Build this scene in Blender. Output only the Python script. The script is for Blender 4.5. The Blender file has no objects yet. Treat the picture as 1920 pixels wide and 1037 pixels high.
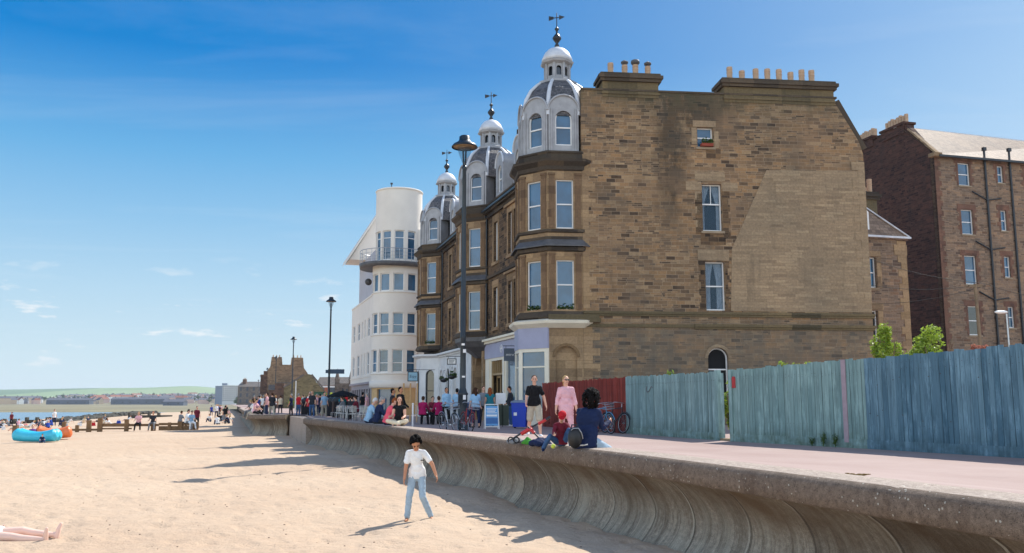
import bpy, bmesh, math, random
from mathutils import Vector, Matrix, noise
from mathutils.geometry import tessellate_polygon
R = math.radians
random.seed(7)
scn = bpy.context.scene
col = scn.collection
# ------------------------------------------------------------------ camera
cam_d = bpy.data.cameras.new('camera'); cam = bpy.data.objects.new('camera', cam_d); col.objects.link(cam)
cam.location = (0, 0, 1.0)
cam.rotation_euler = (R(90) + math.atan(236.5 / 1680), 0, 0)
cam_d.sensor_width = 36; cam_d.lens = 31.5
cam_d.clip_start = 0.1; cam_d.clip_end = 12000
scn.camera = cam
# ------------------------------------------------------------------ light
SUN_AZ = (0.58, 0.815); SUN_EL = 46
w = bpy.data.worlds.new("World"); scn.world = w; w.use_nodes = True
nt = w.node_tree; nt.nodes.clear()
def WN(t, **k):
    n = nt.nodes.new(t)
    for a, b in k.items(): setattr(n, a, b)
    return n
sky = WN('ShaderNodeTexSky', sky_type='NISHITA', sun_disc=False)
sky.sun_elevation = R(SUN_EL); sky.sun_rotation = math.atan2(SUN_AZ[0], SUN_AZ[1])
sky.air_density = 1.25; sky.dust_density = 0.35; sky.ozone_density = 4.5; sky.altitude = 0
bg = WN('ShaderNodeBackground'); bg.inputs[1].default_value = 0.15
outw = WN('ShaderNodeOutputWorld')
tc = WN('ShaderNodeTexCoord')
sep = WN('ShaderNodeSeparateXYZ'); nt.links.new(tc.outputs['Generated'], sep.inputs[0])
def wm(op, a, b=None, c=None, clamp=False):
    n = WN('ShaderNodeMath', operation=op, use_clamp=clamp)
    for i, v in enumerate((a, b, c)):
        if v is None: continue
        if isinstance(v, (int, float)): n.inputs[i].default_value = v
        else: nt.links.new(v, n.inputs[i])
    return n.outputs[0]
# clouds: thin cirrus streaks high up, small cumulus puffs low over the sea
elev = wm('MAXIMUM', sep.outputs[2], 0.02)
pu = wm('DIVIDE', sep.outputs[0], elev); pv = wm('DIVIDE', sep.outputs[1], elev)
cmb = WN('ShaderNodeCombineXYZ'); nt.links.new(pu, cmb.inputs[0]); nt.links.new(pv, cmb.inputs[1])
mp = WN('ShaderNodeMapping'); mp.inputs['Rotation'].default_value = (0, 0, R(-38)); mp.inputs['Scale'].default_value = (0.20, 0.62, 1)
nt.links.new(cmb.outputs[0], mp.inputs[0])
n1 = WN('ShaderNodeTexNoise'); n1.inputs['Scale'].default_value = 1.9; n1.inputs['Detail'].default_value = 7; n1.inputs['Roughness'].default_value = 0.58; n1.inputs['Distortion'].default_value = 0.9
nt.links.new(mp.outputs[0], n1.inputs[0])
cir = WN('ShaderNodeMapRange'); cir.inputs[1].default_value = 0.54; cir.inputs[2].default_value = 0.86; cir.inputs[4].default_value = 0.17
nt.links.new(n1.outputs[0], cir.inputs[0])
# azimuth / elevation coordinates for the puffs near the horizon
az = wm('ARCTAN2', sep.outputs[0], sep.outputs[1])
c2 = WN('ShaderNodeCombineXYZ'); nt.links.new(wm('MULTIPLY', az, 22), c2.inputs[0]); nt.links.new(wm('MULTIPLY', sep.outputs[2], 78), c2.inputs[1]); c2.inputs[2].default_value = 3.7
n2 = WN('ShaderNodeTexNoise'); n2.inputs['Scale'].default_value = 1.0; n2.inputs['Detail'].default_value = 5; n2.inputs['Roughness'].default_value = 0.55
nt.links.new(c2.outputs[0], n2.inputs[0])
puf = WN('ShaderNodeMapRange'); puf.inputs[1].default_value = 0.60; puf.inputs[2].default_value = 0.72; puf.inputs[4].default_value = 0.9
nt.links.new(n2.outputs[0], puf.inputs[0])
band = wm('MULTIPLY', wm('MULTIPLY_ADD', sep.outputs[2], 40, -0.9, clamp=True), wm('MULTIPLY_ADD', sep.outputs[2], -14, 2.2, clamp=True))
pufm = wm('MULTIPLY', puf.outputs[0], band)
cl = wm('MAXIMUM', cir.outputs[0], pufm)
# the physical sky graded to this day's air: deep blue high on the left, pale towards the sun side and the horizon
KS = 1 / (0.15 * 2 ** 0.9)
def wramp(v, stops):
    n = WN('ShaderNodeValToRGB'); nt.links.new(v, n.inputs[0]); e = n.color_ramp.elements; n.color_ramp.interpolation = 'B_SPLINE' if False else 'LINEAR'
    while len(e) < len(stops): e.new(.5)
    for i, (p, c) in enumerate(stops): e[i].position = p; e[i].color = tuple(c) + (1,)
    return n.outputs[0]
zc = wm('MAXIMUM', sep.outputs[2], 0.0)
Lr = wramp(zc, [(0, (.66, .79, .85)), (.05, (.58, .745, .835)), (.12, (.434, .651, .823)), (.19, (.27, .53, .79)), (.26, (.136, .418, .745)), (.36, (.004, .219, .617)), (.6, (.002, .15, .48)), (1, (.01, .14, .42))])
Rr = wramp(zc, [(0, (.74, .82, .88)), (.12, (.56, .71, .87)), (.26, (.40, .61, .85)), (.36, (.33, .54, .825)), (.6, (.30, .48, .80)), (1, (.06, .20, .50))])
tx = wm('POWER', wm('MULTIPLY_ADD', sep.outputs[0], 1.02, 0.5, clamp=True), 2.3)
gm = WN('ShaderNodeMix', data_type='RGBA'); nt.links.new(tx, gm.inputs['Factor']); nt.links.new(Lr, gm.inputs[6]); nt.links.new(Rr, gm.inputs[7])
gs = WN('ShaderNodeMix', data_type='RGBA', blend_type='MULTIPLY'); gs.inputs['Factor'].default_value = 1; nt.links.new(gm.outputs[2], gs.inputs[6]); gs.inputs[7].default_value = (KS, KS, KS, 1); gs.clamp_factor = False
hsv = WN('ShaderNodeHueSaturation'); hsv.inputs['Saturation'].default_value = 0.62; hsv.inputs['Value'].default_value = 1.05
nt.links.new(sky.outputs[0], hsv.inputs['Color'])
back = wm('MULTIPLY_ADD', sep.outputs[1], -2.2, 0.35, clamp=True)   # paler, brighter sky behind the camera, added to light the shaded gable
mv = WN('ShaderNodeMix', data_type='RGBA'); nt.links.new(back, mv.inputs['Factor']); nt.links.new(gs.outputs[2], mv.inputs[6]); nt.links.new(hsv.outputs[0], mv.inputs[7])
mx = WN('ShaderNodeMix', data_type='RGBA'); nt.links.new(cl, mx.inputs['Factor'])
nt.links.new(mv.outputs[2], mx.inputs[6]); mx.inputs[7].default_value = (.86 * KS, .89 * KS, .91 * KS, 1)
nt.links.new(mx.outputs[2], bg.inputs[0]); nt.links.new(bg.outputs[0], outw.inputs[0])

sl = bpy.data.lights.new('sun', 'SUN'); sl.energy = 3.3; sl.angle = R(0.5); sl.color = (1.0, 0.955, 0.88)
so = bpy.data.objects.new('sun', sl); col.objects.link(so)
sd = Vector((SUN_AZ[0] * math.cos(R(SUN_EL)), SUN_AZ[1] * math.cos(R(SUN_EL)), math.sin(R(SUN_EL))))
so.rotation_euler = sd.to_track_quat('Z', 'Y').to_euler(); so.location = (40, 0, 60)
scn.view_settings.view_transform = 'Standard'; scn.view_settings.look = 'None'
scn.view_settings.exposure = 1.0; scn.view_settings.gamma = 1; scn.view_settings.use_curve_mapping = False
scn.render.engine = 'CYCLES'
scn.cycles.max_bounces = 6; scn.cycles.transparent_max_bounces = 8
# ------------------------------------------------------------------ helpers
def lin(r, g, b, k=1.0):
    f = lambda c: (c / 12.92 if c <= 0.04045 else ((c + 0.055) / 1.055) ** 2.4)
    return tuple(f(x / 255) * k for x in (r, g, b)) + (1,)
F_ = 1680.; TH = math.atan(236.5 / F_); CT, ST = math.cos(TH), math.sin(TH)
def ray(x, y):
    u = (x - 960) / F_; v = (518.5 - y) / F_
    return Vector((u, CT - v * ST, ST + v * CT))
def atY(x, y, Y):
    r = ray(x, y); return Vector((0, 0, 1)) + r * (Y / r.y)
def atZ(x, y, Z):
    r = ray(x, y); return Vector((0, 0, 1)) + r * ((Z - 1) / r.z)
MATS = {}
class NT:
    def __init__(s, name):
        s.m = bpy.data.materials.new(name); s.m.use_nodes = True; s.t = s.m.node_tree
        s.p = s.t.nodes['Principled BSDF']; s.L = s.t.links.new
    def n(s, t, **k):
        n = s.t.nodes.new(t)
        for a, b in k.items():
            if a in ('inp',):
                for i, v in b.items():
                    if hasattr(v, 'is_output'): s.L(v, n.inputs[i])
                    else: n.inputs[i].default_value = v
            else: setattr(n, a, b)
        return n
    def mth(s, op, a, b=None, c=None, clamp=False):
        n = s.t.nodes.new('ShaderNodeMath'); n.operation = op; n.use_clamp = clamp
        for i, v in enumerate((a, b, c)):
            if v is None: continue
            if isinstance(v, (int, float)): n.inputs[i].default_value = v
            else: s.L(v, n.inputs[i])
        return n.outputs[0]
    def mix(s, f, a, b, bt='MIX'):
        n = s.t.nodes.new('ShaderNodeMix'); n.data_type = 'RGBA'; n.blend_type = bt
        for i, v in ((0, f), (6, a), (7, b)):
            if hasattr(v, 'is_output'): s.L(v, n.inputs[i])
            else: n.inputs[i].default_value = v
        return n.outputs[2]
    def noise(s, vec, sc, det=4, ro=.55, dist=0):
        n = s.n('ShaderNodeTexNoise'); n.inputs['Scale'].default_value = sc; n.inputs['Detail'].default_value = det
        n.inputs['Roughness'].default_value = ro; n.inputs['Distortion'].default_value = dist
        if vec is not None: s.L(vec, n.inputs[0])
        return n.outputs[0]
    def rng(s, v, a, b, c=0., d=1.):
        n = s.n('ShaderNodeMapRange'); s.L(v, n.inputs[0])
        for i, x in enumerate((a, b, c, d)): n.inputs[i + 1].default_value = x
        return n.outputs[0]
    def ramp(s, v, stops, interp='LINEAR'):
        n = s.n('ShaderNodeValToRGB'); s.L(v, n.inputs[0]); e = n.color_ramp.elements; n.color_ramp.interpolation = interp
        while len(e) < len(stops): e.new(0.5)
        for i, (p, c) in enumerate(stops): e[i].position = p; e[i].color = c
        return n.outputs[0]
    def bump(s, h, st=.4, dist=.02):
        n = s.n('ShaderNodeBump'); s.L(h, n.inputs['Height']); n.inputs['Strength'].default_value = st; n.inputs['Distance'].default_value = dist
        s.L(n.outputs[0], s.p.inputs['Normal'])
    def mapv(s, vec, scale=(1, 1, 1), loc=(0, 0, 0), rot=(0, 0, 0)):
        n = s.n('ShaderNodeMapping'); s.L(vec, n.inputs[0]); n.inputs['Scale'].default_value = scale; n.inputs['Location'].default_value = loc; n.inputs['Rotation'].default_value = rot
        return n.outputs[0]
def plain(name, c, rough=.6, var=.12, sc=3., metal=0., bump=0., spec=.5, detail_sc=None):
    """simple material with slight tonal variation and fine grain"""
    if name in MATS: return MATS[name]
    N = NT(name); co = N.n('ShaderNodeTexCoord').outputs['Object']
    a = N.noise(co, sc, 5, .6)
    dark = tuple(x * (1 - var) for x in c[:3]) + (1,); light = tuple(min(1, x * (1 + var)) for x in c[:3]) + (1,)
    N.L(N.mix(N.rng(a, .3, .7), dark, light), N.p.inputs['Base Color'])
    N.p.inputs['Roughness'].default_value = rough; N.p.inputs['Metallic'].default_value = metal
    N.p.inputs['Specular IOR Level'].default_value = spec
    if bump: N.bump(N.noise(co, detail_sc or sc * 8, 4), bump, .01)
    MATS[name] = N.m; return N.m
def stone(name, stops, bw=.55, bh=.2, mortar=(.2, .17, .14, 1), morts=.010, soot=None, sootcol=(.03, .03, .028, 1), tint=None, bump=.6, extra=None, rough=.9, big=.25, off2=True):
    N = NT(name); uv = N.n('ShaderNodeTexCoord').outputs['UV']
    wob = N.n('ShaderNodeVectorMath', operation='MULTIPLY_ADD')
    nz = N.n('ShaderNodeTexNoise'); nz.inputs['Scale'].default_value = 1.7; nz.inputs['Detail'].default_value = 3; N.L(uv, nz.inputs[0])
    N.L(nz.outputs['Color'], wob.inputs[0]); wob.inputs[1].default_value = (.05, .04, 0); N.L(uv, wob.inputs[2])
    v = wob.outputs[0]
    def br(bw, bh, ms, sq=1.35, fr=3, vec=v):
        n = N.n('ShaderNodeTexBrick', offset=.5, squash=sq, squash_frequency=fr, offset_frequency=2); N.L(vec, n.inputs[0])
        n.inputs['Color1'].default_value = (0, 0, 0, 1); n.inputs['Color2'].default_value = (1, 1, 1, 1); n.inputs['Mortar'].default_value = (.5, .5, .5, 1)
        n.inputs['Scale'].default_value = 1; n.inputs['Mortar Size'].default_value = ms; n.inputs['Mortar Smooth'].default_value = .35
        n.inputs['Brick Width'].default_value = bw; n.inputs['Row Height'].default_value = bh; n.inputs['Bias'].default_value = 0
        return n
    b1 = br(bw, bh, morts)
    if off2:
        b2 = br(bw * .62, bh * .5, morts * .9, 1.6, 2, N.mapv(v, loc=(.17, 0, 0)))
        msk = br(bw * 1.9, bh, 0.0, 1.5, 2, N.mapv(v, loc=(.3, 0, 0)))
        m = N.mth('GREATER_THAN', msk.outputs[0], .66)
        val = N.mix(m, b1.outputs[0], b2.outputs[0]); fac = N.mix(m, b1.outputs[1], b2.outputs[1])
    else: val, fac = b1.outputs[0], b1.outputs[1]
    c = N.ramp(val, stops)
    g = N.noise(uv, 9, 5, .65)
    c = N.mix(N.rng(g, .25, .75), N.mix(1.0, c, (.72, .72, .72, 1), 'MULTIPLY'), N.mix(1.0, c, (1.22, 1.2, 1.17, 1), 'MULTIPLY'))
    bg_ = N.noise(uv, big, 4, .6)
    c = N.mix(1.0, c, N.ramp(bg_, [(.3, (.78, .80, .82, 1)), (.7, (1.2, 1.13, 1.05, 1))]), 'MULTIPLY')
    c = N.mix(N.rng(fac, 0, 1, 0, .85), c, mortar)
    st = N.noise(N.mapv(uv, scale=(1.6, .22, 1)), 1.0, 5, .65)
    c = N.mix(N.rng(st, .55, .8, 0, .45), c, sootcol)
    if extra: c = extra(N, uv, c)
    N.L(c, N.p.inputs['Base Color']); N.p.inputs['Roughness'].default_value = rough; N.p.inputs['Specular IOR Level'].default_value = .25
    h = N.mth('ADD', N.mth('MULTIPLY', N.mth('SUBTRACT', 1., fac), .8), N.mth('MULTIPLY', N.noise(uv, 14, 5, .6), .9))
    h = N.mth('ADD', h, N.mth('MULTIPLY', val, .5))
    N.bump(h, bump, .02)
    MATS[name] = N.m; return N.m
# --- mesh builder
class MB:
    def __init__(s, M=None): s.v = []; s.f = []; s.uv = []; s.sm = []; s.M = M or Matrix.Identity(4)
    def add(s, pts, faces, smooth=False, uvs=None):
        b = len(s.v); L = [Vector(p) for p in pts]
        s.v += [s.M @ p for p in L]
        for fi, f in enumerate(faces):
            if uvs: u = [uvs[i] for i in f]
            else:
                n = Vector((0, 0, 0)); k = len(f)
                for i in range(k):
                    a, c = L[f[i]], L[f[(i + 1) % k]]
                    n += Vector(((a.y - c.y) * (a.z + c.z), (a.z - c.z) * (a.x + c.x), (a.x - c.x) * (a.y + c.y)))
                ax, ay, az_ = abs(n.x), abs(n.y), abs(n.z)
                if az_ >= ax and az_ >= ay: u = [(L[i].x, L[i].y) for i in f]
                elif ay >= ax: u = [(L[i].x, L[i].z) for i in f]
                else: u = [(L[i].y, L[i].z) for i in f]
            s.uv.append(u); s.f.append([b + i for i in f]); s.sm.append(smooth)
        return s
    def box(s, x0, x1, y0, y1, z0, z1):
        p = [(x, y, z) for z in (z0, z1) for y in (y0, y1) for x in (x0, x1)]
        return s.add(p, [(0, 2, 3, 1), (4, 5, 7, 6), (0, 1, 5, 4), (1, 3, 7, 5), (3, 2, 6, 7), (2, 0, 4, 6)])
    def bar(s, p0, p1, w, h=None, up=(0, 0, 1)):
        p0 = Vector(p0); p1 = Vector(p1); d = (p1 - p0).normalized(); h = h or w
        a = d.cross(Vector(up));
        if a.length < 1e-4: a = d.cross(Vector((1, 0, 0)))
        a.normalize(); b = a.cross(d).normalized(); a *= w / 2; b *= h / 2
        p = [q + i * a + j * b for q in (p0, p1) for i, j in ((-1, -1), (1, -1), (1, 1), (-1, 1))]
        return s.add(p, [(0, 1, 2, 3), (7, 6, 5, 4), (0, 4, 5, 1), (1, 5, 6, 2), (2, 6, 7, 3), (3, 7, 4, 0)])
    def tube(s, pts, r, n=8, closed=False, caps=True):
        pts = [Vector(p) for p in pts]; k = len(pts); rs = r if isinstance(r, (list, tuple)) else [r] * k
        P = []; up = Vector((0, 0, 1)); pa = None
        for i, p in enumerate(pts):
            if closed: d = pts[(i + 1) % k] - pts[i - 1]
            else: d = pts[min(i + 1, k - 1)] - pts[max(i - 1, 0)]
            d.normalize()
            a = (pa - d * pa.dot(d)) if pa is not None else d.cross(up if abs(d.z) < .95 else Vector((1, 0, 0)))
            if a.length < 1e-5: a = d.cross(Vector((1, 0, 0)))
            a.normalize(); pa = a; b = d.cross(a)
            for j in range(n):
                t = 2 * math.pi * j / n; P.append(p + (a * math.cos(t) + b * math.sin(t)) * rs[i])
        Fc = []
        for i in range(k if closed else k - 1):
            i2 = (i + 1) % k
            for j in range(n):
                j2 = (j + 1) % n; Fc.append((i * n + j, i * n + j2, i2 * n + j2, i2 * n + j))
        s.add(P, Fc, True)
        if caps and not closed:
            s.add(P[:n], [tuple(range(n))[::-1]]); s.add(P[-n:], [tuple(range(n))])
        return s
    def lathe(s, prof, c=(0, 0, 0), n=16, smooth=True, rot=0):
        P = []; Fc = []; m = len(prof)
        for r, z in prof:
            for j in range(n):
                t = 2 * math.pi * j / n + rot; P.append((c[0] + r * math.cos(t), c[1] + r * math.sin(t), c[2] + z))
        for i in range(m - 1):
            for j in range(n):
                j2 = (j + 1) % n; Fc.append((i * n + j, i * n + j2, (i + 1) * n + j2, (i + 1) * n + j))
        if prof[0][0] > 1e-4: Fc.append(tuple(range(n))[::-1])
        if prof[-1][0] > 1e-4: Fc.append(tuple((m - 1) * n + j for j in range(n)))
        return s.add(P, Fc, smooth)
    def ball(s, c, r, n=12, m=8, smooth=True):
        r = r if isinstance(r, (tuple, list)) else (r, r, r); P = []; Fc = []
        for i in range(m + 1):
            t = math.pi * i / m
            for j in range(n):
                a = 2 * math.pi * j / n; P.append((c[0] + r[0] * math.sin(t) * math.cos(a), c[1] + r[1] * math.sin(t) * math.sin(a), c[2] - r[2] * math.cos(t)))
        for i in range(m):
            for j in range(n):
                j2 = (j + 1) % n; Fc.append((i * n + j, i * n + j2, (i + 1) * n + j2, (i + 1) * n + j))
        return s.add(P, Fc, smooth)
    def cap(s, p0, p1, r0, r1, n=12):
        """tapered capsule"""
        p0 = Vector(p0); p1 = Vector(p1); d = p1 - p0; L = d.length
        if L < 1e-5: return s.ball(p0, r0, n, 8)
        q = d.to_track_quat('Z', 'Y'); prof = []
        for i in range(5): t = math.pi / 2 * i / 4; prof.append((r0 * math.sin(t) + 1e-4, -r0 * math.cos(t)))
        for i in range(5): t = math.pi / 2 * i / 4; prof.append((r1 * math.cos(t) + 1e-4, L + r1 * math.sin(t)))
        P = []; Fc = []
        for r, z in prof:
            for j in range(n):
                a = 2 * math.pi * j / n; P.append(p0 + q @ Vector((r * math.cos(a), r * math.sin(a), z)))
        for i in range(len(prof) - 1):
            for j in range(n):
                j2 = (j + 1) % n; Fc.append((i * n + j, i * n + j2, (i + 1) * n + j2, (i + 1) * n + j))
        Fc.append(tuple(range(n))[::-1]); Fc.append(tuple((len(prof) - 1) * n + j for j in range(n)))
        return s.add(P, Fc, True)
    def prism(s, poly, y0, y1, holes=(), hole_depth=None, back=True):
        """polygon in the x-z plane, outward face at y0 looking towards -y, going back to y1"""
        loops = [list(poly)] + [list(h) for h in holes]
        def area(L): return sum(L[i][0] * L[(i + 1) % len(L)][1] - L[(i + 1) % len(L)][0] * L[i][1] for i in range(len(L)))
        for i, L in enumerate(loops):
            if area(L) < 0: L.reverse()
        flat = [p for L in loops for p in L]
        tris = tessellate_polygon([[Vector((p[0], p[1], 0)) for p in L] for L in loops])
        T = []
        for a, b, c in tris:
            A, B, Cc = flat[a], flat[b], flat[c]
            ar = (B[0] - A[0]) * (Cc[1] - A[1]) - (Cc[0] - A[0]) * (B[1] - A[1])
            T.append((a, b, c) if ar > 0 else (a, c, b))
        s.add([(p[0], y0, p[1]) for p in flat], T)
        if back and not holes: s.add([(p[0], y1, p[1]) for p in flat], [t[::-1] for t in T])
        for li, L in enumerate(loops):
            d = y1 if li == 0 else y0 + (hole_depth or (y1 - y0)); k = len(L)
            for i in range(k):
                a, b = L[i], L[(i + 1) % k]; q = [(a[0], y0, a[1]), (b[0], y0, b[1]), (b[0], d, b[1]), (a[0], d, a[1])]
                s.add(q, [(0, 3, 2, 1) if li == 0 else (0, 1, 2, 3)])
        return s
    def build(s, name, m, parent=None, org=None):
        me = bpy.data.meshes.new(name)
        o_ = Vector(org) if org is not None else (parent_org(parent) if parent is not None else Vector((0, 0, 0)))
        me.from_pydata([v - o_ for v in s.v], [], s.f)
        ul = me.uv_layers.new(name='UVMap'); i = 0; flat = [0.0] * (2 * len(me.loops))
        for u in s.uv:
            for a in u: flat[i] = a[0]; flat[i + 1] = a[1]; i += 2
        ul.data.foreach_set('uv', flat)
        me.polygons.foreach_set('use_smooth', s.sm)
        if m: me.materials.append(m)
        me.update()
        o = bpy.data.objects.new(name, me); col.objects.link(o)
        if parent is not None: o.parent = parent
        return o
def parent_org(p):
    v = Vector(p.get('_o', (0, 0, 0))); return v
def arc(x0, x1, z0, zs, n=10):
    """arched outline: straight sides to zs, semicircle (or segment) above"""
    r = (x1 - x0) / 2; cx = (x0 + x1) / 2
    return [(x0, z0), (x1, z0)] + [(cx + r * math.cos(math.pi * i / n), zs + r * math.sin(math.pi * i / n)) for i in range(n + 1)]
def rect(x0, x1, z0, z1): return [(x0, z0), (x1, z0), (x1, z1), (x0, z1)]
def tag(o, label, cat, group=None, kind=None):
    if label: o['label'] = label
    if cat: o['category'] = cat
    if group: o['group'] = group
    if kind: o['kind'] = kind
    return o
def thing(name, label, cat, loc=(0, 0, 0), rz=0, group=None, world=False):
    """Empty at the thing's base.  world=True: parts are given in world coordinates (rotation must be 0)"""
    o = bpy.data.objects.new(name, None); col.objects.link(o); o.location = loc; o.rotation_euler = (0, 0, rz); o.empty_display_size = .2
    if world: o['_o'] = tuple(loc)
    return tag(o, label, cat, group)
def sub(o, parent):   # sub-parts share their part's origin
    if '_o' in parent: o['_o'] = parent['_o']
    return o
def pbuild(mb, name, m, parent):
    o = mb.build(name, m, parent)
    if parent is not None and '_o' in parent: o['_o'] = tuple(parent['_o'])
    return o
def setting(o): o['kind'] = 'structure'; return o
def copy_tree(o, parent=None):
    c = o.copy(); col.objects.link(c)
    if parent: c.parent = parent
    for ch in o.children: copy_tree(ch, c)
    return c
def frame(org, xdir):
    """x along the wall (to the right seen from outside), y inward, z up"""
    x = Vector((xdir[0], xdir[1], 0)).normalized(); y = Vector((-x.y, x.x, 0))
    M = Matrix.Identity(4)
    for i in range(3): M[i][0] = x[i]; M[i][1] = y[i]; M[i][2] = (0, 0, 1)[i]; M[i][3] = org[i]
    return M
#@@MATERIALS
# ------------------------------------------------------------------ materials
def gable_extra(N, uv, c):
    s = N.n('ShaderNodeSeparateXYZ'); N.L(uv, s.inputs[0]); u, v = s.outputs[0], s.outputs[1]
    nz = N.noise(N.mapv(uv, scale=(1.1, .45, 1)), 1.6, 5, .7)
    def g(cu, wu, v0, v1, k):
        a = N.mth('SUBTRACT', 1., N.mth('DIVIDE', N.mth('ABSOLUTE', N.mth('SUBTRACT', u, cu)), wu), clamp=True)
        b = N.rng(v, v0, v1)
        return N.mth('MULTIPLY', N.mth('MULTIPLY', a, b), k)
    m = N.mth('MAXIMUM', g(4.35, 1.0, 8.0, 12.0, 1.7), g(5.5, 2.8, 13.2, 14.8, 2.2))
    m = N.mth('MULTIPLY', m, N.rng(nz, .28, .55), clamp=True)
    c = N.mix(N.mth('MULTIPLY', m, .72), c, (.035, .034, .028, 1))
    m2 = N.mth('MULTIPLY', N.rng(v, 5.0, 4.2), N.rng(nz, .4, .6, .35, .8), clamp=True)   # greyer, greener weathering low down
    pt = N.noise(uv, .55, 4, .6); c = N.mix(N.rng(pt, .5, .68, 0, .5), c, (.10, .092, .078, 1)); c = N.mix(N.rng(N.noise(N.mapv(uv, loc=(7, 3, 0)), .4, 3, .6), .52, .7, 0, .4), c, (.30, .20, .125, 1))
    c = N.mix(1.0, c, (.93, .875, .82, 1), 'MULTIPLY'); c = N.mix(N.mth('MULTIPLY', m2, .75), c, (.125, .118, .096, 1))
    m3 = N.mth('MULTIPLY', N.rng(v, 14.2, 15.4), .75)     # mossy chimney heads
    c = N.mix(N.mth('MULTIPLY', m3, N.rng(nz, .35, .6)), c, (.085, .08, .045, 1))
    return c
def S(*a): return [(p, lin(*c)) for p, c in a]
m_gable = stone('gable_stone', S((0, (78, 66, 56)), (.07, (98, 84, 70)), (.18, (144, 121, 95)), (.38, (128, 108, 87)), (.55, (164, 134, 100)), (.72, (146, 122, 94)), (.88, (174, 152, 122)), (.96, (112, 97, 82))), .42, .17, lin(168, 152, 130), extra=gable_extra)
m_panel = stone('repaired_stone', S((0, (140, 122, 99)), (.3, (156, 136, 110)), (.6, (148, 129, 105)), (.85, (166, 146, 118)), (1, (134, 116, 95))), .62, .13, lin(138, 120, 98), .008, off2=False, bump=.4)
m_rubble = stone('rubble_stone', S((0, (48, 40, 34)), (.2, (84, 68, 54)), (.45, (110, 88, 66)), (.65, (72, 60, 50)), (.85, (130, 104, 76)), (1, (90, 74, 60))), .48, .22, lin(122, 104, 82))
m_ashlar = stone('sandstone_ashlar', S((0, (146, 122, 92)), (.3, (168, 142, 110)), (.6, (152, 128, 100)), (1, (126, 104, 80))), 1.1, .36, lin(116, 92, 66), .006, off2=False, bump=.25)
m_soot = stone('sooty_ledge_stone', S((0, (66, 60, 54)), (.5, (96, 84, 70)), (1, (48, 44, 42))), 1.2, 3.0, lin(50, 45, 40), .005, off2=False, bump=.4)
m_mull = stone('brown_mullion_stone', S((0, (108, 86, 66)), (.5, (128, 104, 80)), (1, (96, 76, 60))), 1.2, .36, lin(80, 62, 48), .005, off2=False, bump=.25)
m_trim = stone('weathered_sandstone', S((0, (120, 98, 72)), (.5, (142, 116, 84)), (1, (104, 86, 66))), 1.6, 3.0, lin(92, 76, 58), .005, off2=False, bump=.3)
m_moss = stone('mossy_stone', S((0, (92, 84, 64)), (.5, (118, 104, 78)), (1, (74, 69, 54))), 1.4, 3.0, lin(60, 55, 40), .005, off2=False, bump=.4)
m_redst = stone('dark_red_stone', S((0, (46, 32, 30)), (.4, (76, 50, 42)), (.7, (92, 62, 52)), (1, (60, 42, 38))), .34, .15, lin(84, 66, 58))
m_pinkst = stone('pinkish_grey_stone', S((0, (96, 80, 70)), (.3, (146, 122, 100)), (.6, (124, 106, 92)), (.85, (162, 134, 108)), (1, (110, 84, 68))), .42, .17, lin(150, 134, 116))
m_redtrim = stone('red_sandstone', S((0, (112, 82, 70)), (.5, (130, 98, 82)), (1, (98, 74, 64))), .34, .26, lin(120, 84, 66), .008, off2=False)
m_farst = stone('far_tan_stone', S((0, (110, 90, 72)), (.4, (138, 116, 92)), (.7, (146, 122, 96)), (1, (118, 96, 78))), .7, .3, lin(132, 116, 92))
m_olive = stone('olive_stone', S((0, (92, 84, 62)), (.4, (122, 112, 82)), (.7, (132, 120, 90)), (1, (106, 98, 72))), .5, .22, lin(122, 112, 88))
m_farst2 = stone('far_brown_stone', S((0, (70, 54, 48)), (.5, (112, 86, 72)), (1, (90, 70, 60))), .6, .3, lin(100, 84, 72))
m_brick = stone('orange_brick', S((0, (160, 84, 56)), (.5, (178, 98, 66)), (1, (140, 74, 50))), .24, .08, lin(150, 120, 100), off2=False)
m_greyst = stone('far_grey_stone', S((0, (92, 84, 80)), (.5, (126, 116, 106)), (1, (108, 98, 92))), .6, .3, lin(120, 112, 104))
m_slate = stone('roof_slate', S((0, (84, 80, 78)), (.5, (120, 112, 104)), (1, (100, 94, 90))), .25, .16, lin(50, 48, 48), .006, off2=False, rough=.6)
m_scale = stone('fishscale_slate', S((0, (70, 70, 74)), (.5, (120, 118, 120)), (1, (92, 92, 98))), .12, .10, lin(40, 40, 44), .01, off2=False, rough=.5)
m_tile = stone('warm_roof_tile', S((0, (128, 108, 92)), (.5, (150, 128, 110)), (1, (112, 94, 82))), .25, .18, lin(70, 58, 50), .008, off2=False, rough=.7)
m_lead = plain('lead_cladding', lin(158, 158, 160), .5, .2, 2.2, bump=.15)
m_leadl = plain('bright_lead', lin(206, 208, 212), .42, .14, 2.5, bump=.1)
m_leadd = plain('dark_lead', lin(84, 82, 82), .55, .3, 3)
m_white = plain('white_paint', lin(232, 230, 226), .45, .05, 4)
m_render = plain('cream_render', lin(226, 218, 206), .8, .05, .7, bump=.1)
m_renderg = plain('grey_render', lin(176, 176, 182), .8, .06, .7)
m_cream = plain('cream_paint', lin(232, 222, 200), .55, .06, 2)
m_lav = plain('lavender_paint', lin(158, 158, 180), .5, .06, 2)
m_pub = plain('pub_white_paint', lin(214, 214, 212), .6, .1, 1.3, bump=.1)
m_iron = plain('black_iron', lin(30, 34, 40), .4, .2, 5)
m_lamp = plain('lamp_post_paint', lin(18, 32, 42), .38, .15, 5)
m_dark = plain('unlit_black', (.006, .006, .007, 1), .9, .1)  # near-black stands in for shade behind openings and in fence gaps
m_pot = plain('clay_chimney_pot', lin(190, 158, 128), .8, .16, 5, bump=.2)
m_wood = plain('weathered_timber', lin(128, 108, 84), .85, .25, 6, bump=.3)
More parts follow.
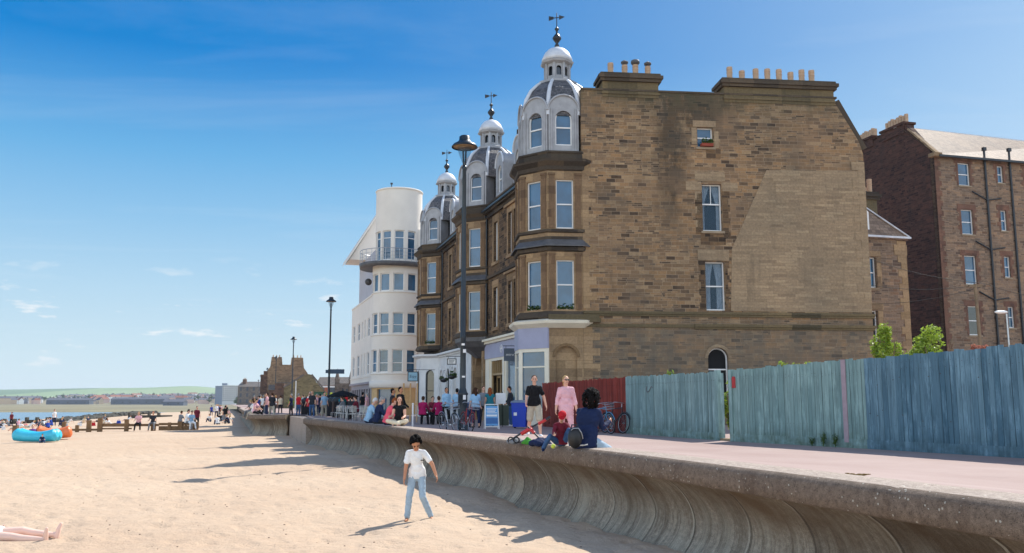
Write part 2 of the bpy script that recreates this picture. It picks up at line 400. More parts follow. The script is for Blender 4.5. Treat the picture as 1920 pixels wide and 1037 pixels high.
m_grwood = plain('groyne_timber', lin(120, 92, 62), .9, .3, 3, bump=.3)
m_steel = plain('brushed_steel', lin(170, 172, 176), .32, .08, 5, metal=.9)
m_rubber = plain('tyre_rubber', lin(26, 26, 28), .75, .1, 8)
m_slab = plain('stone_sill', lin(150, 132, 108), .85, .15, 3)
def glassm(name, c, rough=.04, metal=0.0):
    N = NT(name); co = N.n('ShaderNodeTexCoord').outputs['Object']
    N.L(N.mix(N.rng(N.noise(co, .9, 3), .35, .65), tuple(x * .7 for x in c[:3]) + (1,), tuple(x * 1.4 for x in c[:3]) + (1,)), N.p.inputs['Base Color'])
    N.p.inputs['Roughness'].default_value = rough; N.p.inputs['IOR'].default_value = 1.6; N.p.inputs['Specular IOR Level'].default_value = .7
    N.bump(N.noise(co, .8, 2), .12, .02)
    return N.m
m_glass = glassm('window_glass', (.022, .085, .16, 1))
m_glassd = glassm('dark_window_glass', (.01, .014, .02, 1))
def clearglass():
    N = NT('clear_glass'); N.p.inputs['Base Color'].default_value = (.8, .92, 1, 1); N.p.inputs['Alpha'].default_value = .28
    N.p.inputs['Roughness'].default_value = .03; return N.m
m_clear = clearglass(); m_clear.node_tree.nodes['Principled BSDF'].inputs['Base Color'].default_value = (.03, .09, .15, 1)
m_curt = plain('curtain_cloth', lin(206, 220, 232), .9, .2, 6)
# concrete of the sea wall; UV: x metres along, y metres down the profile
def concrete(name, base, streak, topstain):
    N = NT(name); uv = N.n('ShaderNodeTexCoord').outputs['UV']
    s = N.n('ShaderNodeSeparateXYZ'); N.L(uv, s.inputs[0]); u, v = s.outputs[0], s.outputs[1]
    fine = N.noise(uv, 16, 7, .72)
    c = N.mix(N.rng(fine, .36, .64), tuple(x * .66 for x in base[:3]) + (1,), tuple(min(1, x * 1.25) for x in base[:3]) + (1,))
    if streak:
        st = N.noise(N.mapv(uv, scale=(5.5, .6, 1)), 1., 8, .75)
        c = N.mix(N.rng(st, .44, .68, 0, .7), c, streak)
        st2 = N.noise(N.mapv(uv, scale=(2.4, .35, 1), loc=(5, 3, 0)), 1., 5, .6)
        c = N.mix(N.rng(st2, .52, .64, 0, .55), c, lin(176, 170, 154))
        st3 = N.noise(N.mapv(uv, scale=(22, .8, 1), loc=(9, 1, 0)), 1., 6, .7)
        c = N.mix(N.rng(st3, .5, .68, 0, .5), c, lin(48, 42, 32))
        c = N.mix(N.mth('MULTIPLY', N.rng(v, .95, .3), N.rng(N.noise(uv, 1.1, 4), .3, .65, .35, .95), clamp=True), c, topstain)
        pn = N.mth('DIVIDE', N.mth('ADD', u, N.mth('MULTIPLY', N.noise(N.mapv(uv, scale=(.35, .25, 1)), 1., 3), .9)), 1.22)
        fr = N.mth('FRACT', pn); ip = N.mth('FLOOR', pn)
        wn = N.n('ShaderNodeTexWhiteNoise', noise_dimensions='1D'); N.L(ip, wn.inputs['W'])
        c = N.mix(1.0, c, N.ramp(wn.outputs['Value'], [(0, (.80, .80, .81, 1)), (1, (1.2, 1.19, 1.16, 1))]), 'MULTIPLY')
        c = N.mix(N.mth('MULTIPLY', N.mth('MULTIPLY', N.mth('LESS_THAN', fr, .026), .75), N.rng(N.noise(uv, 1.3, 3), .42, .6)), c, lin(180, 172, 156))  # bright joint edges put into the colour as pale lines
        c = N.mix(N.mth('MULTIPLY', N.mth('GREATER_THAN', fr, .968), .5), c, lin(44, 36, 28))
        # algae band low down, by height on the wall
        c = N.mix(N.mth('MULTIPLY', N.rng(v, 1.0, 1.35), .55), c, lin(120, 124, 112))
    else:
        sp = N.n('ShaderNodeTexVoronoi', feature='F1'); N.L(N.mapv(uv, scale=(1, 1, 1)), sp.inputs[0]); sp.inputs['Scale'].default_value = 17
        sel = N.mth('MULTIPLY', N.mth('LESS_THAN', sp.outputs['Distance'], .17), N.mth('GREATER_THAN', N.noise(uv, 3.5, 3), .5))
        c = N.mix(N.mth('MULTIPLY', sel, .75), c, lin(200, 196, 182))
        sp2 = N.n('ShaderNodeTexVoronoi', feature='F1'); N.L(uv, sp2.inputs[0]); sp2.inputs['Scale'].default_value = 38
        c = N.mix(N.mth('MULTIPLY', N.mth('LESS_THAN', sp2.outputs['Distance'], .22), .5), c, lin(60, 50, 40))
        c = N.mix(N.rng(N.noise(N.mapv(uv, scale=(2.5, .8, 1)), 1., 5), .5, .75, 0, .6), c, topstain)
    N.L(c, N.p.inputs['Base Color']); N.p.inputs['Roughness'].default_value = .92; N.p.inputs['Specular IOR Level'].default_value = .25
    gr = N.noise(uv, 110, 3, .8); c2_ = N.mix(N.rng(gr, .35, .65), N.mix(1.0, c, (.62, .62, .62, 1), 'MULTIPLY'), N.mix(1.0, c, (1.32, 1.3, 1.28, 1), 'MULTIPLY')); N.L(c2_, N.p.inputs['Base Color'])
    h = N.mth('ADD', N.mth('MULTIPLY', fine, .7), N.mth('MULTIPLY', N.noise(uv, 60, 3, .7), .6))
    N.bump(h, .8, .012)
    return N.m
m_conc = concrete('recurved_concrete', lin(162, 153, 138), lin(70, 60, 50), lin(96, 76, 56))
m_cope = concrete('shaded_coping_concrete', lin(126, 110, 96), None, lin(82, 64, 52))  # shade of the front lip put into a darker concrete than the top
m_copt = concrete('coping_top_concrete', lin(168, 154, 142), None, lin(134, 120, 104))
def sandm():
    N = NT('dry_sand'); co = N.n('ShaderNodeTexCoord').outputs['Object']
    a = N.noise(co, .12, 4, .6); b = N.noise(co, 5, 6, .7); d = N.noise(co, 60, 3, .7)
    c = N.mix(N.rng(a, .35, .65), lin(192, 167, 142), lin(204, 182, 157))
    c = N.mix(N.rng(b, .3, .7, 0, .35), c, lin(168, 141, 118))
    e_ = N.noise(N.mapv(co, scale=(1, 2.2, 1)), 2.2, 5, .75); c = N.mix(N.rng(e_, .60, .70, 0, .35), c, lin(150, 122, 98))
    c = N.mix(N.rng(d, .55, .75, 0, .35), c, lin(170, 140, 106))
    N.L(c, N.p.inputs['Base Color']); N.p.inputs['Roughness'].default_value = .95; N.p.inputs['Specular IOR Level'].default_value = .15
    h = N.mth('ADD', N.mth('MULTIPLY', N.noise(co, 7, 4, .6), 1.), N.mth('MULTIPLY', N.noise(co, 26, 4, .7), .35))
    N.bump(h, .85, .05); return N.m
m_sand = sandm()
def asphalt():
    N = NT('pink_asphalt'); co = N.n('ShaderNodeTexCoord').outputs['Object']
    c = N.mix(N.rng(N.noise(co, .35, 5, .6), .35, .65), lin(154, 130, 121), lin(169, 148, 139))
    c = N.mix(N.rng(N.noise(co, 90, 3, .7), .4, .7, 0, .5), c, lin(140, 112, 104))
    c = N.mix(N.rng(N.noise(co, 1.6, 5, .7), .58, .75, 0, .35), c, lin(122, 104, 98))
    N.L(c, N.p.inputs['Base Color']); N.p.inputs['Roughness'].default_value = .9
    vo = N.n('ShaderNodeTexVoronoi', feature='DISTANCE_TO_EDGE'); N.L(N.mapv(co, scale=(.42, .13, 1), rot=(0, 0, R(20))), vo.inputs[0]); vo.inputs['Scale'].default_value = 1
    wob = N.mth('ADD', vo.outputs['Distance'], N.mth('MULTIPLY', N.mth('SUBTRACT', N.noise(co, 6, 5, .7), .5), .02))
    c = N.mix(N.mth('MULTIPLY', N.mth('LESS_THAN', wob, .006), N.rng(N.noise(co, .5, 2), .4, .6, .1, .8)), c, lin(70, 58, 54))
    vp = N.n('ShaderNodeTexVoronoi', feature='F1', distance='CHEBYCHEV'); N.L(N.mapv(co, scale=(.30, .16, 1), rot=(0, 0, R(22))), vp.inputs[0]); vp.inputs['Scale'].default_value = 1
    sx_ = N.n('ShaderNodeSeparateXYZ'); N.L(vp.outputs['Color'], sx_.inputs[0])
    c = N.mix(N.mth('MULTIPLY', N.mth('GREATER_THAN', sx_.outputs[0], .72), .35), c, lin(146, 120, 114))
    sp = N.noise(co, 24, 2, .5); c = N.mix(N.mth('MULTIPLY', N.mth('GREATER_THAN', sp, .72), .6), c, lin(90, 74, 68))
    N.bump(N.noise(co, 70, 3, .7), .5, .006); return N.m
m_asph = asphalt()
def fencem(name, a, b, cdirt):
    N = NT(name); geo = N.n('ShaderNodeNewGeometry'); uv = N.n('ShaderNodeTexCoord').outputs['UV']; r = geo.outputs['Random Per Island']
    c = N.mix(r, a, b)
    g = N.noise(N.mapv(uv, scale=(18, 1.1, 1)), 1., 6, .7)
    c = N.mix(N.rng(g, .46, .68, 0, .62), c, tuple(x * .42 for x in a[:3]) + (1,))
    g2 = N.noise(N.mapv(uv, scale=(5, .8, 1), loc=(3, 3, 0)), 1., 5, .7)
    c = N.mix(N.rng(g2, .52, .68, 0, .55), c, tuple(min(1, x * 1.6 + .03) for x in b[:3]) + (1,))
    sp = N.n('ShaderNodeSeparateXYZ'); N.L(uv, sp.inputs[0])
    dirt = N.mth('MULTIPLY', N.rng(sp.outputs[1], .5, .05), N.rng(N.noise(uv, 3.5, 5, .7), .38, .62), clamp=True)
    c = N.mix(N.mth('MULTIPLY', dirt, .7), c, cdirt)
    N.L(c, N.p.inputs['Base Color']); N.p.inputs['Roughness'].default_value = .8; N.p.inputs['Specular IOR Level'].default_value = .25
    N.bump(g, .5, .006); return N.m
m_fteal = fencem('teal_fence_paint', lin(112, 138, 138), lin(138, 162, 160), lin(74, 86, 60))
m_fteal2 = fencem('grey_teal_fence_paint', lin(116, 144, 142), lin(136, 162, 158), lin(74, 86, 60))
m_fblue = fencem('blue_fence_paint', lin(76, 108, 124), lin(110, 140, 152), lin(60, 80, 84))
m_fred = fencem('red_fence_paint', lin(120, 44, 34), lin(150, 62, 48), lin(60, 30, 26))
m_fpink = plain('pink_board_paint', lin(164, 144, 150), .8, .1, 8)
m_leafy = None
def leafm(name, a, b, tr=.35):
    N = NT(name); r = N.n('ShaderNodeNewGeometry').outputs['Random Per Island']
    c = N.mix(r, a, b); N.L(c, N.p.inputs['Base Color']); N.p.inputs['Roughness'].default_value = .55
    t = N.n('ShaderNodeBsdfTranslucent'); N.L(c, t.inputs[0]); ms = N.n('ShaderNodeMixShader'); ms.inputs[0].default_value = tr
    N.L(N.p.outputs[0], ms.inputs[1]); N.L(t.outputs[0], ms.inputs[2])
    o = [n for n in N.t.nodes if n.type == 'OUTPUT_MATERIAL'][0]; N.L(ms.outputs[0], o.inputs[0]); return N.m
m_leafl = leafm('spring_leaves', lin(110, 140, 40), lin(176, 196, 70))
m_leafd = leafm('dark_leaves', lin(40, 66, 26), lin(84, 110, 44), .2)
m_leafp = leafm('russet_leaves', lin(150, 90, 70), lin(190, 130, 110))
m_leaffar = leafm('far_leaves', lin(44, 72, 36), lin(80, 104, 52), .1)

# ------------------------------------------------------------------ setting
LIP = [(4.75, 2.6), (4.1, 4.6), (3.5, 6.6), (2.45, 9.9), (1.37, 13.2), (.35, 15.9), (-.72, 18.65), (-2.75, 24.4), (-4.95, 30.5), (-9.6, 41.7)]
def interp(pts, step):
    """Catmull-Rom through the points, resampled evenly"""
    P = [Vector(p) for p in pts]; P = [P[0] * 2 - P[1]] + P + [P[-1] * 2 - P[-2]]; out = []
    for i in range(1, len(P) - 2):
        for k in range(24):
            t = k / 24; a, b, c, d = P[i - 1:i + 3]
            out.append(.5 * ((2 * b) + (c - a) * t + (2 * a - 5 * b + 4 * c - d) * t * t + (3 * b - a - 3 * c + d) * t ** 3))
    out.append(P[-2]); res = [out[0]]; acc = 0
    for a, b in zip(out, out[1:]):
        L = (b - a).length
        while acc + L >= step:
            a = a + (b - a) * ((step - acc) / L); L = (b - a).length; res.append(a.copy()); acc = 0
        acc += L
    return res
WALL2 = [(-13.0, 52.0), (-14.3, 52.3), (-15.3, 53.0), (-15.9, 54.6), (-17.4, 59.5), (-22.5, 76), (-35, 116), (-66, 214), (-125, 400)]
def lipx(y, pts=LIP + WALL2):
    for a, b in zip(pts, pts[1:]):
        if y <= b[1]: return a[0] + (b[0] - a[0]) * (y - a[1]) / (b[1] - a[1])
    return pts[-1][0]
S0 = Vector((-99, 173)); S1 = Vector((-127, 318)); SD = (S1 - S0).normalized(); SN = Vector((SD.y, -SD.x))   # towards dry land
def ground(x, y):
    q = (Vector((x, y)) - S0).dot(SN)
    t = max(-1.5, min(1, q / 55)); z = -2.6 + 1.73 * (t * t * (3 - 2 * t) if t > 0 else t * .6)
    near = max(0, 1 - max(0, y - 25) / 60)
    z += .10 * (noise.noise(Vector((x * .12, y * .12, 4)))) * min(1, near + .4)
    if y < 60:
        k = min(1, (60 - y) / 30)
        n1 = noise.noise(Vector((x * .9, y * .9, 0))) * .030 + noise.noise(Vector((x * 2.6, y * 2.6, 7))) * .022
        # footprints: rounded dimples
        d, p = noise.voronoi(Vector((x * 2.3, y * 2.3, 0)))[0:2]
        dm = max(0, 1 - (d[0] / .42) ** 2) * (1 if noise.cell(p[0] * 13.7) > -.1 else .2)
        z += (n1 - .055 * dm) * k
    # dip added left of the boy to lower his shadow's end; drift of sand at the foot of the wall
    z -= .10 * math.exp(-(((x + 2.7) / .8) ** 2 + ((y - 13.8) / 1.0) ** 2))
    dw = lipx(y) - x
    if y < 45: z += .10 * math.exp(-(dw / .9) ** 2) * noise.noise(Vector((x * .5, y * .5, 2)))
    return z
def make_sand():
    ys = []; y = 2.4
    while y < 700: ys.append(y); y *= 1.0105 if y < 40 else (1.03 if y < 150 else 1.06)
    NC = 400; V = []; Fc = []
    for y in ys:
        x1 = lipx(y) + 1.2; x0 = -y * 1.05 - 6
        for j in range(NC + 1):
            t = j / NC; t = t ** .9; x = x0 + (x1 - x0) * t; V.append((x, y, ground(x, y)))
    for i in range(len(ys) - 1):
        for j in range(NC):
            a = i * (NC + 1) + j; Fc.append((a, a + 1, a + NC + 2, a + NC + 1))
    m = MB(); m.add(V, Fc, True); o = m.build('sand', m_sand); return setting(o)
make_sand()
# inland ground, one big sheet below everything
m_earth = plain('bare_earth', lin(110, 100, 70), .95, .25, .3)
m = MB(); m.add([(-6000, -60, -3.4), (6000, -60, -3.4), (6000, 9000, -3.4), (-6000, 9000, -3.4)], [(0, 1, 2, 3)]); setting(m.build('ground', m_earth))
def seam():
    N = NT('sea_water'); co = N.n('ShaderNodeTexCoord').outputs['Object']
    N.p.inputs['Base Color'].default_value = lin(64, 104, 132); N.p.inputs['Roughness'].default_value = .18
    N.bump(N.noise(N.mapv(co, scale=(.25, 1, 1)), 1.5, 5, .6), .5, .12); return N.m
m = MB(); m.add([(-3000, 60, -2.6), (-20, 60, -2.6), (-20, 700, -2.6), (-3000, 700, -2.6)], [(0, 1, 2, 3)]); setting(m.build('sea', seam()))
# promenade
lip = interp(LIP, .25)
def make_prom():
    m = MB(); V = []; Fc = []; rows = [Vector((4.9, 2.0))] + lip + [Vector((-10.2, 43.5)), Vector((-12.2, 51.2))] + interp(WALL2, 4.0)
    offs = [.5, .9, 1.5, 2.4, 4, 7, 12, 30, 80]
    zz = [.285, .262, .21, .12, .03, 0, 0, 0, 0]
    for p in rows:
        for o, z in zip(offs, zz): V.append((p.x + o * 1.06, p.y, z + .006 * noise.noise(Vector((p.x + o, p.y, 0)))))
    k = len(offs)
    for i in range(len(rows) - 1):
        for j in range(k - 1): a = i * k + j; Fc.append((a, a + 1, a + k + 1, a + k))
    m.add(V, Fc, True); return setting(m.build('promenade', m_asph))
make_prom()
def make_wall(pts, name, label, seed, step=.05, ztop=.30, joints=4.9, capend=False):
    P = interp(pts, step); n = len(P); root = thing(name, label, 'sea wall', (P[0].x, P[0].y, 0), world=True)
    # (offset seaward, z)
    cope_top = [(-.62, -.3), (-.62, ztop - .012), (-.58, ztop), (-.30, ztop + .004), (-.08, ztop)]
    cope = [(-.08, ztop), (-.025, ztop - .022), (0, ztop - .07), (.004, ztop - .16), (-.006, ztop - .255), (-.05, ztop - .275)]
    face = [(-.05, ztop - .275)] + [(-.05 - .37 * math.sin(t * math.pi) ** .8, ztop - .275 - t * 1.02) for t in [i / 14 for i in range(1, 14)]] + [(-.02, ztop - 1.30), (.10, ztop - 1.42), (.2, ztop - 2.2)]
    def sweep(prof, mat, nm, smooth, groove):
        m = MB(); V = []; U = []; Fc = []; k = len(prof); dist = 0
        acc = [0]
        for a, b in zip(prof, prof[1:]): acc.append(acc[-1] + math.hypot(a[0] - b[0], a[1] - b[1]))
        ss = []
        for i, p in enumerate(P):
            d = (P[min(i + 1, n - 1)] - P[max(i - 1, 0)]).normalized(); nn = Vector((-d.y, d.x))
            jd = abs(((dist + 2.0) % joints) - joints / 2) - 0
            g = groove * (1 if jd < step * .6 else 0)
            for (o, z), a in zip(prof, acc):
                w_ = .006 * noise.noise(Vector((dist * 1.5, z * 3, seed + o))) + .004 * noise.noise(Vector((dist * 9, z * 9, seed + o * 5)))
                if nm == 'curved_face': f_ = (dist / 1.22 + .03 * noise.noise(Vector((dist * .5, a, 3)))) % 1.0; w_ += .014 * (f_ - .5) * min(1, a * 3) + .008 * noise.noise(Vector((dist * 5, a * .7, 1)))
                q = p + nn * (o - g + w_); V.append((q.x, q.y, z - (g * .6 if nm != 'curved_face' and z > 0.1 else 0) + w_ * .5)); U.append((dist, a))
            if i < n - 1: dist += (P[i + 1] - p).length
        for i in range(n - 1):
            for j in range(k - 1): a = i * k + j; Fc.append((a, a + 1, a + k + 1, a + k))
        m.add(V, Fc, smooth, uvs=U); return pbuild(m, nm, mat, root)
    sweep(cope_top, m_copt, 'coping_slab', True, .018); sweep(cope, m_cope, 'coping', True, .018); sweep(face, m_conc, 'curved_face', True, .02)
    if capend:
        for idx, sgn in ((0, 1), (n - 1, -1)):
            p = P[idx]; d = (P[1] - P[0] if idx == 0 else P[-1] - P[-2]).normalized(); nn = Vector((-d.y, d.x))
            prof = [(-.62, -2.2)] + cope_top[1:] + cope[1:] + face[1:]
            M = Matrix.Identity(4)
            x = nn * -1
            for i_ in range(2): M[i_][0] = x[i_]; M[i_][1] = d[i_] * sgn; M[i_][3] = p[i_]
            mb = MB(M); mb.prism([(-o, z) for o, z in prof], 0, .05); pbuild(mb, 'end_face', m_conc, root)
    return root
make_wall(LIP, 'sea_wall', 'long recurved concrete sea wall with thick coping running beside the sand', 1, capend=True)
make_wall(WALL2[:7], 'sea_wall', 'far section of sea wall that juts out beyond the access gap', 5, step=.4, ztop=.32, joints=6, capend=True)
# steps / slope in the gap between the two walls: return wall
# ------------------------------------------------------------------ window and facade parts
def text_mesh(mb, txt, size, M, shear=0, ext=.004, bold=.0):
    cu = bpy.data.curves.new('lettering', 'FONT'); cu.body = txt; cu.size = size; cu.align_x = 'CENTER'; cu.align_y = 'CENTER'; cu.extrude = ext; cu.shear = shear; cu.offset = bold; cu.resolution_u = 2
    o = bpy.data.objects.new('lettering_source', cu); col.objects.link(o)
    me = bpy.data.meshes.new_from_object(o.evaluated_get(bpy.context.evaluated_depsgraph_get()))
    old = mb.M; mb.M = old @ M
    mb.add([(v.co.x, -v.co.z, v.co.y) for v in me.vertices], [tuple(p.vertices) for p in me.polygons]); mb.M = old
    bpy.data.objects.remove(o); bpy.data.meshes.remove(me); return mb
def T3(x, y, z): return Matrix.Translation((x, y, z))
def win(parent, M, x0, x1, z0, z1, y=.16, arch=False, fw=.055, mid=.5, vbar=False, glass=None, fm=None, sill=None, curtain=False, name='window'):
    glass = glass or m_glass; fm = fm or m_white
    zs = z1 - (x1 - x0) / 2 if arch else z1
    out = arc(x0, x1, z0, zs) if arch else rect(x0, x1, z0, z1)
    i0, i1, j0 = x0 + fw, x1 - fw, z0 + fw * 1.3
    inn = arc(i0, i1, j0, zs) if arch else rect(i0, i1, j0, z1 - fw)
    m = MB(M); m.prism(out, y - .03, y + .05, holes=[inn], hole_depth=.06)
    zm = z0 + (z1 - z0) * mid
    if mid: m.box(i0, i1, y - .022, y + .04, zm - .03, zm + .03)
    if vbar: m.box((x0 + x1) / 2 - .015, (x0 + x1) / 2 + .015, y - .012, y + .04, zm + .03, (z1 - fw) if not arch else z1 - fw)
    f = pbuild(m, name, fm, parent)
    g = MB(M); pz = arc(i0 - .004, i1 + .004, j0 - .004, zs) if arch else rect(i0 - .004, i1 + .004, j0 - .004, z1 - fw + .004)
    g.prism(pz, y + .025, y + .032); pbuild(g, 'pane', m_clear if curtain else glass, f)
    if curtain:
        c = MB(M)
        def drape(xa, xb, za, zb, top_w, bot_w):
            pass
        n = 28
        for side in (-1, 1):
            V = []; Fc = []
            for r_ in range(9):
                t = r_ / 8; z = z1 - fw - (z1 - z0 - fw) * t
                ww = (x1 - x0) * (.5 - (curtain if isinstance(curtain, float) else .3) * math.sin(min(t * 2.0, 1) * math.pi / 2)) if t < .5 else (x1 - x0) * (.5 - curtain)
                for i in range(n):
                    s_ = i / (n - 1); xx = (x0 + ww * s_) if side < 0 else (x1 - ww * s_)
                    V.append((xx, y + .12 + .02 * math.sin(i * 1.9), z))
            for r_ in range(8):
                for i in range(n - 1): a = r_ * n + i; Fc.append((a, a + 1, a + n + 1, a + n))
            c.add(V, Fc, True)
        pbuild(c, 'curtain', m_curt, f)
    if curtain:
        b = MB(M); b.box(x0 - .05, x1 + .05, y + .25, y + .27, z0 - .05, z1 + .05); pbuild(b, 'dark_room', m_dark, f)
    if sill: s_ = MB(M); s_.box(x0 - .09, x1 + .09, -.06, y - .03, z0 - .11, z0 - .004); pbuild(s_, 'sill', sill, f)
    return f
def sweep_poly(mb, pts, vec):
    pts = [Vector(p) for p in pts]; n = len(pts); v = Vector(vec)
    mb.add(pts + [p + v for p in pts], [(i, (i + 1) % n, n + (i + 1) % n, n + i) for i in range(n)] + [tuple(range(n, 2 * n))])
# ------------------------------------------------------------------ the stone terrace
GO = Vector((3.1, 40.0, 0)); GU = Vector((.9945, .1045, 0)); MG = frame(GO, GU)
TC = [Vector((2.2, 41.85, 0)), Vector((-1.28, 53.17, 0)), Vector((-4.93, 65.94, 0))]
ends = [TC[1], TC[2], TC[2] + Vector((-1.25, 4.2, 0))]
tr = 1.93; OC = 1.0824
BL = [('end tenement with the big bare stone gable and the nearest domed turret', TC[0]), ('middle tenement of the stone terrace, with the middle domed turret and dark entrance portal', TC[1]), ('farthest tenement of the stone terrace, white painted pub front below its domed turret', TC[2])]
ten = [thing('tenement', l, 'building', (c.x, c.y, 0), world=True) for l, c in BL]
def facetM(c, a, r): n = Vector((math.cos(R(a)), math.sin(R(a)), 0)); y = -n; return frame(c + n * r, (y.y, -y.x))
def turret(i, c, angs, ground_kind):
    root = ten[i]; hw = tr * .4142; rot = R(angs[0] + 22.5)
    wall = MB(); lead = MB(); leadl = MB()
    for k, a in enumerate(angs):
        M = facetM(c, a, tr); wall.M = M
        wx = .405
        holes = [rect(-wx, wx, 5.14, 7.38), rect(-wx, wx, 8.82, 11.1)]
        wall.prism(rect(-hw, hw, 4.85, 11.7), 0, .35, holes=holes, hole_depth=.2)
        for (z0, z1) in ((5.14, 7.38), (8.82, 11.1)): win(root, M, -wx, wx, z0, z1, y=.14, sill=None)
        # attic gablet
        M2 = facetM(c, a, tr - .14)
        lead.M = M2; w2 = .70
        lead.prism(arc(-w2, w2, 12.42, 14.42, 14), 0, 1.0, holes=[arc(-.39, .39, 12.75, 14.02, 10)], hole_depth=.25)
        win(root, M2, -.39, .39, 12.75, 14.41, y=.12, arch=True, mid=.52, sill=None)
        lead.M = M2
        # hood mould and corner pilaster rolls
        leadl.M = M2
        pts = [(.74 * math.cos(math.pi * q / 12), -.03, 14.42 + .74 * math.sin(math.pi * q / 12)) for q in range(13)]
        leadl.tube(pts, .05, 6)
        for sx in (-1, 1): lead.tube([(sx * .56, -.02, 12.45), (sx * .56, -.02, 14.5)], .045, 6)
    tw = pbuild(wall, 'turret_wall', m_ashlar, root)
    led = MB(); led.lathe([(tr * OC, 7.75), ((tr + .10) * OC, 7.8), ((tr + .12) * OC, 7.95), ((tr + .02) * OC, 8.0), ((tr + .02) * OC, 8.45), (tr * OC, 8.46)], c, 8, False, rot); pbuild(led, 'moulded_ledge', m_soot, root)
    led = MB(); led.lathe([(tr * OC, 8.62), ((tr + .09) * OC, 8.66), ((tr + .09) * OC, 8.78), (tr * OC, 8.8)], c, 8, False, rot); pbuild(led, 'moulded_ledge', m_soot, root)
    led = MB(); led.lathe([(tr * OC, 11.5), ((tr + .08) * OC, 11.55), ((tr + .1) * OC, 11.72), ((tr + .3) * OC, 11.9), ((tr + .32) * OC, 12.02), ((tr + .05) * OC, 12.08), ((tr + .03) * OC, 12.3), ((tr + .08) * OC, 12.36), ((tr + .06) * OC, 12.44), ((tr - .3) * OC, 12.46)], c, 8, False, rot); pbuild(led, 'moulded_ledge', m_soot, root)
    led = MB(); led.lathe([(tr * OC, 4.7), ((tr + .1) * OC, 4.78), ((tr + .1) * OC, 4.88), (tr * OC, 5.05), (tr * OC, 5.06)], c, 8, False, rot); pbuild(led, 'moulded_ledge', m_soot, root)
    ml = MB()
    for k, a in enumerate(angs):
        ml.M = facetM(c, a, tr)
        for z0, z1 in ((5.14, 7.6), (8.84, 11.3)):
            for sx in (-1, 1): ml.box(sx * .60 - .13, sx * .60 + .13, -.045, .01, z0, z1); ml.box(sx * .60 - .16, sx * .60 + .16, -.075, .008, z1 + .002, z1 + .1)
    pbuild(ml, 'mullion', m_mull, root)
    hd = MB(); hd.lathe([((tr + .02) * OC, 8.12), ((tr + .26) * OC, 7.98), ((tr + .26) * OC, 8.03), ((tr + .0) * OC, 8.34)], c, 8, False, rot)
    pbuild(hd, 'lead_hood', m_leadd, root)
    pbuild(lead, 'attic_gablet', m_lead, root); pbuild(leadl, 'lead_roll', m_lead, root)
    # dome: slate body, light lead ribs
    prof = [(1.72, 14.2), (1.70, 14.7), (1.60, 15.2), (1.36, 15.7), (1.02, 16.08), (.78, 16.28)]
    d = MB(); d.lathe([(r * OC, z) for r, z in prof], c, 8, False, rot); dm = pbuild(d, 'dome', m_scale, root)
    rb = MB()
    for j in range(8):
        t = rot + j * math.pi / 4
        rb.tube([(c.x + r * OC * math.cos(t), c.y + r * OC * math.sin(t), z + .01) for r, z in prof], [.10, .11, .11, .10, .08, .07], 6)
    pbuild(rb, 'dome_rib', m_leadl, dm)
    # lantern
    ln = MB(); ln.lathe([(.98, 16.2), (.98, 16.32), (.80, 16.4), (.72, 16.42), (.60, 16.44)], c, 8, False, rot)
    for j in range(8):
        t = rot + j * math.pi / 4; ln.tube([(c.x + .60 * math.cos(t), c.y + .60 * math.sin(t), 16.4), (c.x + .60 * math.cos(t), c.y + .60 * math.sin(t), 17.3)], .075, 6)
        M = facetM(c, math.degrees(t) + 22.5, .55); ln.M = M; ln.prism(rect(-.22, .22, 16.4, 17.3), 0, .05, holes=[arc(-.12, .12, 16.62, 16.98, 6)], hole_depth=.05); ln.M = Matrix.Identity(4)
    ln.lathe([(.62, 17.22), (.80, 17.28), (.84, 17.36), (.74, 17.42)], c, 8, False, rot)
    lno = pbuild(ln, 'lantern', m_lead, root)
    dk = MB(); dk.lathe([(.44, 16.4), (.44, 17.3)], c, 8, False, rot); pbuild(dk, 'lantern_pane', m_glassd, lno)
    cp = MB(); cp.lathe([(.76, 17.42), (.74, 17.6), (.62, 17.85), (.42, 18.06), (.2, 18.16), (.1, 18.22)], c, 16); pbuild(cp, 'lantern_dome', m_leadl, lno)
    fn = MB(); fn.lathe([(.1, 18.18), (.12, 18.3), (.06, 18.4), (.12, 18.5), (.21, 18.62), (.22, 18.7), (.12, 18.84), (.05, 18.92), (.05, 19.05), (.11, 19.13), (.11, 19.17), (.04, 19.24), (.025, 19.3), (.02, 19.98), (0.001, 20.0)], c, 10)
    for a_ in (0, math.pi / 2):
        pass
    fn.M = frame(c, (math.cos(-.25), math.sin(-.25)))
    fn.box(-.36, .12, -.012, .012, 19.72, 19.76); fn.prism([(-.40, 19.62), (-.40, 19.86), (-.16, 19.80), (-.16, 19.68)], -.012, .012); fn.prism([(.12, 19.62), (.12, 19.86), (.40, 19.74)], -.012, .012)
    pbuild(fn, 'weathervane', m_iron, root)
    return hw, rot
hw, rot0 = turret(0, TC[0], [276, 231, 186, 141], 'shop')
fa = math.degrees(math.atan2(-.285, -.958)) % 360
turret(1, TC[1], [fa + 45, fa, fa - 45], 'none'); turret(2, TC[2], [fa + 45, fa, fa - 45], 'pub')
EV = Vector((-.285, .958, 0))
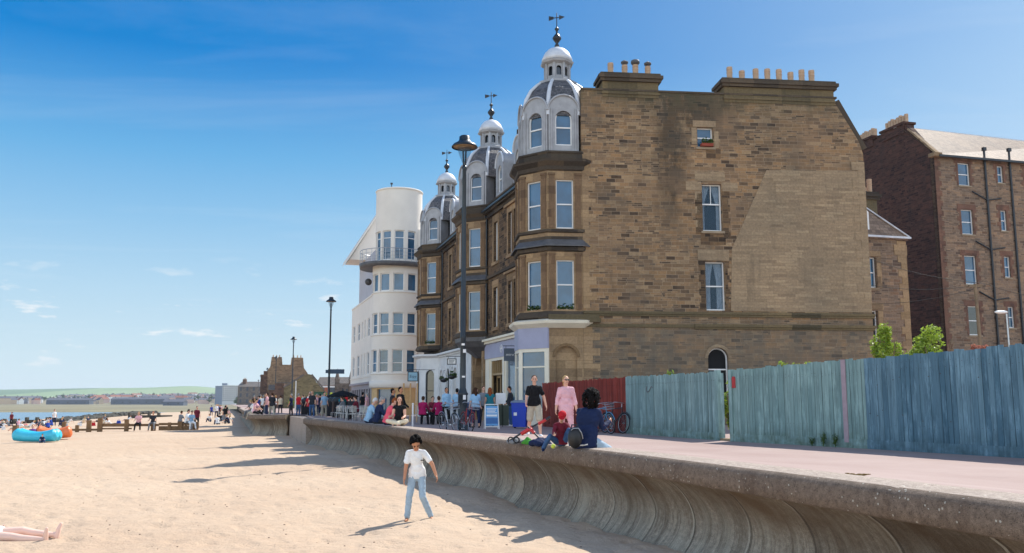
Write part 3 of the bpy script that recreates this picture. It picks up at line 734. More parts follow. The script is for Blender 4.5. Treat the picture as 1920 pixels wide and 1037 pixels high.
for i in range(3):
    root = ten[i]; c = TC[i]; e = ends[i] - c; L = e.length; e.normalize(); M = frame(c + Vector((-e.y, e.x, 0)) * .7, -e)   # x towards the viewer
    n_out = Vector((-e.y, e.x, 0))
    if n_out.x > 0: n_out = -n_out
    M = frame(c + n_out * .7, -e)
    holes = []; wins = []
    if i < 2:
        cols_ = [(-3.95 - .0, .36), (-5.15, .36), (-7.9, .42)]
        cols_ = [(-4.55, .34), (-5.55, .34), (-8.3, .42)]
    else: cols_ = [(-3.1, .36)]
    for (x, wd) in cols_:
        for z0, z1 in ((5.14, 7.38), (8.82, 11.1)): holes.append(rect(x - wd, x + wd, z0, z1)); wins.append((x - wd, x + wd, z0, z1))
    m = MB(M); m.prism(rect(-L, 0, 4.6, 11.7), 0, .4, holes=holes, hole_depth=.24); pbuild(m, 'wall', m_rubble, root)
    wobj = [win(root, M, *a, y=.18) for a in wins]
    # sandstone margins
    wi = 0
    for (x, wd) in cols_:
        for z0, z1 in ((5.14, 7.38), (8.82, 11.1)):
            mg = MB(M)
            for sx in (-1, 1):
                xa = x + sx * wd; mg.box(min(xa, xa + sx * .2), max(xa, xa + sx * .2), -.025, .02, z0, z1)
            mg.box(x - wd - .2, x + wd + .2, -.027, .02, z1 + .002, z1 + .4); mg.box(x - wd - .22, x + wd + .22, -.08, .02, z0 - .18, z0 - .002)
            pbuild(mg, 'surround', m_ashlar, wobj[wi]); wi += 1
    if i < 2:   # entablature over the paired lights
        for z in (7.78, 11.42): mg = MB(M); mg.box(-6.3, -3.8, -.16, .02, z + .003, z + .13); pbuild(mg, 'hood', m_ashlar, root)
        for z0, z1 in ((5.14, 7.38), (8.82, 11.1)): mg = MB(M); mg.box(-5.15, -4.95, -.05, .02, z0, z1); pbuild(mg, 'mullion', m_mull, root)
    for z0_, z1_, d_ in ((8.0, 8.16, .12), (4.55, 4.72, .10)): co = MB(M); co.box(-L, -.6, -d_, .1, z0_, z1_); pbuild(co, 'string_course', m_soot, root)
    co = MB(M); co.box(-L, -.6, -.14, .1, 11.55, 11.757); co.box(-L, -.6, -.34, .1, 11.76, 11.98); co.box(-L, -.6, -.06, .3, 11.981, 12.32); co.box(-L, -.6, -.12, .3, 12.321, 12.42)
    pbuild(co, 'cornice_trim', m_soot, root)
    gt = MB(M); gt.box(-L, -.6, -.46, -.345, 11.86, 11.98); pbuild(gt, 'gutter', m_iron, root)
    # mansard slope
    rf = MB(M); rf.add([(-L, .3, 12.4), (0, .3, 12.4), (0, 1.7, 15.3), (-L, 1.7, 15.3), (0, 2.0, 15.35), (-L, 2.0, 15.35)], [(0, 1, 2, 3), (3, 2, 4, 5)]); pbuild(rf, 'mansard_slope', m_slate, root)
    if i < 2:
        for x in ((-4.6, -8.0) if i == 0 else (-4.9, -8.4)):
            dd = MB(M); dd.prism(arc(x - .72, x + .72, 12.43, 14.3, 14), .12, 1.7, holes=[arc(x - .4, x + .4, 12.75, 13.9, 10)], hole_depth=.2); d_ = pbuild(dd, 'dormer', m_lead, root)
            hm = MB(M); hm.tube([(x + .76 * math.cos(math.pi * q / 12), .1, 14.3 + .76 * math.sin(math.pi * q / 12)) for q in range(13)], .055, 6); pbuild(hm, 'hood_mould', m_leadl, d_)
            win(d_, M, x - .4, x + .4, 12.75, 14.3, y=.24, arch=True)
    # roof body behind
    rb = MB(); W = 13.5 if i == 0 else 11.5
    P0 = (GO + GU * 1.2 if i == 0 else c + GU * .9); 
    prof = [(0, -.1), (0, 15.2), (11.2, 15.2), (12.4, 13.3), (12.45, -.1)] if i == 0 else [(0, -.1), (0, 15.25), (10.5, 15.25), (12.0, 13), (12.0, -.1)]
    pts = [P0 + GU * a + Vector((0, 0, z)) + EV * (.45 if i == 0 else 0) for a, z in prof]; sweep_poly(rb, pts, EV * (L - .4 if i == 0 else L)); pbuild(rb, 'roof', m_slate, root)
# chimney of the middle tenement seen between the domes
def pots(mb, pos, M=None):
    for (x, y, z, h, kind) in pos:
        r = .135
        mb.lathe([(r * 1.02, 0), (r, .03), (r, h * .60), (r * 1.1, h * .61), (r * 1.1, h * .66), (r * .98, h * .67), (r * .98, h * .80), (r * 1.1, h * .81), (r * 1.1, h * .86), (r, h * .87), (r * 1.02, h), (r * .8, h), (r * .8, h * .9)], (x, y, z), 12, False)
def chimney(root, M, x0, x1, y0, y1, z0, z1, potxs, mat=None, cowls=(), caph=.42):
    b = MB(M); b.box(x0, x1, y0, y1, z0, z1 - caph)
    b.box(x0 - .05, x1 + .05, y0 - .05, y1 + .05, z0 + (z1 - z0) * .12, z0 + (z1 - z0) * .12 + .1)
    s_ = pbuild(b, 'chimney_stack', mat or m_moss, root)
    cc = MB(M); cc.box(x0 - .12, x1 + .12, y0 - .12, y1 + .12, z1 - caph + .002, z1 - caph + .14); cc.box(x0 - .2, x1 + .2, y0 - .2, y1 + .2, z1 - caph + .144, z1 - .12); cc.box(x0 - .1, x1 + .1, y0 - .1, y1 + .1, z1 - .118, z1); pbuild(cc, 'chimney_cap', m_soot, s_)
    for k, (px_, h) in enumerate(potxs):
        p = MB(M); pots(p, [(px_, (y0 + y1) / 2, z1 - .01, h, 0)]); po = pbuild(p, 'chimney_pot', m_pot, s_)
        if k in cowls:
            q = MB(M); q.lathe([(.10, h - .02), (.1, h + .07), (.17, h + .08), (.18, h + .16), (.05, h + .24), (0.001, h + .25)] if k != 2 else [(.13, h - .02), (.20, h + .06), (.22, h + .1), (.2, h + .2), (.12, h + .24), (0.001, h + .25)], (px_, (y0 + y1) / 2, z1), 10); pbuild(q, 'cowl', m_leadd, po)
    return s_
Mb = frame(TC[1] + Vector((2.2, -3.4, 0)), (1, 0))
chimney(ten[1], Mb, -.45, .55, 0, .9, 13.5, 16.6, [(-.15, .7)], m_moss)
# --- gable of the end tenement
root = ten[0]
outl = [(.1, -.4), (13.72, -.4), (13.69, 12.72), (13.5, 13.35), (12.42, 15.2), (12.42, 15.4), (.1, 15.4)]
w1, w2, w3, w4 = (5.6, 6.36, 12.82, 13.78), (5.74, 6.67, 8.84, 11.06), (5.79, 6.70, 5.16, 7.41), (5.79, 6.73, .9, 3.46)
m = MB(MG); m.prism(outl, 0, .45, holes=[rect(*w1), rect(*w2), rect(*w3), arc(w4[0], w4[1], w4[2], w4[3] - .47)], hole_depth=.26)
pbuild(m, 'gable_wall', m_gable, root)
win(root, MG, *w1, y=.2, sill=m_slab); win(root, MG, *w2, y=.2, vbar=True, curtain=.30, mid=.58, sill=m_slab); win(root, MG, *w3, y=.2, curtain=.16, mid=.5); win(root, MG, *w4, y=.2, arch=True, glass=m_dark, mid=.62)
m = MB(MG); m.prism([(8.88, 11.80), (13.66, 11.88), (13.69, 5.14), (6.93, 5.14), (7.07, 8.01)], -.022, .01); pbuild(m, 'repaired_panel', m_panel, root)
t = MB(MG)
t.box(5.42, 6.86, -.012, .05, 11.2, 11.66); t.box(4.98, 5.70, -.011, .05, 10.74, 11.16); t.box(6.72, 7.46, -.011, .05, 10.74, 11.16)
pbuild(t, 'window_surround', m_panel, root); t = MB(MG); t.box(5.45, 6.92, -.034, .05, 7.46, 7.95); pbuild(t, 'lintel', m_panel, root); t = MB(MG)
t.box(5.32, 5.57, -.013, .05, 12.95, 13.75); t.box(6.4, 6.62, -.013, .05, 12.8, 13.6); t.box(5.40, 6.5, -.012, .05, 13.8, 14.1)
pbuild(t, 'window_surround', m_panel, root); t = MB(MG)
for z, l in ((8.9, .32), (9.6, .32), (10.2, .3)): t.box(5.40, 5.70, -.012, .05, z, z + .5)
for (xa, xb, za, zb) in ((5.40, 5.73, 8.7, 10.72), (6.69, 7.05, 8.5, 10.72), (5.48, 5.78, 5.2, 7.44), (6.72, 6.92, 5.2, 7.44), (5.62, 6.8, 8.2, 8.7), (6.0, 6.7, 12.3, 12.75)):
    z = za; k = 0; ds = MB(MG)
    while z < zb - .1: ds.box(xa + (.08 if k % 2 and xb - xa < .5 and xa < 6 else 0), xb - (.08 if k % 2 and xa > 6 else 0), -.012, .02, z, min(z + .31, zb)); z += .32; k += 1
    pbuild(ds, 'dark_stones_patch', m_rubble, root)
hood = [(6.26 + .62 * math.cos(math.pi * q / 14), 2.99 + .62 * math.sin(math.pi * q / 14)) for q in range(15)] + [(6.26 - .48 * math.cos(math.pi * q / 14), 2.99 + .48 * math.sin(math.pi * q / 14)) for q in range(15)]
pbuild(t, 'stone_patch', m_panel, root); t = MB(MG); t.prism(hood, -.05, .05)
pbuild(t, 'arch_hood', m_panel, root)
# quoins at the turret corner and on the right edge
q = MB(MG); z = 5.2; k = 0
while z < 12.2:
    q.box(.102, .40 + .32 * (k % 2), -.014, .03, z, z + .36 - .008); z += .36; k += 1
pbuild(q, 'quoin', m_ashlar, root); q = MB(MG); z = .0; k = 0
while z < 4.2: q.box(.102, .5 + .34 * (k % 2), -.014, .03, z, z + .33); z += .342; k += 1
pbuild(q, 'quoin_trim', m_ashlar, root)
q = MB(MG); z = 5.6; k = 0
while z < 12.2:
    q.box(13.36 - .3 * (k % 2), 13.70, -.036, .0, z, z + .42)
    z += .42; k += 1
pbuild(q, 'edge_stone_trim', m_panel, root)
s = MB(MG)
s.box(.1, 13.80, -.10, .02, 4.96, 5.07); s.box(.1, 13.78, -.06, .02, 4.86, 4.955); s.box(5.2, 13.80, -.11, .02, 4.40, 4.52); s.box(5.2, 13.78, -.06, .02, 4.30, 4.395); s.box(.1, 5.2, -.05, .02, 4.36, 4.50)
pbuild(s, 'string_course_molding', m_moss, root)
s = MB(MG); s.box(.1, 12.5, -.05, .5, 15.402, 15.49); s.bar((12.46, .2, 15.3), (13.74, .2, 12.95), .54, .12, up=(0, -1, 0)); pbuild(s, 'skew_coping', m_soot, root)
chimney(root, MG, 1.12, 3.78, -.03, .95, 15.1, 16.27, [(1.62, .66), (2.3, .58), (2.82, .62), (3.42, .56)], cowls=(1, 2, 3), mat=m_moss)
chimney(root, MG, 6.95, 12.36, -.03, .95, 15.05, 16.22, [(7.43, .74), (8.04, .58), (8.73, .7), (9.31, .72), (9.89, .72), (10.47, .6), (11.03, .74), (11.53, .74)], mat=m_moss)
# flower box on the small gable window
fb = MB(MG); fb.box(5.75, 6.3, -.18, .1, 12.84, 12.98); pbuild(fb, 'flower_box', plain('terracotta_box', lin(140, 60, 40), .8), root)
# rear side wall of the gable block
# --- ground floor of the end tenement
a276 = facetM(TC[0], 276, tr); 
m = MB(a276); m.prism(rect(-hw, hw, -.2, 4.9), 0, .3, holes=[arc(-.47, .5, .1, 3.0)], hole_depth=.14); m.box(-.6, .6, .13, .16, 0, 3.6); pbuild(m, 'blind_arch_wall', m_ashlar, root)
m = MB(a276); hood = [(.015 + .62 * math.cos(math.pi * q / 14), 3.0 + .62 * math.sin(math.pi * q / 14)) for q in range(15)] + [(.015 - .5 * math.cos(math.pi * q / 14), 3.0 + .5 * math.sin(math.pi * q / 14)) for q in range(15)]
m.prism(hood, -.05, .02); pbuild(m, 'arch_hood', m_trim, root)
m = MB(a276); m.box(-hw, hw + .75, -.24, .0, 4.56, 4.74); m.box(-hw, hw + .7, -.16, 0, 4.74, 4.9); pbuild(m, 'mossy_ledge', m_moss, root)
shop = MB(); fas = MB(); cor = MB(); gl = MB()
for a in (231, 186, 141):
    M = facetM(TC[0], a, tr + .05); h = hw + .03
    shop.M = M; shop.prism(rect(-h, h, -.1, 3.4), 0, .1, holes=[rect(-h + .2, h - .2, .75, 3.25)], hole_depth=.1); shop.box(-h + .2, h - .2, .02, .08, 2.55, 2.62)
    gl.M = M; gl.prism(rect(-h + .2, h - .2, .75, 3.25), .06, .07)
    fas.M = M; fas.prism(rect(-h, h, 3.4, 4.34), -.03, .1)
M0 = frame(TC[0] + Vector((-.954, -.3, 0)).normalized() * .7, -(TC[1] - TC[0]))
Ls = 10.4
holes = [rect(-3.9, -1.9, .8, 3.2), rect(-6.2, -4.3, .8, 3.2), rect(-9.2, -7.0, 0.0, 3.3)]
shop.M = M0; shop.prism(rect(-Ls, -.9, -.1, 3.45), 0, .25, holes=holes, hole_depth=.15)
for x in (-.95, -4.1, -6.6, -9.5): shop.box(x - .14, x + .14, -.07, .02, 0, 3.4)
gl.M = M0; gl.prism(holes[0], .1, .11); gl.prism(holes[1], .1, .11)
fas.M = M0; fas.prism(rect(-Ls, -.9, 3.45, 4.28), -.05, .2)
cor.lathe([((tr + .05) * OC, 4.3), ((tr + .3) * OC, 4.5), ((tr + .34) * OC, 4.62), ((tr + .1) * OC, 4.7)], TC[0], 8, False, rot0)
cor.M = M0; cor.box(-Ls, -.9, -.16, .1, 4.29, 4.42); cor.box(-Ls, -.9, -.3, .1, 4.424, 4.54)
sf = pbuild(shop, 'shopfront', m_cream, root); pbuild(gl, 'shop_window', m_glass, sf); pbuild(fas, 'fascia', m_lav, sf); pbuild(cor, 'shop_cornice', m_cream, sf)
d = MB(M0); d.box(-9.2, -7.0, .6, .62, 0, 3.3); pbuild(d, 'dark_doorway', m_dark, sf)
d = MB(M0)
d.box(-9.2, -7.0, .05, .12, 2.5, 2.6); 
for k in range(7): d.box(-9.2 + k * .367 - .03, -9.2 + k * .367 + .03, .05, .12, 2.6, 3.3)
d.box(-9.2, -9.1, .05, .12, 0, 3.3); d.box(-7.1, -7.0, .05, .12, 0, 3.3); d.prism(rect(-9.1, -8.3, .05, 2.5), .3, .34, holes=[rect(-8.98, -8.42, 1.0, 2.35)], hole_depth=.04)
pbuild(d, 'shop_door', plain('varnished_wood', lin(170, 138, 92), .5), sf)
lg = MB(M0); lg.lathe([(.001, 0), (.18, .001)], (0, 0, 0), 16); 
lg = MB(M0); lg.tube([(-7.0 + .2 * math.cos(a), -.06, 3.88 + .2 * math.sin(a)) for a in [i * math.pi / 8 for i in range(16)]], .02, 5, closed=True); lg.box(-7.12, -6.88, -.065, -.052, 3.85, 3.91); lg.box(-7.06, -6.94, -.065, -.052, 3.94, 3.98); pbuild(lg, 'round_emblem', m_white, sf)
# portal of the middle tenement
M1 = frame(TC[1] + Vector((-.954, -.3, 0)).normalized() * .7, -(TC[2] - TC[1]))
root = ten[1]
p = MB(M0); p.prism(rect(-13.6, -Ls - .02, -.1, 4.6), .0, .9, holes=[arc(-12.7, -11.0, 0, 2.9)], hole_depth=.9); p.box(-12.9, -10.8, -.12, .0, 3.95, 4.15)
p.box(-13.2, -12.8, -.1, .0, 0, 3.95); p.box(-10.9, -10.5, -.1, .0, 0, 3.95)
po = pbuild(p, 'entrance_portal', m_ashlar, root)
p = MB(M0); p.box(-12.7, -11.0, .8, .84, 0, 3.8); pbuild(p, 'front_door', plain('dark_brown_door', lin(60, 42, 32), .5), po)
p = MB(); p.lathe([(.9, 3.6), (1.3, 3.9), (1.7 * OC, 4.2), ((tr + .02) * OC, 4.5), ((tr + .04) * OC, 4.78)], TC[1], 8, False, R(fa + 22.5)); pbuild(p, 'turret_corbel', m_leadd, root)
# white pub front under the middle and far tenement
def pubfront(M, x0, x1, root, doors):
    hs = [arc(a, b, .7 if k else 0, 3.0 - 0) if False else (arc(a, b, z, 3.3 - (b - a) / 2)) for a, b, z, k in doors]
    m = MB(M); m.prism(rect(x0, x1, -.1, 4.15), -.10, .15, holes=hs, hole_depth=.2)
    for a, b, z, k in doors: 
        for xx in (a - .22, b + .22): m.box(xx - .1, xx + .1, -.16, -.1, 0, 3.5)
    o = pbuild(m, 'pub_front', m_pub, root)
    c = MB(M); c.box(x0, x1, -.2, .1, 4.155, 4.28); c.box(x0, x1, -.38, .1, 4.285, 4.42); pbuild(c, 'pub_cornice', m_pub, o)
    for a, b, z, k in doors: win(o, M, a, b, z, 3.3, y=.05, arch=True, glass=m_glassd, fm=m_iron if k else m_white, mid=.6)
    return o
pubfront(M1, -13.2, -1.6, root, [(-4.4, -3.4, .7, 1), (-6.6, -5.6, .7, 0), (-8.9, -7.8, 0, 1), (-11.2, -10.2, .7, 0)])
root = ten[2]
M2 = frame(TC[2] + Vector((-.958, -.285, 0)) * .7, -(ends[2] - TC[2])); pubfront(M2, -4.3, -1.0, root, [(-3.3, -2.4, .7, 1)])
m = MB(); g3 = MB()
for a in (fa + 45, fa, fa - 45):
    M = facetM(TC[2], a, tr + .02); m.M = M; m.prism(rect(-hw - .02, hw + .02, -.1, 4.2), 0, .2, holes=[arc(-.36, .36, .35, 2.95)], hole_depth=.18)
    win(root, M, -.36, .36, .35, 3.31, y=.1, arch=True, glass=m_glassd, fm=m_iron, mid=.5)
m.M = Matrix.Identity(4); m.lathe([((tr + .02) * OC, 4.15), ((tr + .3) * OC, 4.3), ((tr + .3) * OC, 4.42), (tr * OC, 4.44)], TC[2], 8, False, R(fa + 22.5))
pbuild(m, 'turret_base', m_pub, root)
# north side wall of far tenement is hidden; drainpipe
def drainpipe(root, M, x, z0, z1, y=-.1, r=.055):
    m = MB(M); m.tube([(x, y, z0), (x, y, z1)], r, 8); z = z0 + 1
    while z < z1: m.box(x - .09, x + .09, y - .02, .0, z - .03, z + .03); z += 1.8
    m.box(x - .13, x + .13, y - .12, y + .08, z1 - .02, z1 + .22); return pbuild(m, 'drainpipe', m_iron, root)
drainpipe(ten[1], M1, -10.6, 4.4, 11.6); drainpipe(ten[0], M0, -9.9, 4.6, 11.6)
# window boxes with plants
def box_plants(M, x0, x1, z, root, y=-.02):
    m = MB(M)
    for _ in range(120):
        x = random.uniform(x0, x1); yy = y - random.uniform(-.05, .14); zz = z + abs(random.gauss(0, .1)); s_ = .035
        a = Vector((random.uniform(-1, 1), random.uniform(-1, 1), random.uniform(-1, 1))).normalized() * s_; b = a.cross(Vector((random.random(), random.random(), 1))).normalized() * s_
        p = Vector((x, yy, zz)); m.add([p - a - b, p + a - b, p + a + b, p - a + b], [(0, 1, 2, 3)])
    return pbuild(m, 'window_plants', m_leafd, root)
box_plants(facetM(TC[0], 276, tr), -.36, .36, 5.16, ten[0], .1); box_plants(facetM(TC[0], 231, tr), -.36, .36, 5.16, ten[0], .1); box_plants(facetM(TC[2], fa + 45, tr), -.38, .38, 5.2, ten[2]); box_plants(MG, 5.8, 6.3, 12.98, ten[0], -.05)

# ------------------------------------------------------------------ the white modern block with the round corner tower
wc = Vector((-9.75, 75.9, 0)); rw = thing('modern_apartment_block', 'white rendered modern apartment block with round glazed corner tower and curved balcony', 'building', (wc.x, wc.y, 0), world=True)
A0 = 277.3
def cyl_wall(mb, c, r, z0, z1, a0, a1, holes=(), th=.25, da=3.0):
    """curved wall with rectangular openings: angular grid"""
    As = sorted(set([a0, a1] + [h[0] for h in holes] + [h[1] for h in holes] + [a0 + k * da for k in range(int((a1 - a0) / da) + 1)]))
    Zs = sorted(set([z0, z1] + [h[2] for h in holes] + [h[3] for h in holes]))
    P = lambda a, z, rr: (c.x + rr * math.cos(R(a)), c.y + rr * math.sin(R(a)), z)
    ins = lambda a, z: any(h[0] < a < h[1] and h[2] < z < h[3] for h in holes)
    for a, b in zip(As, As[1:]):
        if b - a < 1e-4: continue
        for z, zz in zip(Zs, Zs[1:]):
            if ins((a + b) / 2, (z + zz) / 2): continue
            q = [P(a, z, r), P(b, z, r), P(b, zz, r), P(a, zz, r)]
            mb.add(q, [(0, 1, 2, 3)], True, uvs=[(R(a) * r, z), (R(b) * r, z), (R(b) * r, zz), (R(a) * r, zz)])
    for h in holes:
        for a in (h[0], h[1]): mb.add([P(a, h[2], r), P(a, h[3], r), P(a, h[3], r - th), P(a, h[2], r - th)], [(0, 1, 2, 3)])
        for z in (h[2], h[3]):
            mb.add([P(h[0], z, r), P(h[1], z, r), P(h[1], z, r - th), P(h[0], z, r - th)], [(0, 1, 2, 3)])
def cyl_win(root, c, r, a0, a1, z0, z1, mid=.45, y=.12, fw=.07):
    am = (a0 + a1) / 2; w_ = r * math.sin(R((a1 - a0) / 2)); M = facetM(c, am, r * math.cos(R((a1 - a0) / 2)) - y)
    return win(root, M, -w_, w_, z0, z1, y=0.0, mid=mid, fw=fw)
rt = 1.98; rl = 2.15
offs = [-88, -62, -31, 2, 35, 66]; hw_ = 12
m = MB(); cyl_wall(m, wc, rt, 15.55, 18.9, A0 - 180, A0 + 180); cyl_wall(m, wc, rt, 12.7, 15.55, A0 - 180, A0 + 180, [(A0 + o - hw_, A0 + o + hw_, 12.85, 15.35) for o in offs])
m.lathe([(rt + .05, 18.9), (rt + .07, 19.0), (rt + .02, 19.06), (rt - .2, 19.06)], wc, 48)
tow = pbuild(m, 'round_tower', m_render, rw)
for o in offs: cyl_win(rw, wc, rt, A0 + o - hw_, A0 + o + hw_, 12.85, 15.35, mid=.75)
m = MB(); rows_ = [(3.45, 5.35), (6.65, 8.4), (10.2, 11.7)]
hl = [(A0 + o - hw_, A0 + o + hw_, z0, z1) for o in offs for z0, z1 in rows_]
cyl_wall(m, wc, rl, 2.3, 12.7, A0 - 110, A0 + 100, hl)
m.lathe([(rl, 2.2), (rl + .10, 2.25), (rl + .10, 2.75), (rl, 2.8)], wc, 48)
for z in (3.3, 6.5, 10.05): m.lathe([(rl, z), (rl + .06, z + .01), (rl + .06, z + .1), (rl, z + .11)], wc, 48)
pbuild(m, 'curved_bay', m_render, rw)
for o in offs:
    for z0, z1 in rows_: cyl_win(rw, wc, rl, A0 + o - hw_, A0 + o + hw_, z0, z1, mid=.42 if z0 < 9 else 0)
# core, ground floor shop
m = MB(); m.lathe([(1.5, 0), (1.5, 19.0), (.01, 19.0)], wc, 24); pbuild(m, 'inner_core', m_dark, rw)
m = MB(); cyl_wall(m, wc, rl - .12, -.1, 2.3, A0 - 110, A0 + 100, [(A0 - 50, A0 - 2, 0, 2.1)]); gfs = pbuild(m, 'ground_floor', plain('tan_timber_cladding', lin(206, 170, 118), .7, .15, 3), rw)
m = MB(); cyl_wall(m, wc, rl - .3, 0, 2.1, A0 - 50, A0 - 2, []); pbuild(m, 'shop_glazing', m_glass, gfs)
# balcony
m = MB(); bc = wc + Vector((-1.0, -.15, 0)); rb_ = 3.0
P_ = lambda a, z, rr: (wc.x + rr * math.cos(R(a)), wc.y + rr * math.sin(R(a)), z)
def brad(a):    # the balcony swells out towards the sea side
    t = max(0, math.cos(R(a - 190))); return 2.5 + .75 * t
As = [A0 - 130 + k * 6 for k in range(40)]; V = []; Fc = []
for a in As: V += [P_(a, 12.45, rt), P_(a, 12.25, brad(a)), P_(a, 12.62, brad(a) + .05), P_(a, 12.66, brad(a)), P_(a, 12.66, rt)]
for i in range(len(As) - 1):
    for j in range(4): q_ = i * 5 + j; Fc.append((q_, q_ + 5, q_ + 6, q_ + 1))
m.add(V, Fc, True); bal = pbuild(m, 'balcony', m_leadd, rw)
rl_ = MB(); rl_.tube([P_(a, 13.72, brad(a)) for a in As], .03, 6); rl_.tube([P_(a, 13.4, brad(a)) for a in As], .012, 5); rl_.tube([P_(a, 13.1, brad(a)) for a in As], .012, 5); rl_.tube([P_(a, 12.85, brad(a)) for a in As], .012, 5)
for a in As[::2]: rl_.tube([P_(a, 12.6, brad(a)), P_(a, 13.72, brad(a))], .022, 5)
pbuild(rl_, 'railing', m_steel, bal)
# sea-facing wing
we = Vector((-.30, .954, 0)); wo = wc + Vector((-.954, -.30, 0)) * 1.95
Mw = frame(wo, -we); Lw = 14.6
hs = []; 
for z0, z1 in ((3.45, 5.35), (6.75, 8.35)):
    for xa, xb in ((-3.9, -2.5), (-2.2, -1.6) if False else (-5.6, -4.9), (-7.4, -6.7), (-10.2, -8.6), (-13.4, -12.0)): hs.append((xa, xb, z0, z1))
m = MB(Mw); m.prism(rect(-Lw, 0, 2.6, 10.1), 0, .3, holes=[rect(*h) for h in hs], hole_depth=.12)
m.box(-Lw, 0, -.05, .0, 3.2, 3.3)
pbuild(m, 'wing_wall', m_render, rw)
for h in hs: win(rw, Mw, *h, y=.09, mid=.45)
m = MB(Mw); m.prism(rect(-Lw, 0, -.1, 2.6), .12, .3, holes=[rect(-Lw + .5 + k * 1.55, -Lw + 1.7 + k * 1.55, .3, 2.2) for k in range(9)], hole_depth=.12); m.box(-Lw, 0, -.12, .15, 2.602, 2.78)
wg = pbuild(m, 'wing_shopfront', plain('grey_shopfront', lin(150, 140, 146), .6), rw)
m = MB(Mw); m.box(-Lw + .3, -.3, .2, .21, .2, 2.3); pbuild(m, 'shop_glazing', m_glassd, wg)
m = MB(Mw); m.box(-Lw, -.05, .3, 9, 0, 10.0); m.box(-Lw + .0, 0, -.05, .35, 10.102, 10.25); pbuild(m, 'wing_body', m_render, rw)
# recessed top storeys in grey, mono-pitch roof sweeping down to seaward
m = MB(Mw); m.box(-11.6, -1.2, .25, 9, 10.26, 14.2); pbuild(m, 'recessed_storey', m_renderg, rw)
m = MB(Mw); m.prism([(0, 12.95), (0, 13.3), (0.01, 13.3)], 0, .1) if False else None
V = [(-12.2, -1.35, 14.15), (-7.4, -1.35, 14.15), (-7.4, 1.55, 18.9), (-12.2, 1.55, 18.9)]
m.add(V + [(a, b + .1, c_ + .42) for a, b, c_ in V], [(0, 3, 2, 1), (4, 5, 6, 7), (0, 1, 5, 4), (1, 2, 6, 5), (2, 3, 7, 6), (3, 0, 4, 7)]); pbuild(m, 'pitched_roof', m_render, rw)
m = MB(frame(wo + we * 7.7, (.954, .30))); m.prism([(-1.25, 14.2), (3.2, 14.2), (3.2, 18.8), (1.5, 18.8)], 0, 3.5); pbuild(m, 'roof_side', m_render, rw)
# flat part between the tower and the terrace
Mf = frame(wc + Vector((1.6, -.9, 0)), (1, .1))
m = MB(Mf); m.prism(rect(0, 3.2, -.1, 15.6), 0, 5); pbuild(m, 'link_wall', m_render, rw)
m = MB(); m.tube([(wc.x - .7, wc.y, 19.0), (wc.x - .7, wc.y, 19.9)], .04, 6); m.box(wc.x - .8, wc.x - .6, wc.y - .05, wc.y + .05, 19.75, 19.9); pbuild(m, 'aerial', m_iron, rw)
m = MB(Mw); m.lathe([(.001, .0), (.3, .04), (.45, .14)], (0, 0, 0), 14)
m = MB(); m.M = Matrix.Translation(wc + Vector((-2.6, .6, 11.3))) @ Matrix.Rotation(R(100), 4, 'X'); m.lathe([(.001, .0), (.2, .03), (.3, .1)], (0, 0, 0), 14); pbuild(m, 'satellite_dish', m_leadd, rw)
# ------------------------------------------------------------------ right-hand buildings
root = thing('rear_wing', 'small low stone wing with slate hip roof between the bare gable and the dark gable', 'building', (20.95, 47, 0), world=True)
Mr = frame((20.95, 47, 0), (.966, .26))
m = MB(Mr); m.prism(rect(-4.2, 0, -.3, 9.6), 0, .4, holes=[rect(-2.52, -1.90, 6.95, 8.57), rect(-2.55, -1.98, 4.1, 5.75)], hole_depth=.25); pbuild(m, 'wall', m_pinkst, root)
m = MB(frame((20.95, 47, 0), (-.26, .966))); m.prism(rect(0, 6, -.3, 9.6), 0.003, .3); pbuild(m, 'side_wall', m_pinkst, root)
win(root, Mr, -2.52, -1.90, 6.95, 8.57, y=.18, sill=m_panel); win(root, Mr, -2.55, -1.98, 4.1, 5.75, y=.18, glass=m_glassd)
m = MB(Mr); z = 0; k = 0
while z < 9.3:
    m.box(-.55 + .2 * (k % 2), .014, -.02, .02, z, z + .38); z += .38; k += 1
pbuild(m, 'quoin_trim', m_ashlar, root)
m = MB(Mr)
for x0, x1, z0, z1 in ((-2.8, -1.6, 8.6, 8.9), (-2.8, -1.6, 5.8, 6.15), (-1.87, -1.6, 6.95, 8.55), (-1.95, -1.65, 4.1, 5.75), (-.75, .05, 8.75, 9.3)): m = MB(Mr); m.box(x0, x1, -.03, .02, z0, z1); pbuild(m, 'dressed_stone', m_ashlar, root)
m = MB(Mr); m.add([(-4.3, -.15, 9.66), (.15, -.15, 9.66), (.15, 6, 9.66), (-2.3, 1.3, 12.0), (-2.3, 6, 12.0), (-4.3, 1.3, 12.0), (-4.3, 6, 12.0)], [(0, 1, 3, 5), (1, 2, 4, 3), (5, 3, 4, 6)]); m.box(-4.2, .1, -.12, 5.9, 9.55, 9.655); pbuild(m, 'hip_roof', m_tile, root)
m = MB(Mr); m.bar((.15, -.15, 9.72), (-2.3, 1.3, 12.07), .16, .06); m.bar((-4.2, -.2, 9.66), (.18, -.2, 9.66), .12, .1); pbuild(m, 'lead_flashing', m_leadl, root)
m = MB(Mr); m.prism([(-3.4, 9.8), (-2.1, 9.8), (-2.1, 11.0), (-2.75, 11.7), (-3.4, 11.0)], .1, 1.6, holes=[rect(-3.1, -2.4, 9.95, 10.95)], hole_depth=.1); d_ = pbuild(m, 'dormer', m_white, root); win(d_, Mr, -3.1, -2.4, 9.95, 10.95, y=.14)
chimney(root, Mr, -1.95, -.85, 1.0, 1.6, 10.3, 12.35, [(-1.75, .4), (-1.4, .3), (-1.05, .8)], m_moss)
root = thing('side_tenement', 'dark red gabled tenement with pinkish stone front and black drainpipes at the right edge', 'building', (29.08, 60, 0), world=True)
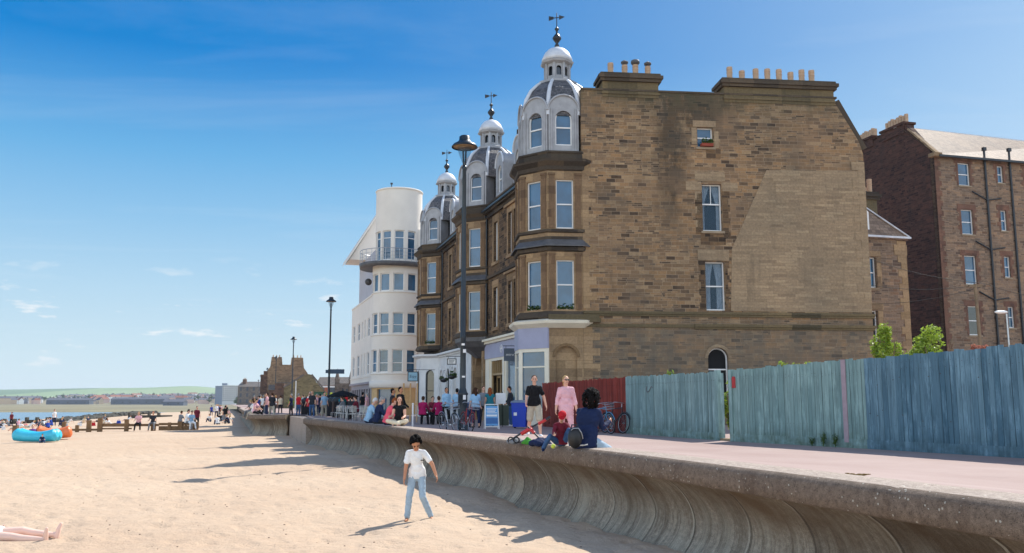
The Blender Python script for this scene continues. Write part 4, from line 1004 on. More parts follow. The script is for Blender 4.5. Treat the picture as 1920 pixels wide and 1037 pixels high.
Mf = frame((29.08, 60, 0), (.966, .26)); Ms = frame((29.08, 60, 0) , (-.26, .966))
# left gable: seen from outside (left), right is towards the viewer
Mg = frame((29.08, 60, 0), (.26, -.966))
m = MB(Mg); m.prism([(0, -.3), (0, 17.9), (-2.1, 20.4), (-2.6, 20.85), (-5.4, 20.85), (-6.1, 20.7), (-8.2, 20.7), (-11, 17.9), (-11, -.3)], 0, .4); pbuild(m, 'gable_wall', m_redst, root)
ws_ = [(1.9, 2.86, 15.9, 17.5), (1.9, 2.86, 12.46, 14.2), (1.9, 2.86, 8.99, 10.98), (1.9, 2.86, 5.52, 7.5), (5.2, 5.7, 16.29, 17.5), (5.2, 5.7, 12.86, 14.32), (5.2, 5.7, 9.58, 11.05), (5.2, 5.7, 6.08, 7.54), (7.55, 8.5, 15.9, 17.5), (7.55, 8.5, 12.46, 14.2), (7.55, 8.5, 8.99, 10.98), (7.55, 8.5, 5.52, 7.5), (10.5, 11.4, 12.46, 14.2), (10.5, 11.4, 8.99, 10.98)]
m = MB(Mf); m.prism(rect(0, 16, -.3, 17.9), 0.0, .4, holes=[rect(*a) for a in ws_], hole_depth=.22); pbuild(m, 'front_wall', m_pinkst, root)
wq = [win(root, Mf, *a, y=.14, glass=m_glassd if k == 3 else m_glass, sill=m_slab) for k, a in enumerate(ws_)]
for wi, (x0, x1, z0, z1) in enumerate(ws_):
    m = MB(Mf); z = z0; k = 0
    while z < z1 - .05:
        e_ = .16 + .16 * (k % 2)
        m.box(x0 - e_, x0, -.014, .02, z, min(z + .3, z1)); m.box(x1, x1 + e_, -.014, .02, z, min(z + .3, z1)); z += .31; k += 1
    m.box(x0 - .3, x1 + .3, -.016, .02, z1 + .0, z1 + .38 if z1 < 17 else z1 + .2)
    pbuild(m, 'surround', m_redtrim, wq[wi])
m = MB(Mf); z = 0; k = 0
while z < 17.6: m.box(0.003, .28 + .2 * (k % 2), -.014, .02, z, z + .35); z += .35; k += 1
pbuild(m, 'quoin_trim', m_redtrim, root)
m = MB(Mf); m.add([(-.1, -.35, 17.85), (16, -.35, 17.85), (16, 4.4, 21.0), (-.1, 3.2, 20.9), (-.1, 8, 20.9), (16, 8, 21)], [(0, 1, 2, 3), (3, 2, 5, 4)]); pbuild(m, 'roof', m_tile, root)
m = MB(Mf); m.bar((-.1, 3.6, 20.98), (16, 4.6, 21.08), .3, .1); m.box(6.2, 7.8, 5.0, 6, 21, 21.35); pbuild(m, 'ridge', m_leadl, root)
m = MB(Mf); m.bar((.02, -.3, 17.98), (.02, 2.3, 20.45), .3, .12); m.box(-.3, .35, -.4, .2, 17.75, 18.0); pbuild(m, 'skew_coping', m_ashlar, root)
m = MB(Mf); m.box(.1, 16, -.46, -.35, 17.72, 17.86); pbuild(m, 'gutter', m_iron, root)
drainpipe(root, Mf, 4.12, 4, 18.5, r=.075); drainpipe(root, Mf, 6.25, 4, 18.6, r=.075)
for z, z2 in ((15.3, 15.0), (11.8, 11.5), (8.3, 8.0)):
    m = MB(Mf); m.tube([(2.9, -.08, z + .2), (4.1, -.1, z - .35), (5.3, -.08, z - .15)], .05, 6); pbuild(m, 'waste_pipe', m_iron, root)
for a, b, n in ((-5.2, -2.7, 8), (-8.2, -6.2, 7)):
    m = MB(Mg); m.box(a, b, -.08, .8, 20.3, 20.95); m.box(a - .1, b + .1, -.18, .9, 20.955, 21.12); c_ = pbuild(m, 'chimney_stack', m_redst, root)
    for k in range(n):
        p = MB(Mg); x = a + .2 + (b - a - .4) * k / (n - 1); pots(p, [(x, .35, 21.1, .62 + .06 * (k % 3), 0)]); pbuild(p, 'chimney_pot', m_pot, c_)
# pole, wires and small lane lamp
t = thing('telegraph_pole', 'slim grey telegraph pole in front of the pinkish tenement', 'pole', (20.9, 40, 0))
m = MB(); m.tube([(.05, 0, -.2), (-.05, 0, 6.3)], [.1, .07], 8); m.box(-.35, .25, -.05, .05, 6.15, 6.25); m.build('shaft', m_wood, t)
for k, (a, b, c_) in enumerate([((1848, 532, 40), (1612, 478, 44), 'upper'), ((1848, 534, 40), (1612, 532, 44), 'middle'), ((1848, 536, 40), (1612, 570, 44), 'lower'), ((1848, 532, 40), (1990, 552, 40), 'right')]):
    A = atY(*a); B = atY(*b); m = MB(); m.tube([A.lerp(B, q / 8) - Vector((0, 0, .25 * math.sin(math.pi * q / 8))) for q in range(9)], .011, 5)
    tag(m.build('overhead_wire', m_rubber), ['topmost thin wire running left from the telegraph pole', 'level middle wire running left from the telegraph pole', 'lowest wire falling left from the telegraph pole', 'wire running right from the telegraph pole out of frame'][k], 'wire', 'overhead wires')
t = thing('lane_lamp', 'small grey lane lamp with flat white head behind the blue fence', 'street lamp', (20.95, 38, 0))
m = MB(); m.tube([(0.12, 0, 0), (.1, 0, 4.75)], .04, 8); m.build('post', m_steel, t)
m = MB(); m.ball((-.12, 0, 4.82), (.3, .12, .07), 12, 6); m.build('lamp_head', m_white, t)
# ------------------------------------------------------------------ fences
FP = [Vector(p) for p in ((1.3, 38.5, 0), (3.74, 29.7, 0), (5.55, 24.25, 0), (5.72, 23.75, 0), (7.78, 19.9, 0), (9.32, 16.4, 0), (11.2, 12.2, 0))]
def fence(name, label, a, b, h0, h1, mat, bw=.105, base=.16, seed=1, basemat=None, zig=0, board_of=None):
    rnd = random.Random(seed); d = (b - a); L = d.length; M = frame(a, -d) ; x = -L   # x grows towards a ... seen from the promenade, right is towards b
    M = frame(a, d) if d.y > 0 else frame(a, d)
    root = thing(name, label, 'fence', tuple(a), world=True)
    m = MB(M); x = 0
    while x < L - .02:
        w_ = bw * rnd.uniform(.88, 1.1); h = h0 + (h1 - h0) * x / L + rnd.uniform(-.03, .022); y = rnd.uniform(-.010, .006)
        tl = rnd.uniform(-.004, .004); g = rnd.choice([.006, .008, .013])
        P = [(x, y, base), (min(x + w_, L) - g, y + rnd.uniform(-.004, .004), base), (min(x + w_, L) - g + tl, y, h), (x + tl, y, h)]
        m.add(P + [(p[0], p[1] + .018, p[2]) for p in P], [(0, 1, 2, 3), (5, 4, 7, 6), (4, 0, 3, 7), (1, 5, 6, 2), (3, 2, 6, 7), (4, 5, 1, 0)])
        x += w_
    pbuild(m, 'boards', mat, root)
    nl = MB(M); xx = bw * .3
    while xx < L:
        for z in (.5, (h0 + h1) / 2 - .25, h0 - .25): (lambda q: nl.box(xx - .0035, xx + .0035, -.014, -.004, q, q + .007))(z + rnd.uniform(-.02, .02))
        xx += bw * rnd.uniform(.9, 1.1)
    pbuild(nl, 'nail_heads', plain('rusty_nail', lin(70, 46, 36), .8), root)
    bk = MB(M); bk.prism([(0, base), (L, base), (L, h1 - .09), (0, h0 - .09)], .0255, .03); pbuild(bk, 'gap_shade_sheet', m_dark, root)  # near-black sheet added behind the boards so the gaps read as shade
    k = MB(M); k.box(0, L, -.022, .03, 0, base + .04); pbuild(k, 'gravel_board', basemat or mat, root)
    r_ = MB(M)
    for z in (.45, (h0 + h1) / 2 - .3): r_.box(0, L, .031, .07, z, z + .09)
    pbuild(r_, 'rails', mat, root)
    n = max(2, int(L / 1.9))
    for i in range(n + 1):
        xx = min(L - .05, max(.05, i * L / n)); p = MB(M); hh = h0 + (h1 - h0) * xx / L; p.box(xx - .045, xx + .045, .071, .16, 0, hh - .04); pbuild(p, 'post', mat, root)
    return root, M, L
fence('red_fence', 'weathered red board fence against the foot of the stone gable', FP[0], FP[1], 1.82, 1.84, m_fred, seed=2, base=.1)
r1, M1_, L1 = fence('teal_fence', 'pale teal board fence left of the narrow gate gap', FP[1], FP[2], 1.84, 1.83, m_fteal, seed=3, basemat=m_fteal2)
m = MB(M1_); m.box(L1 - .14, L1, -.04, .08, 0, 1.87); pbuild(m, 'end_post', m_fteal2, r1)
m = MB(M1_); m.tube([(1.55, -.012, 1.5), (1.48, -.012, 1.42), (1.58, -.012, 1.32), (1.7, -.012, 1.36), (1.85, -.012, 1.5), (1.95, -.012, 1.45)], .012, 5); pbuild(m, 'scrawl', plain('grey_scrawl', lin(110, 110, 116), .7), r1)
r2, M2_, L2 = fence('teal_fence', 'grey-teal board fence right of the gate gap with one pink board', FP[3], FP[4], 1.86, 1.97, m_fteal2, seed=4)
m = MB(M2_); m.box(0, .12, -.04, .1, 0, 1.86); pbuild(m, 'end_post', m_fteal2, r2)
m = MB(M2_); m.box(L2 - .62, L2 - .5, -.03, -.008, .12, 1.965); pbuild(m, 'pink_board', m_fpink, r2)
m = MB(M2_); m.prism(arc(.13, .25, 1.38, 1.62, 8), -.032, -.008); pbuild(m, 'red_patch', plain('red_patch_paint', lin(170, 50, 50), .7), r2)
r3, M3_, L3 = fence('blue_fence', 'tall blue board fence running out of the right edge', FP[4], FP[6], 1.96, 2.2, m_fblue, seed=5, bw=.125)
m = MB(M3_)
for k in range(26):
    x = random.uniform(.1, 6); z = random.choice([.75, 1.45]) + random.uniform(-.15, .15); m.lathe([(.001, -.001), (.009, 0)], (0, 0, 0), 6) if False else m.box(x - .008, x + .008, -.014, -.006, z - .008, z + .008)
pbuild(m, 'nail_heads', plain('rusty_nail', lin(90, 50, 34), .8), r3)
# step and light behind the gap
m = MB(frame(FP[2], FP[3] - FP[2])); m.box(-.02, .6, .0, .5, 0, .06); tag(m.build('door_step', m_panel), 'pale stone step in the narrow gap of the teal fence', 'step')
# ------------------------------------------------------------------ plants
def leaves(mb, c, r, n, s, rnd, hollow=.35, clumps=0):
    cs = []
    if clumps:
        for _ in range(clumps):
            v = Vector((rnd.gauss(0, 1), rnd.gauss(0, 1), rnd.gauss(0, 1))).normalized() * rnd.uniform(.35, .85)
            cs.append((Vector((c[0] + v.x * r[0], c[1] + v.y * r[1], c[2] + v.z * r[2])), rnd.uniform(.25, .45)))
    for _ in range(n):
        if cs:
            cc, k = rnd.choice(cs); rr = (r[0] * k, r[1] * k, r[2] * k)
        else: cc, rr = Vector(c), r
        v = Vector((rnd.gauss(0, 1), rnd.gauss(0, 1), rnd.gauss(0, 1))).normalized() * (rnd.uniform(hollow, 1) ** .7)
        p = Vector((cc[0] + v.x * rr[0], cc[1] + v.y * rr[1], cc[2] + v.z * rr[2]))
        a = Vector((rnd.gauss(0, 1), rnd.gauss(0, 1), rnd.gauss(0, .6))).normalized(); b = a.cross(Vector((rnd.gauss(0, 1), rnd.gauss(0, 1), rnd.gauss(0, 1)))).normalized()
        a *= s * rnd.uniform(.6, 1.3); b *= s * .5 * rnd.uniform(.6, 1.2)
        mb.add([p - a, p + b, p + a, p - b], [(0, 1, 2, 3)])
def bush(name, label, c, r, n, s, mat, seed, cat='bush', stem_h=None, clumps=14):
    rnd = random.Random(seed); t = thing(name, label, cat, (c[0], c[1], 0 if c[2] < 8 else c[2] - 2))
    z0 = c[2] - t.location.z
    m = MB()
    for k in range(7):
        a = rnd.uniform(0, 6.28); e = Vector((math.cos(a) * r[0] * .7, math.sin(a) * r[1] * .7, z0 + r[2] * rnd.uniform(.2, .8))); mid = Vector((e.x * .3, e.y * .3, z0 * .6)); m.tube([(0, 0, 0), mid, e], [.05, .035, .01], 6)
    m.build('stem', m_wood, t)
    m = MB(); leaves(m, (0, 0, z0), r, n, s, rnd, clumps=clumps); m.build('foliage', mat, t); return t
bush('garden_bush', 'small green bush peeping over the pale teal fence under the gable', (atY(1263, 712, 31).x, 31, 1.55), (.5, .4, .5), 700, .07, m_leafl, 1)
p = atY(1662, 655, 33); bush('garden_bush', 'bright green bush at the right foot of the stone gable', (p.x, 33, p.z - .1), (.62, .6, 1.05), 2600, .07, m_leafl, 2)
p = atY(1752, 650, 36); bush('garden_bush', 'wide lime green bush above the blue fence', (p.x, 36, p.z - .25), (1.15, .8, 1.0), 4200, .075, m_leafl, 3, clumps=22)
p = atY(1838, 655, 36); bush('garden_bush', 'russet pink bush at the far end of the blue fence', (p.x, 36, p.z - .2), (.45, .5, .4), 900, .06, m_leafp, 4)
p = atY(1362, 765, 25.5); bush('garden_bush', 'sunlit leaves glimpsed through the gap in the teal fence', (p.x + .1, 25.3, .8), (.3, .3, .75), 900, .06, m_leafl, 5)
for k, (x, y) in enumerate([(1462, 681), (1488, 683), (1512, 681)]):
    p = atY(x, y, 22.8); t = thing('climber_shoot', ['leftmost leafy shoot poking over the grey-teal fence', 'middle leafy shoot poking over the grey-teal fence', 'rightmost leafy shoot poking over the grey-teal fence'][k], 'plant', (p.x, p.y, 0), group='shoots over the fence')
    m = MB(); m.tube([(0, 0, 0), (0, 0, p.z - .2), (.12, -.05, p.z + .02)], .012, 5); m.build('stem', m_wood, t)
    m = MB(); leaves(m, (.05, -.03, p.z - .02), (.16, .06, .06), 26, .045, random.Random(k)); m.build('foliage', m_leafl, t)
for k, (x, s_) in enumerate([(1527, .24), (1548, .36), (1568, .34)]):
    fx = (x - 1355) / (1620 - 1355); q = FP[3].lerp(FP[4], fx * 1.02); q = q + Vector((-.12, -.06, 0))
    t = thing('weed', ['low weed at the foot of the grey-teal fence, left of three', 'dark ragwort weed at the foot of the grey-teal fence, middle of three', 'tall thin weed at the foot of the grey-teal fence, right of three'][k], 'plant', tuple(q), group='weeds at the fence')
    m = MB(); rnd = random.Random(k + 40)
    for j in range(26):
        a = rnd.uniform(0, 6.28); m.tube([(0, 0, 0), (.03 * math.cos(a), .03 * math.sin(a), s_ * .5), (.09 * math.cos(a), .09 * math.sin(a), s_ * rnd.uniform(.5, 1))], [.005, .004, .001], 4)
    leaves(m, (0, 0, s_ * .5), (.07, .05, s_ * .45), 90, .022, rnd); m.build('foliage', m_leafd, t)
# ------------------------------------------------------------------ promenade lamps
def lamp(first=True):
    t = thing('lamp_post', 'x', 'street lamp', (0, 0, 0))
    m = MB(); m.lathe([(.24, 0), (.24, .04), (.17, .08), (.16, 1.25), (.19, 1.3), (.15, 1.36), (.105, 1.5), (.095, 3.2), (.115, 3.25), (.09, 3.3), (.078, 6.5), (.07, 9.2), (.09, 9.25), (.06, 9.35)], (0, 0, 0), 14); m.build('post', m_lamp, t)
    m = MB(); m.tube([(.03, 0, 9.3), (.05, 0, 9.9)], .035, 6); m.tube([(-.03, 0, 9.3), (-.05, 0, 9.9)], .035, 6); 
    m.lathe([(.0, 10.25), (.44, 10.02), (.46, 10.0), (.47, 10.03), (.40, 10.12), (.26, 10.2), (.2, 10.27), (.19, 10.40), (.14, 10.44), (0.001, 10.45)], (0, 0, 0), 20); h = m.build('lamp_hood', m_lamp, t)
    m = MB(); m.lathe([(.001, 10.2), (.41, 10.035)], (0, 0, 0), 20); m.build('reflector', plain('warm_reflector', lin(196, 164, 120), .4), h)
    m = MB(); m.lathe([(.26, 10.05), (.22, 9.8), (.09, 9.45)], (0, 0, 0), 14); m.build('glass_bowl', m_clear, t)
    return t
LPS = [(-1.69, 31.0), (-16.3, 80.3), (-31.5, 129.3), (-48.3, 184.2), (-66.8, 246), (-86.3, 309.7), (-105.1, 374)]
LL = ['nearest tall dark lamp post, covered in stickers, beside the parked bicycles', 'second nearest dark lamp post, carrying a small finger sign', 'third dark lamp post, left of the stone gable house', 'fourth dark lamp post rising before the tall brown tenement', 'fifth dark lamp post, just left of the tall brown tenement', 'sixth distant lamp post before the low far tenement', 'most distant lamp post before the low far tenement']
l0 = lamp(); lamps = [l0]
for k in range(1, 7): lamps.append(copy_tree(l0))
for k, (o, (x, y)) in enumerate(zip(lamps, LPS)): o.location = (x, y, 0); tag(o, LL[k], 'street lamp', 'lamp posts along the promenade')
m = MB(); rnd = random.Random(3)
for z, hh, c_ in [(2.95, .07, 0), (2.7, .12, 0), (1.85, .06, 0), (1.1, .16, 0)]:
    a0 = R(rnd.uniform(-120, -60)); P = []
    for i in range(5):
        a = a0 + i * .17
        P += [(.165 * math.cos(a), .165 * math.sin(a), z), (.165 * math.cos(a), .165 * math.sin(a), z + hh)]
    m.add(P, [(2 * i, 2 * i + 2, 2 * i + 3, 2 * i + 1) for i in range(4)])
m.build('sticker', m_white, l0)
m = MB(); m.box(-.1, 1.35, -.03, .03, 3.55, 3.95); m.box(-.32, -.06, -.03, .03, 3.6, 3.9); m.build('finger_sign', plain('sign_blue', lin(30, 60, 84), .5), lamps[1])
# ------------------------------------------------------------------ far shore, hills, town
def terrain(name, x0, x1, nx, y0, y1, ny, hf, mat):
    m = MB(); V = []; Fc = []
    for j in range(ny + 1):
        y = y0 + (y1 - y0) * (j / ny)
        for i in range(nx + 1): x = (x0 + (x1 - x0) * i / nx); V.append((x, y, hf(x, y)))
    for j in range(ny):
        for i in range(nx): a = j * (nx + 1) + i; Fc.append((a, a + 1, a + nx + 2, a + nx + 1))
    m.add(V, Fc, True); return setting(m.build(name, mat))
def shore_h(x, y):
    px_ = 960 + 1680 * x / y; t = max(0, min(1, (y - 950) / 950)); k = .25 + .75 * max(0, min(1, (px_ + 40) / 260)) - .5 * max(0, min(1, (px_ - 400) / 60))
    base = -2.9 + 1.0 * min(1, max(0, (y - 330) / 40)) + .9 * min(1, max(0, (y - 700) / 300))
    return base + 15 * t ** 1.1 * k + noise.noise(Vector((x * .004, y * .004, 0))) * 1.4 * min(1, t * 3)
m_scrub = plain('shore_scrub', lin(124, 116, 88), .95, .35, .02)
terrain('far_shore', -2200, 700, 170, 326, 2200, 75, shore_h, m_scrub)
def fields(name, a, b, c_):
    N = NT(name); co = N.n('ShaderNodeTexCoord').outputs['Object']
    v = N.n('ShaderNodeTexVoronoi', feature='F1'); N.L(N.mapv(co, scale=(.0035, .0016, .0)), v.inputs[0]); v.inputs['Scale'].default_value = 1
    s = N.n('ShaderNodeSeparateXYZ'); N.L(v.outputs['Color'], s.inputs[0])
    N.L(N.ramp(s.outputs[0], [(0, a), (.4, b), (.75, c_), (1, a)]), N.p.inputs['Base Color']); N.p.inputs['Roughness'].default_value = .95; return N.m
m_field = fields('farm_fields', lin(84, 112, 78), lin(112, 138, 92), lin(136, 152, 108))
def hill_h(x, y):
    u = x / y; px_ = 960 + u * 1680
    H = 33 + 11 * math.exp(-((px_ - 220) / 190) ** 2) + 11 * math.exp(-((px_ - 370) / 70) ** 2) + 5 * math.exp(-((px_ + 100) / 200) ** 2) - 12 * max(0, min(1, (px_ - 420) / 200))
    t = max(0, min(1, (y - 1900) / 900)); return -1 + H * (t * t * (3 - 2 * t)) * (y / 2700) + noise.noise(Vector((x * .002, y * .001, 2))) * 2.5 * t
terrain('hills', -3600, 1200, 120, 1900, 3200, 30, hill_h, m_field)
houses = []
hw_w = plain('house_white', lin(240, 238, 232), .8, .08, 1); hw_t = plain('house_tan', lin(206, 182, 154), .8, .08, 1); hw_p = plain('house_pink', lin(210, 178, 164), .8, .08, 1); hw_g = plain('house_grey', lin(130, 130, 136), .8, .1, 1)
rf_g = plain('house_roof_grey', lin(88, 90, 100), .8, .1, 1); rf_r = plain('house_roof_red', lin(136, 84, 68), .8, .1, 1); winm = plain('far_window', lin(50, 58, 70), .3, .1)
def far_house(W, D, H, rh, gable):
    t = thing('town_house', 'x', 'house')
    m = MB()
    m.box(-W / 2, W / 2, 0, D, -1.5, H)
    if gable: m.prism([(-W / 2, H), (W / 2, H), (0, H + rh)], 0, D)
    m.build('wall', hw_w, t)
    m = MB()
    if gable: m.add([(-W / 2 - .3, -.3, H), (0, -.3, H + rh + .2), (0, D + .3, H + rh + .2), (-W / 2 - .3, D + .3, H), (W / 2 + .3, -.3, H), (W / 2 + .3, D + .3, H)], [(0, 1, 2, 3), (1, 4, 5, 2)])
    else: m.add([(-W / 2 - .3, -.3, H), (W / 2 + .3, -.3, H), (W / 2 + .3, D + .3, H), (-W / 2 - .3, D + .3, H), (-W / 2 + 1, D / 2, H + rh), (W / 2 - 1, D / 2, H + rh)], [(0, 1, 5, 4), (1, 2, 5), (2, 3, 4, 5), (3, 0, 4)])
    m.box(W * .2, W * .2 + 1.0, D / 2 - .5, D / 2 + .5, H, H + rh + 1.2)
    m.build('roof', rf_g, t)
    return t
protos = [far_house(9, 8, 5.6, 2.6, False), far_house(7, 9, 5.6, 3.2, True), far_house(16, 9, 5.8, 3, False), far_house(11, 8, 3.2, 2.6, False), far_house(26, 9, 8.4, 3, False)]
rnd = random.Random(21); hx = []; used = set()
WALLS = [(hw_w, 'white'), (hw_t, 'tan'), (hw_p, 'pinkish'), (hw_g, 'grey')]; ROOFS = [(rf_g, 'slate'), (rf_r, 'red')]
spots = []
for k in range(900):
    px_ = rnd.uniform(-60, 452); Y = rnd.choice([1020, 1110, 1210, 1320, 1450, 1600, 1760]) + rnd.uniform(-30, 30)
    X = (px_ - 960) / 1680 * Y
    if px_ < 120 and Y > 1250: continue
    if any(abs(X - a) < 12.5 and abs(Y - b) < 20 for a, b in spots): continue
    spots.append((X, Y))
spots.sort(key=lambda p: (round(p[1] / 110), p[0]))
rows = {}
for X, Y in spots: rows.setdefault(round(Y / 110), []).append((X, Y))
ordn = lambda n: f"{n}{'th' if 10 <= n % 100 <= 20 else {1: 'st', 2: 'nd', 3: 'rd'}.get(n % 10, 'th')}"
rk = sorted(rows); cnt = 0
for ri, key in enumerate(rk):
    for ci, (X, Y) in enumerate(sorted(rows[key])):
        pi = rnd.choice([0, 0, 1, 1, 2, 2, 3, 4]); o = protos[pi] if pi not in used else copy_tree(protos[pi]); used.add(pi)
        o.scale = (.72, .72, .78); o.location = (X, Y, shore_h(X, Y)); o.rotation_euler.z = rnd.uniform(.25, 1.1); wm_, wn = rnd.choice(WALLS[:3] * 2 + WALLS); rm_, rn = rnd.choice(ROOFS[:1] * 3 + ROOFS)
        for ch in o.children:
            if ch.name.startswith('wall') or ch.name.startswith('roof'):
                ch.material_slots[0].link = 'OBJECT'; ch.material_slots[0].material = wm_ if ch.name.startswith('wall') else rm_
        kind = ['squat', 'gable-fronted', 'long', 'low', 'tall terraced'][pi]
        tag(o, f'{kind} {wn} house, {rn} roof, {ordn(ci + 1)} from left in {["nearest", "second", "third", "fourth", "fifth", "sixth", "seventh", "farthest"][min(ri, 7)]} shore row', 'house', 'houses of the far shore town')
for pi in range(5):
    if pi not in used: 
        for ch in list(protos[pi].children): bpy.data.objects.remove(ch)
        bpy.data.objects.remove(protos[pi])
# long dark shoreline wall / warehouses
def far_tree(seed):
    rnd = random.Random(seed); t = thing('far_tree', 'x', 'tree'); m = MB(); m.tube([(0, 0, 0), (0.1, 0, 4)], [.4, .2], 6); m.build('trunk', m_wood, t)
    m = MB(); leaves(m, (0, 0, 6), (4.2, 4, 3.6), 420, .75, rnd, clumps=9); m.build('crown', m_leaffar, t); return t
tp = [far_tree(1), far_tree(2)]; n = 0; rnd = random.Random(5)
tsp = [(rnd.uniform(-60, 452), rnd.uniform(1000, 1900)) for _ in range(190)] + [(rnd.uniform(440, 462), 620 + 40 * q) for q in range(4)]
tsp.sort()
for k, (px_, Y) in enumerate(tsp):
    o = tp[k % 2] if k < 2 else copy_tree(tp[k % 2]); X = (px_ - 960) / 1680 * Y; s = rnd.uniform(.45, 1.0) ; o.location = (X, Y, shore_h(X, Y) - .3); o.scale = (s, s, s * rnd.uniform(.8, 1.1)); o.rotation_euler.z = rnd.uniform(0, 6)
    tag(o, f'dark green tree among the far shore houses, {ordn(k + 1)} tree from the left', 'tree', 'trees of the far shore town')
def far_block(name, label, cat, P, W, D, H, rz, wall, roofm=None, nx=6, nf=3, z0=0, wh=1.5, ww=1.0, flat=True, rh=2):
    t = thing(name, label, cat, P, rz); m = MB(); m.box(0, W, 0, D, z0 - 3, H); m.build('wall', wall, t)
    m = MB()
    if flat: m.box(-.15, W + .15, -.15, D + .15, H + .002, H + .5)
    else: m.add([(-.3, -.3, H), (W + .3, -.3, H), (W + .3, D + .3, H), (-.3, D + .3, H), (-.3, D / 2, H + rh), (W + .3, D / 2, H + rh)], [(0, 1, 5, 4), (1, 2, 5), (2, 3, 4, 5), (3, 0, 4)])
    m.build('roof', roofm or wall, t)
    for f_ in range(nf):
        for k in range(nx):
            x = (k + .5) * W / nx; fh = H / nf; z = f_ * fh + fh * .32; m = MB(); m.box(x - ww / 2, x + ww / 2, -.06, 0, z, z + wh); m.build('window', winm, t)
    return t
# far harbour terrace: long dark row along the shore
for k, (px0, px1, Y, H, c_) in enumerate([(215, 318, 960, 5.5, 'long dark row of sheds on the far shore, right of centre'), (95, 175, 970, 4.6, 'dark row of sheds on the far shore, left part'), (312, 350, 800, 3.4, 'low blue-roofed pavilion at the right end of the far shore')]):
    X0 = (px0 - 960) / 1680 * Y; X1 = (px1 - 960) / 1680 * Y
    far_block('shore_shed' if k < 2 else 'shore_pavilion', c_, 'building', (X0, Y, shore_h(X0, Y)), X1 - X0, 10, H, 0, plain('shed_slate', lin(84, 92, 106), .8, .2, .1), rf_g, nx=int((X1 - X0) / 8), nf=1, flat=False, rh=2.2, ww=1.6, wh=1.2)
t = far_block('tower_block', 'pale concrete tower block standing alone on the far seafront', 'building', (-288.5, 900, 2), 14.5, 10, 15.6, R(12), plain('tower_pale', lin(206, 204, 200), .8, .05, .2), nx=7, nf=8, wh=1.0, ww=1.2)
m = MB(); m.box(-8, 0, 0.02, 10, -3, 15.6); o = m.build('side_slab', plain('tower_grey', lin(120, 130, 146), .8, .05, .2), t); o.rotation_euler.z = R(-24)
m = MB(); m.box(-1, 4, 3, 7, 16.1, 18.3); m.build('lift_housing', plain('tower_grey', None or lin(120, 130, 146), .8), t)
far_block('low_terrace', 'long low pale terrace right beside the far tower block', 'building', ((445 - 960) / 1680 * 800, 800, 0), 30, 10, 4.6, 0, hw_w, rf_g, nx=9, nf=2, flat=False)
# dark tenement row, tall brown tenement, stone gable house etc. along the promenade
t = far_block('far_tenement', 'low dark far tenement with mansard roof left of the tall brown one', 'building', (-121.5, 400, 0), 17, 16, 8.0, R(2), m_greyst, m_slate, nx=6, nf=3, flat=False, rh=2.4, wh=1.6, ww=.9)
for k in range(2):
    m = MB(); m.box(1 + k * 13, 2.4 + k * 13, 4, 6, 8, 11.4); c_ = m.build('chimney_stack', m_farst2, t)
    m = MB()
    for j in range(3): q = MB(); q.tube([(1.3 + k * 13 + j * .4, 5, 11.4), (1.3 + k * 13 + j * .4, 5, 12.0)], .13, 6); q.build('chimney_pot', m_pot, c_)
x0 = -57.5
t = thing('tall_tenement', 'tall brown stone tenement with ruined-looking chimneys beyond the gable house', 'building', (x0, 212, 0), R(14)); t.scale = (.86, 1, 1)
m = MB(); m.prism([(0, -1), (11.4, -1), (11.4, 6.5), (10.6, 8.0), (9.6, 9.2), (9.3, 11.6), (6.2, 11.6), (6.0, 9.9), (3.8, 9.9), (3.6, 11.7), (.9, 11.7), (.6, 9.4), (0, 8.6)], 0, 22); m.build('gable_wall', m_farst, t)
m = MB(); m.box(-1.1, 0, .5, 21, -1, 8.4); m.box(-1.9, -.6, 2, 5, -1, 7.6); m.box(-1.9, -.6, 10, 13, -1, 7.6); m.build('front_bay', m_farst2, t)
for z in (1.2, 3.8, 6.4):
    for y in (6.5, 8.3, 14.5, 17):
        m = MB(); m.box(-1.16, -1.1, y, y + .9, z, z + 1.6); m.build('window', winm, t)
m = MB(); m.box(3.2, 7.6, -3.5, -.05, -1, 5.2); m.box(.6, 3.1, -4.2, -.05, -1, 3.8); m.build('rear_annexe', m_farst2, t)
m = MB(); m.add([(.4, -4.4, 3.9), (3.2, -4.4, 3.9), (3.2, -.1, 5.2), (.4, -.1, 5.2)], [(0, 1, 2, 3)]); m.box(2.2, 6.2, -.12, -.02, 5.6, 5.75); m.build('annexe_roof', m_slate, t)
for (x, z) in ((1.2, 1.0), (4.0, 1.2), (5.8, 1.2), (4.0, 3.4)):
    m = MB(); m.box(x, x + .8, -4.26 if x < 3 else -3.56, -4.2 if x < 3 else -3.5, z, z + 1.4); m.build('window', winm, t)
for k, x in enumerate((1.3, 2.2, 3.0, 6.8, 7.8, 8.7)):
    q = MB(); q.tube([(x, 1, 11.6), (x, 1, 12.2)], .16, 6); q.build('chimney_pot', m_pot, t)
t = thing('gable_house', 'bare olive stone gable house with white flue pole behind the third lamp', 'building', (-40.4, 160, 0), R(12))
m = MB(); m.prism([(0, -1), (6.9, -1), (6.9, 3.2), (5.6, 4.6), (4.8, 5.9), (4.2, 6.05), (3.4, 5.9), (.8, 4.1), (0, 3.6)], 0, 9); m.build('gable_wall', m_olive, t)
m = MB(); m.bar((-.1, -.06, 3.7), (3.4, -.06, 5.98), .3, .14, up=(0, -1, 0)); m.bar((4.7, -.06, 5.98), (7.0, -.06, 3.3), .3, .14, up=(0, -1, 0)); m.build('skew_coping', m_slate, t)
m = MB(); m.box(-1.6, -.01, .3, 9, -1, 4.4); m.build('side_wing', m_farst2, t)
t = far_block('brick_building', 'orange brick building with white string courses behind the second lamp', 'building', (-41.5, 192, 0), 11, 8, 4.6, 0, m_brick, m_slate, nx=5, nf=2, flat=False, rh=1.9)
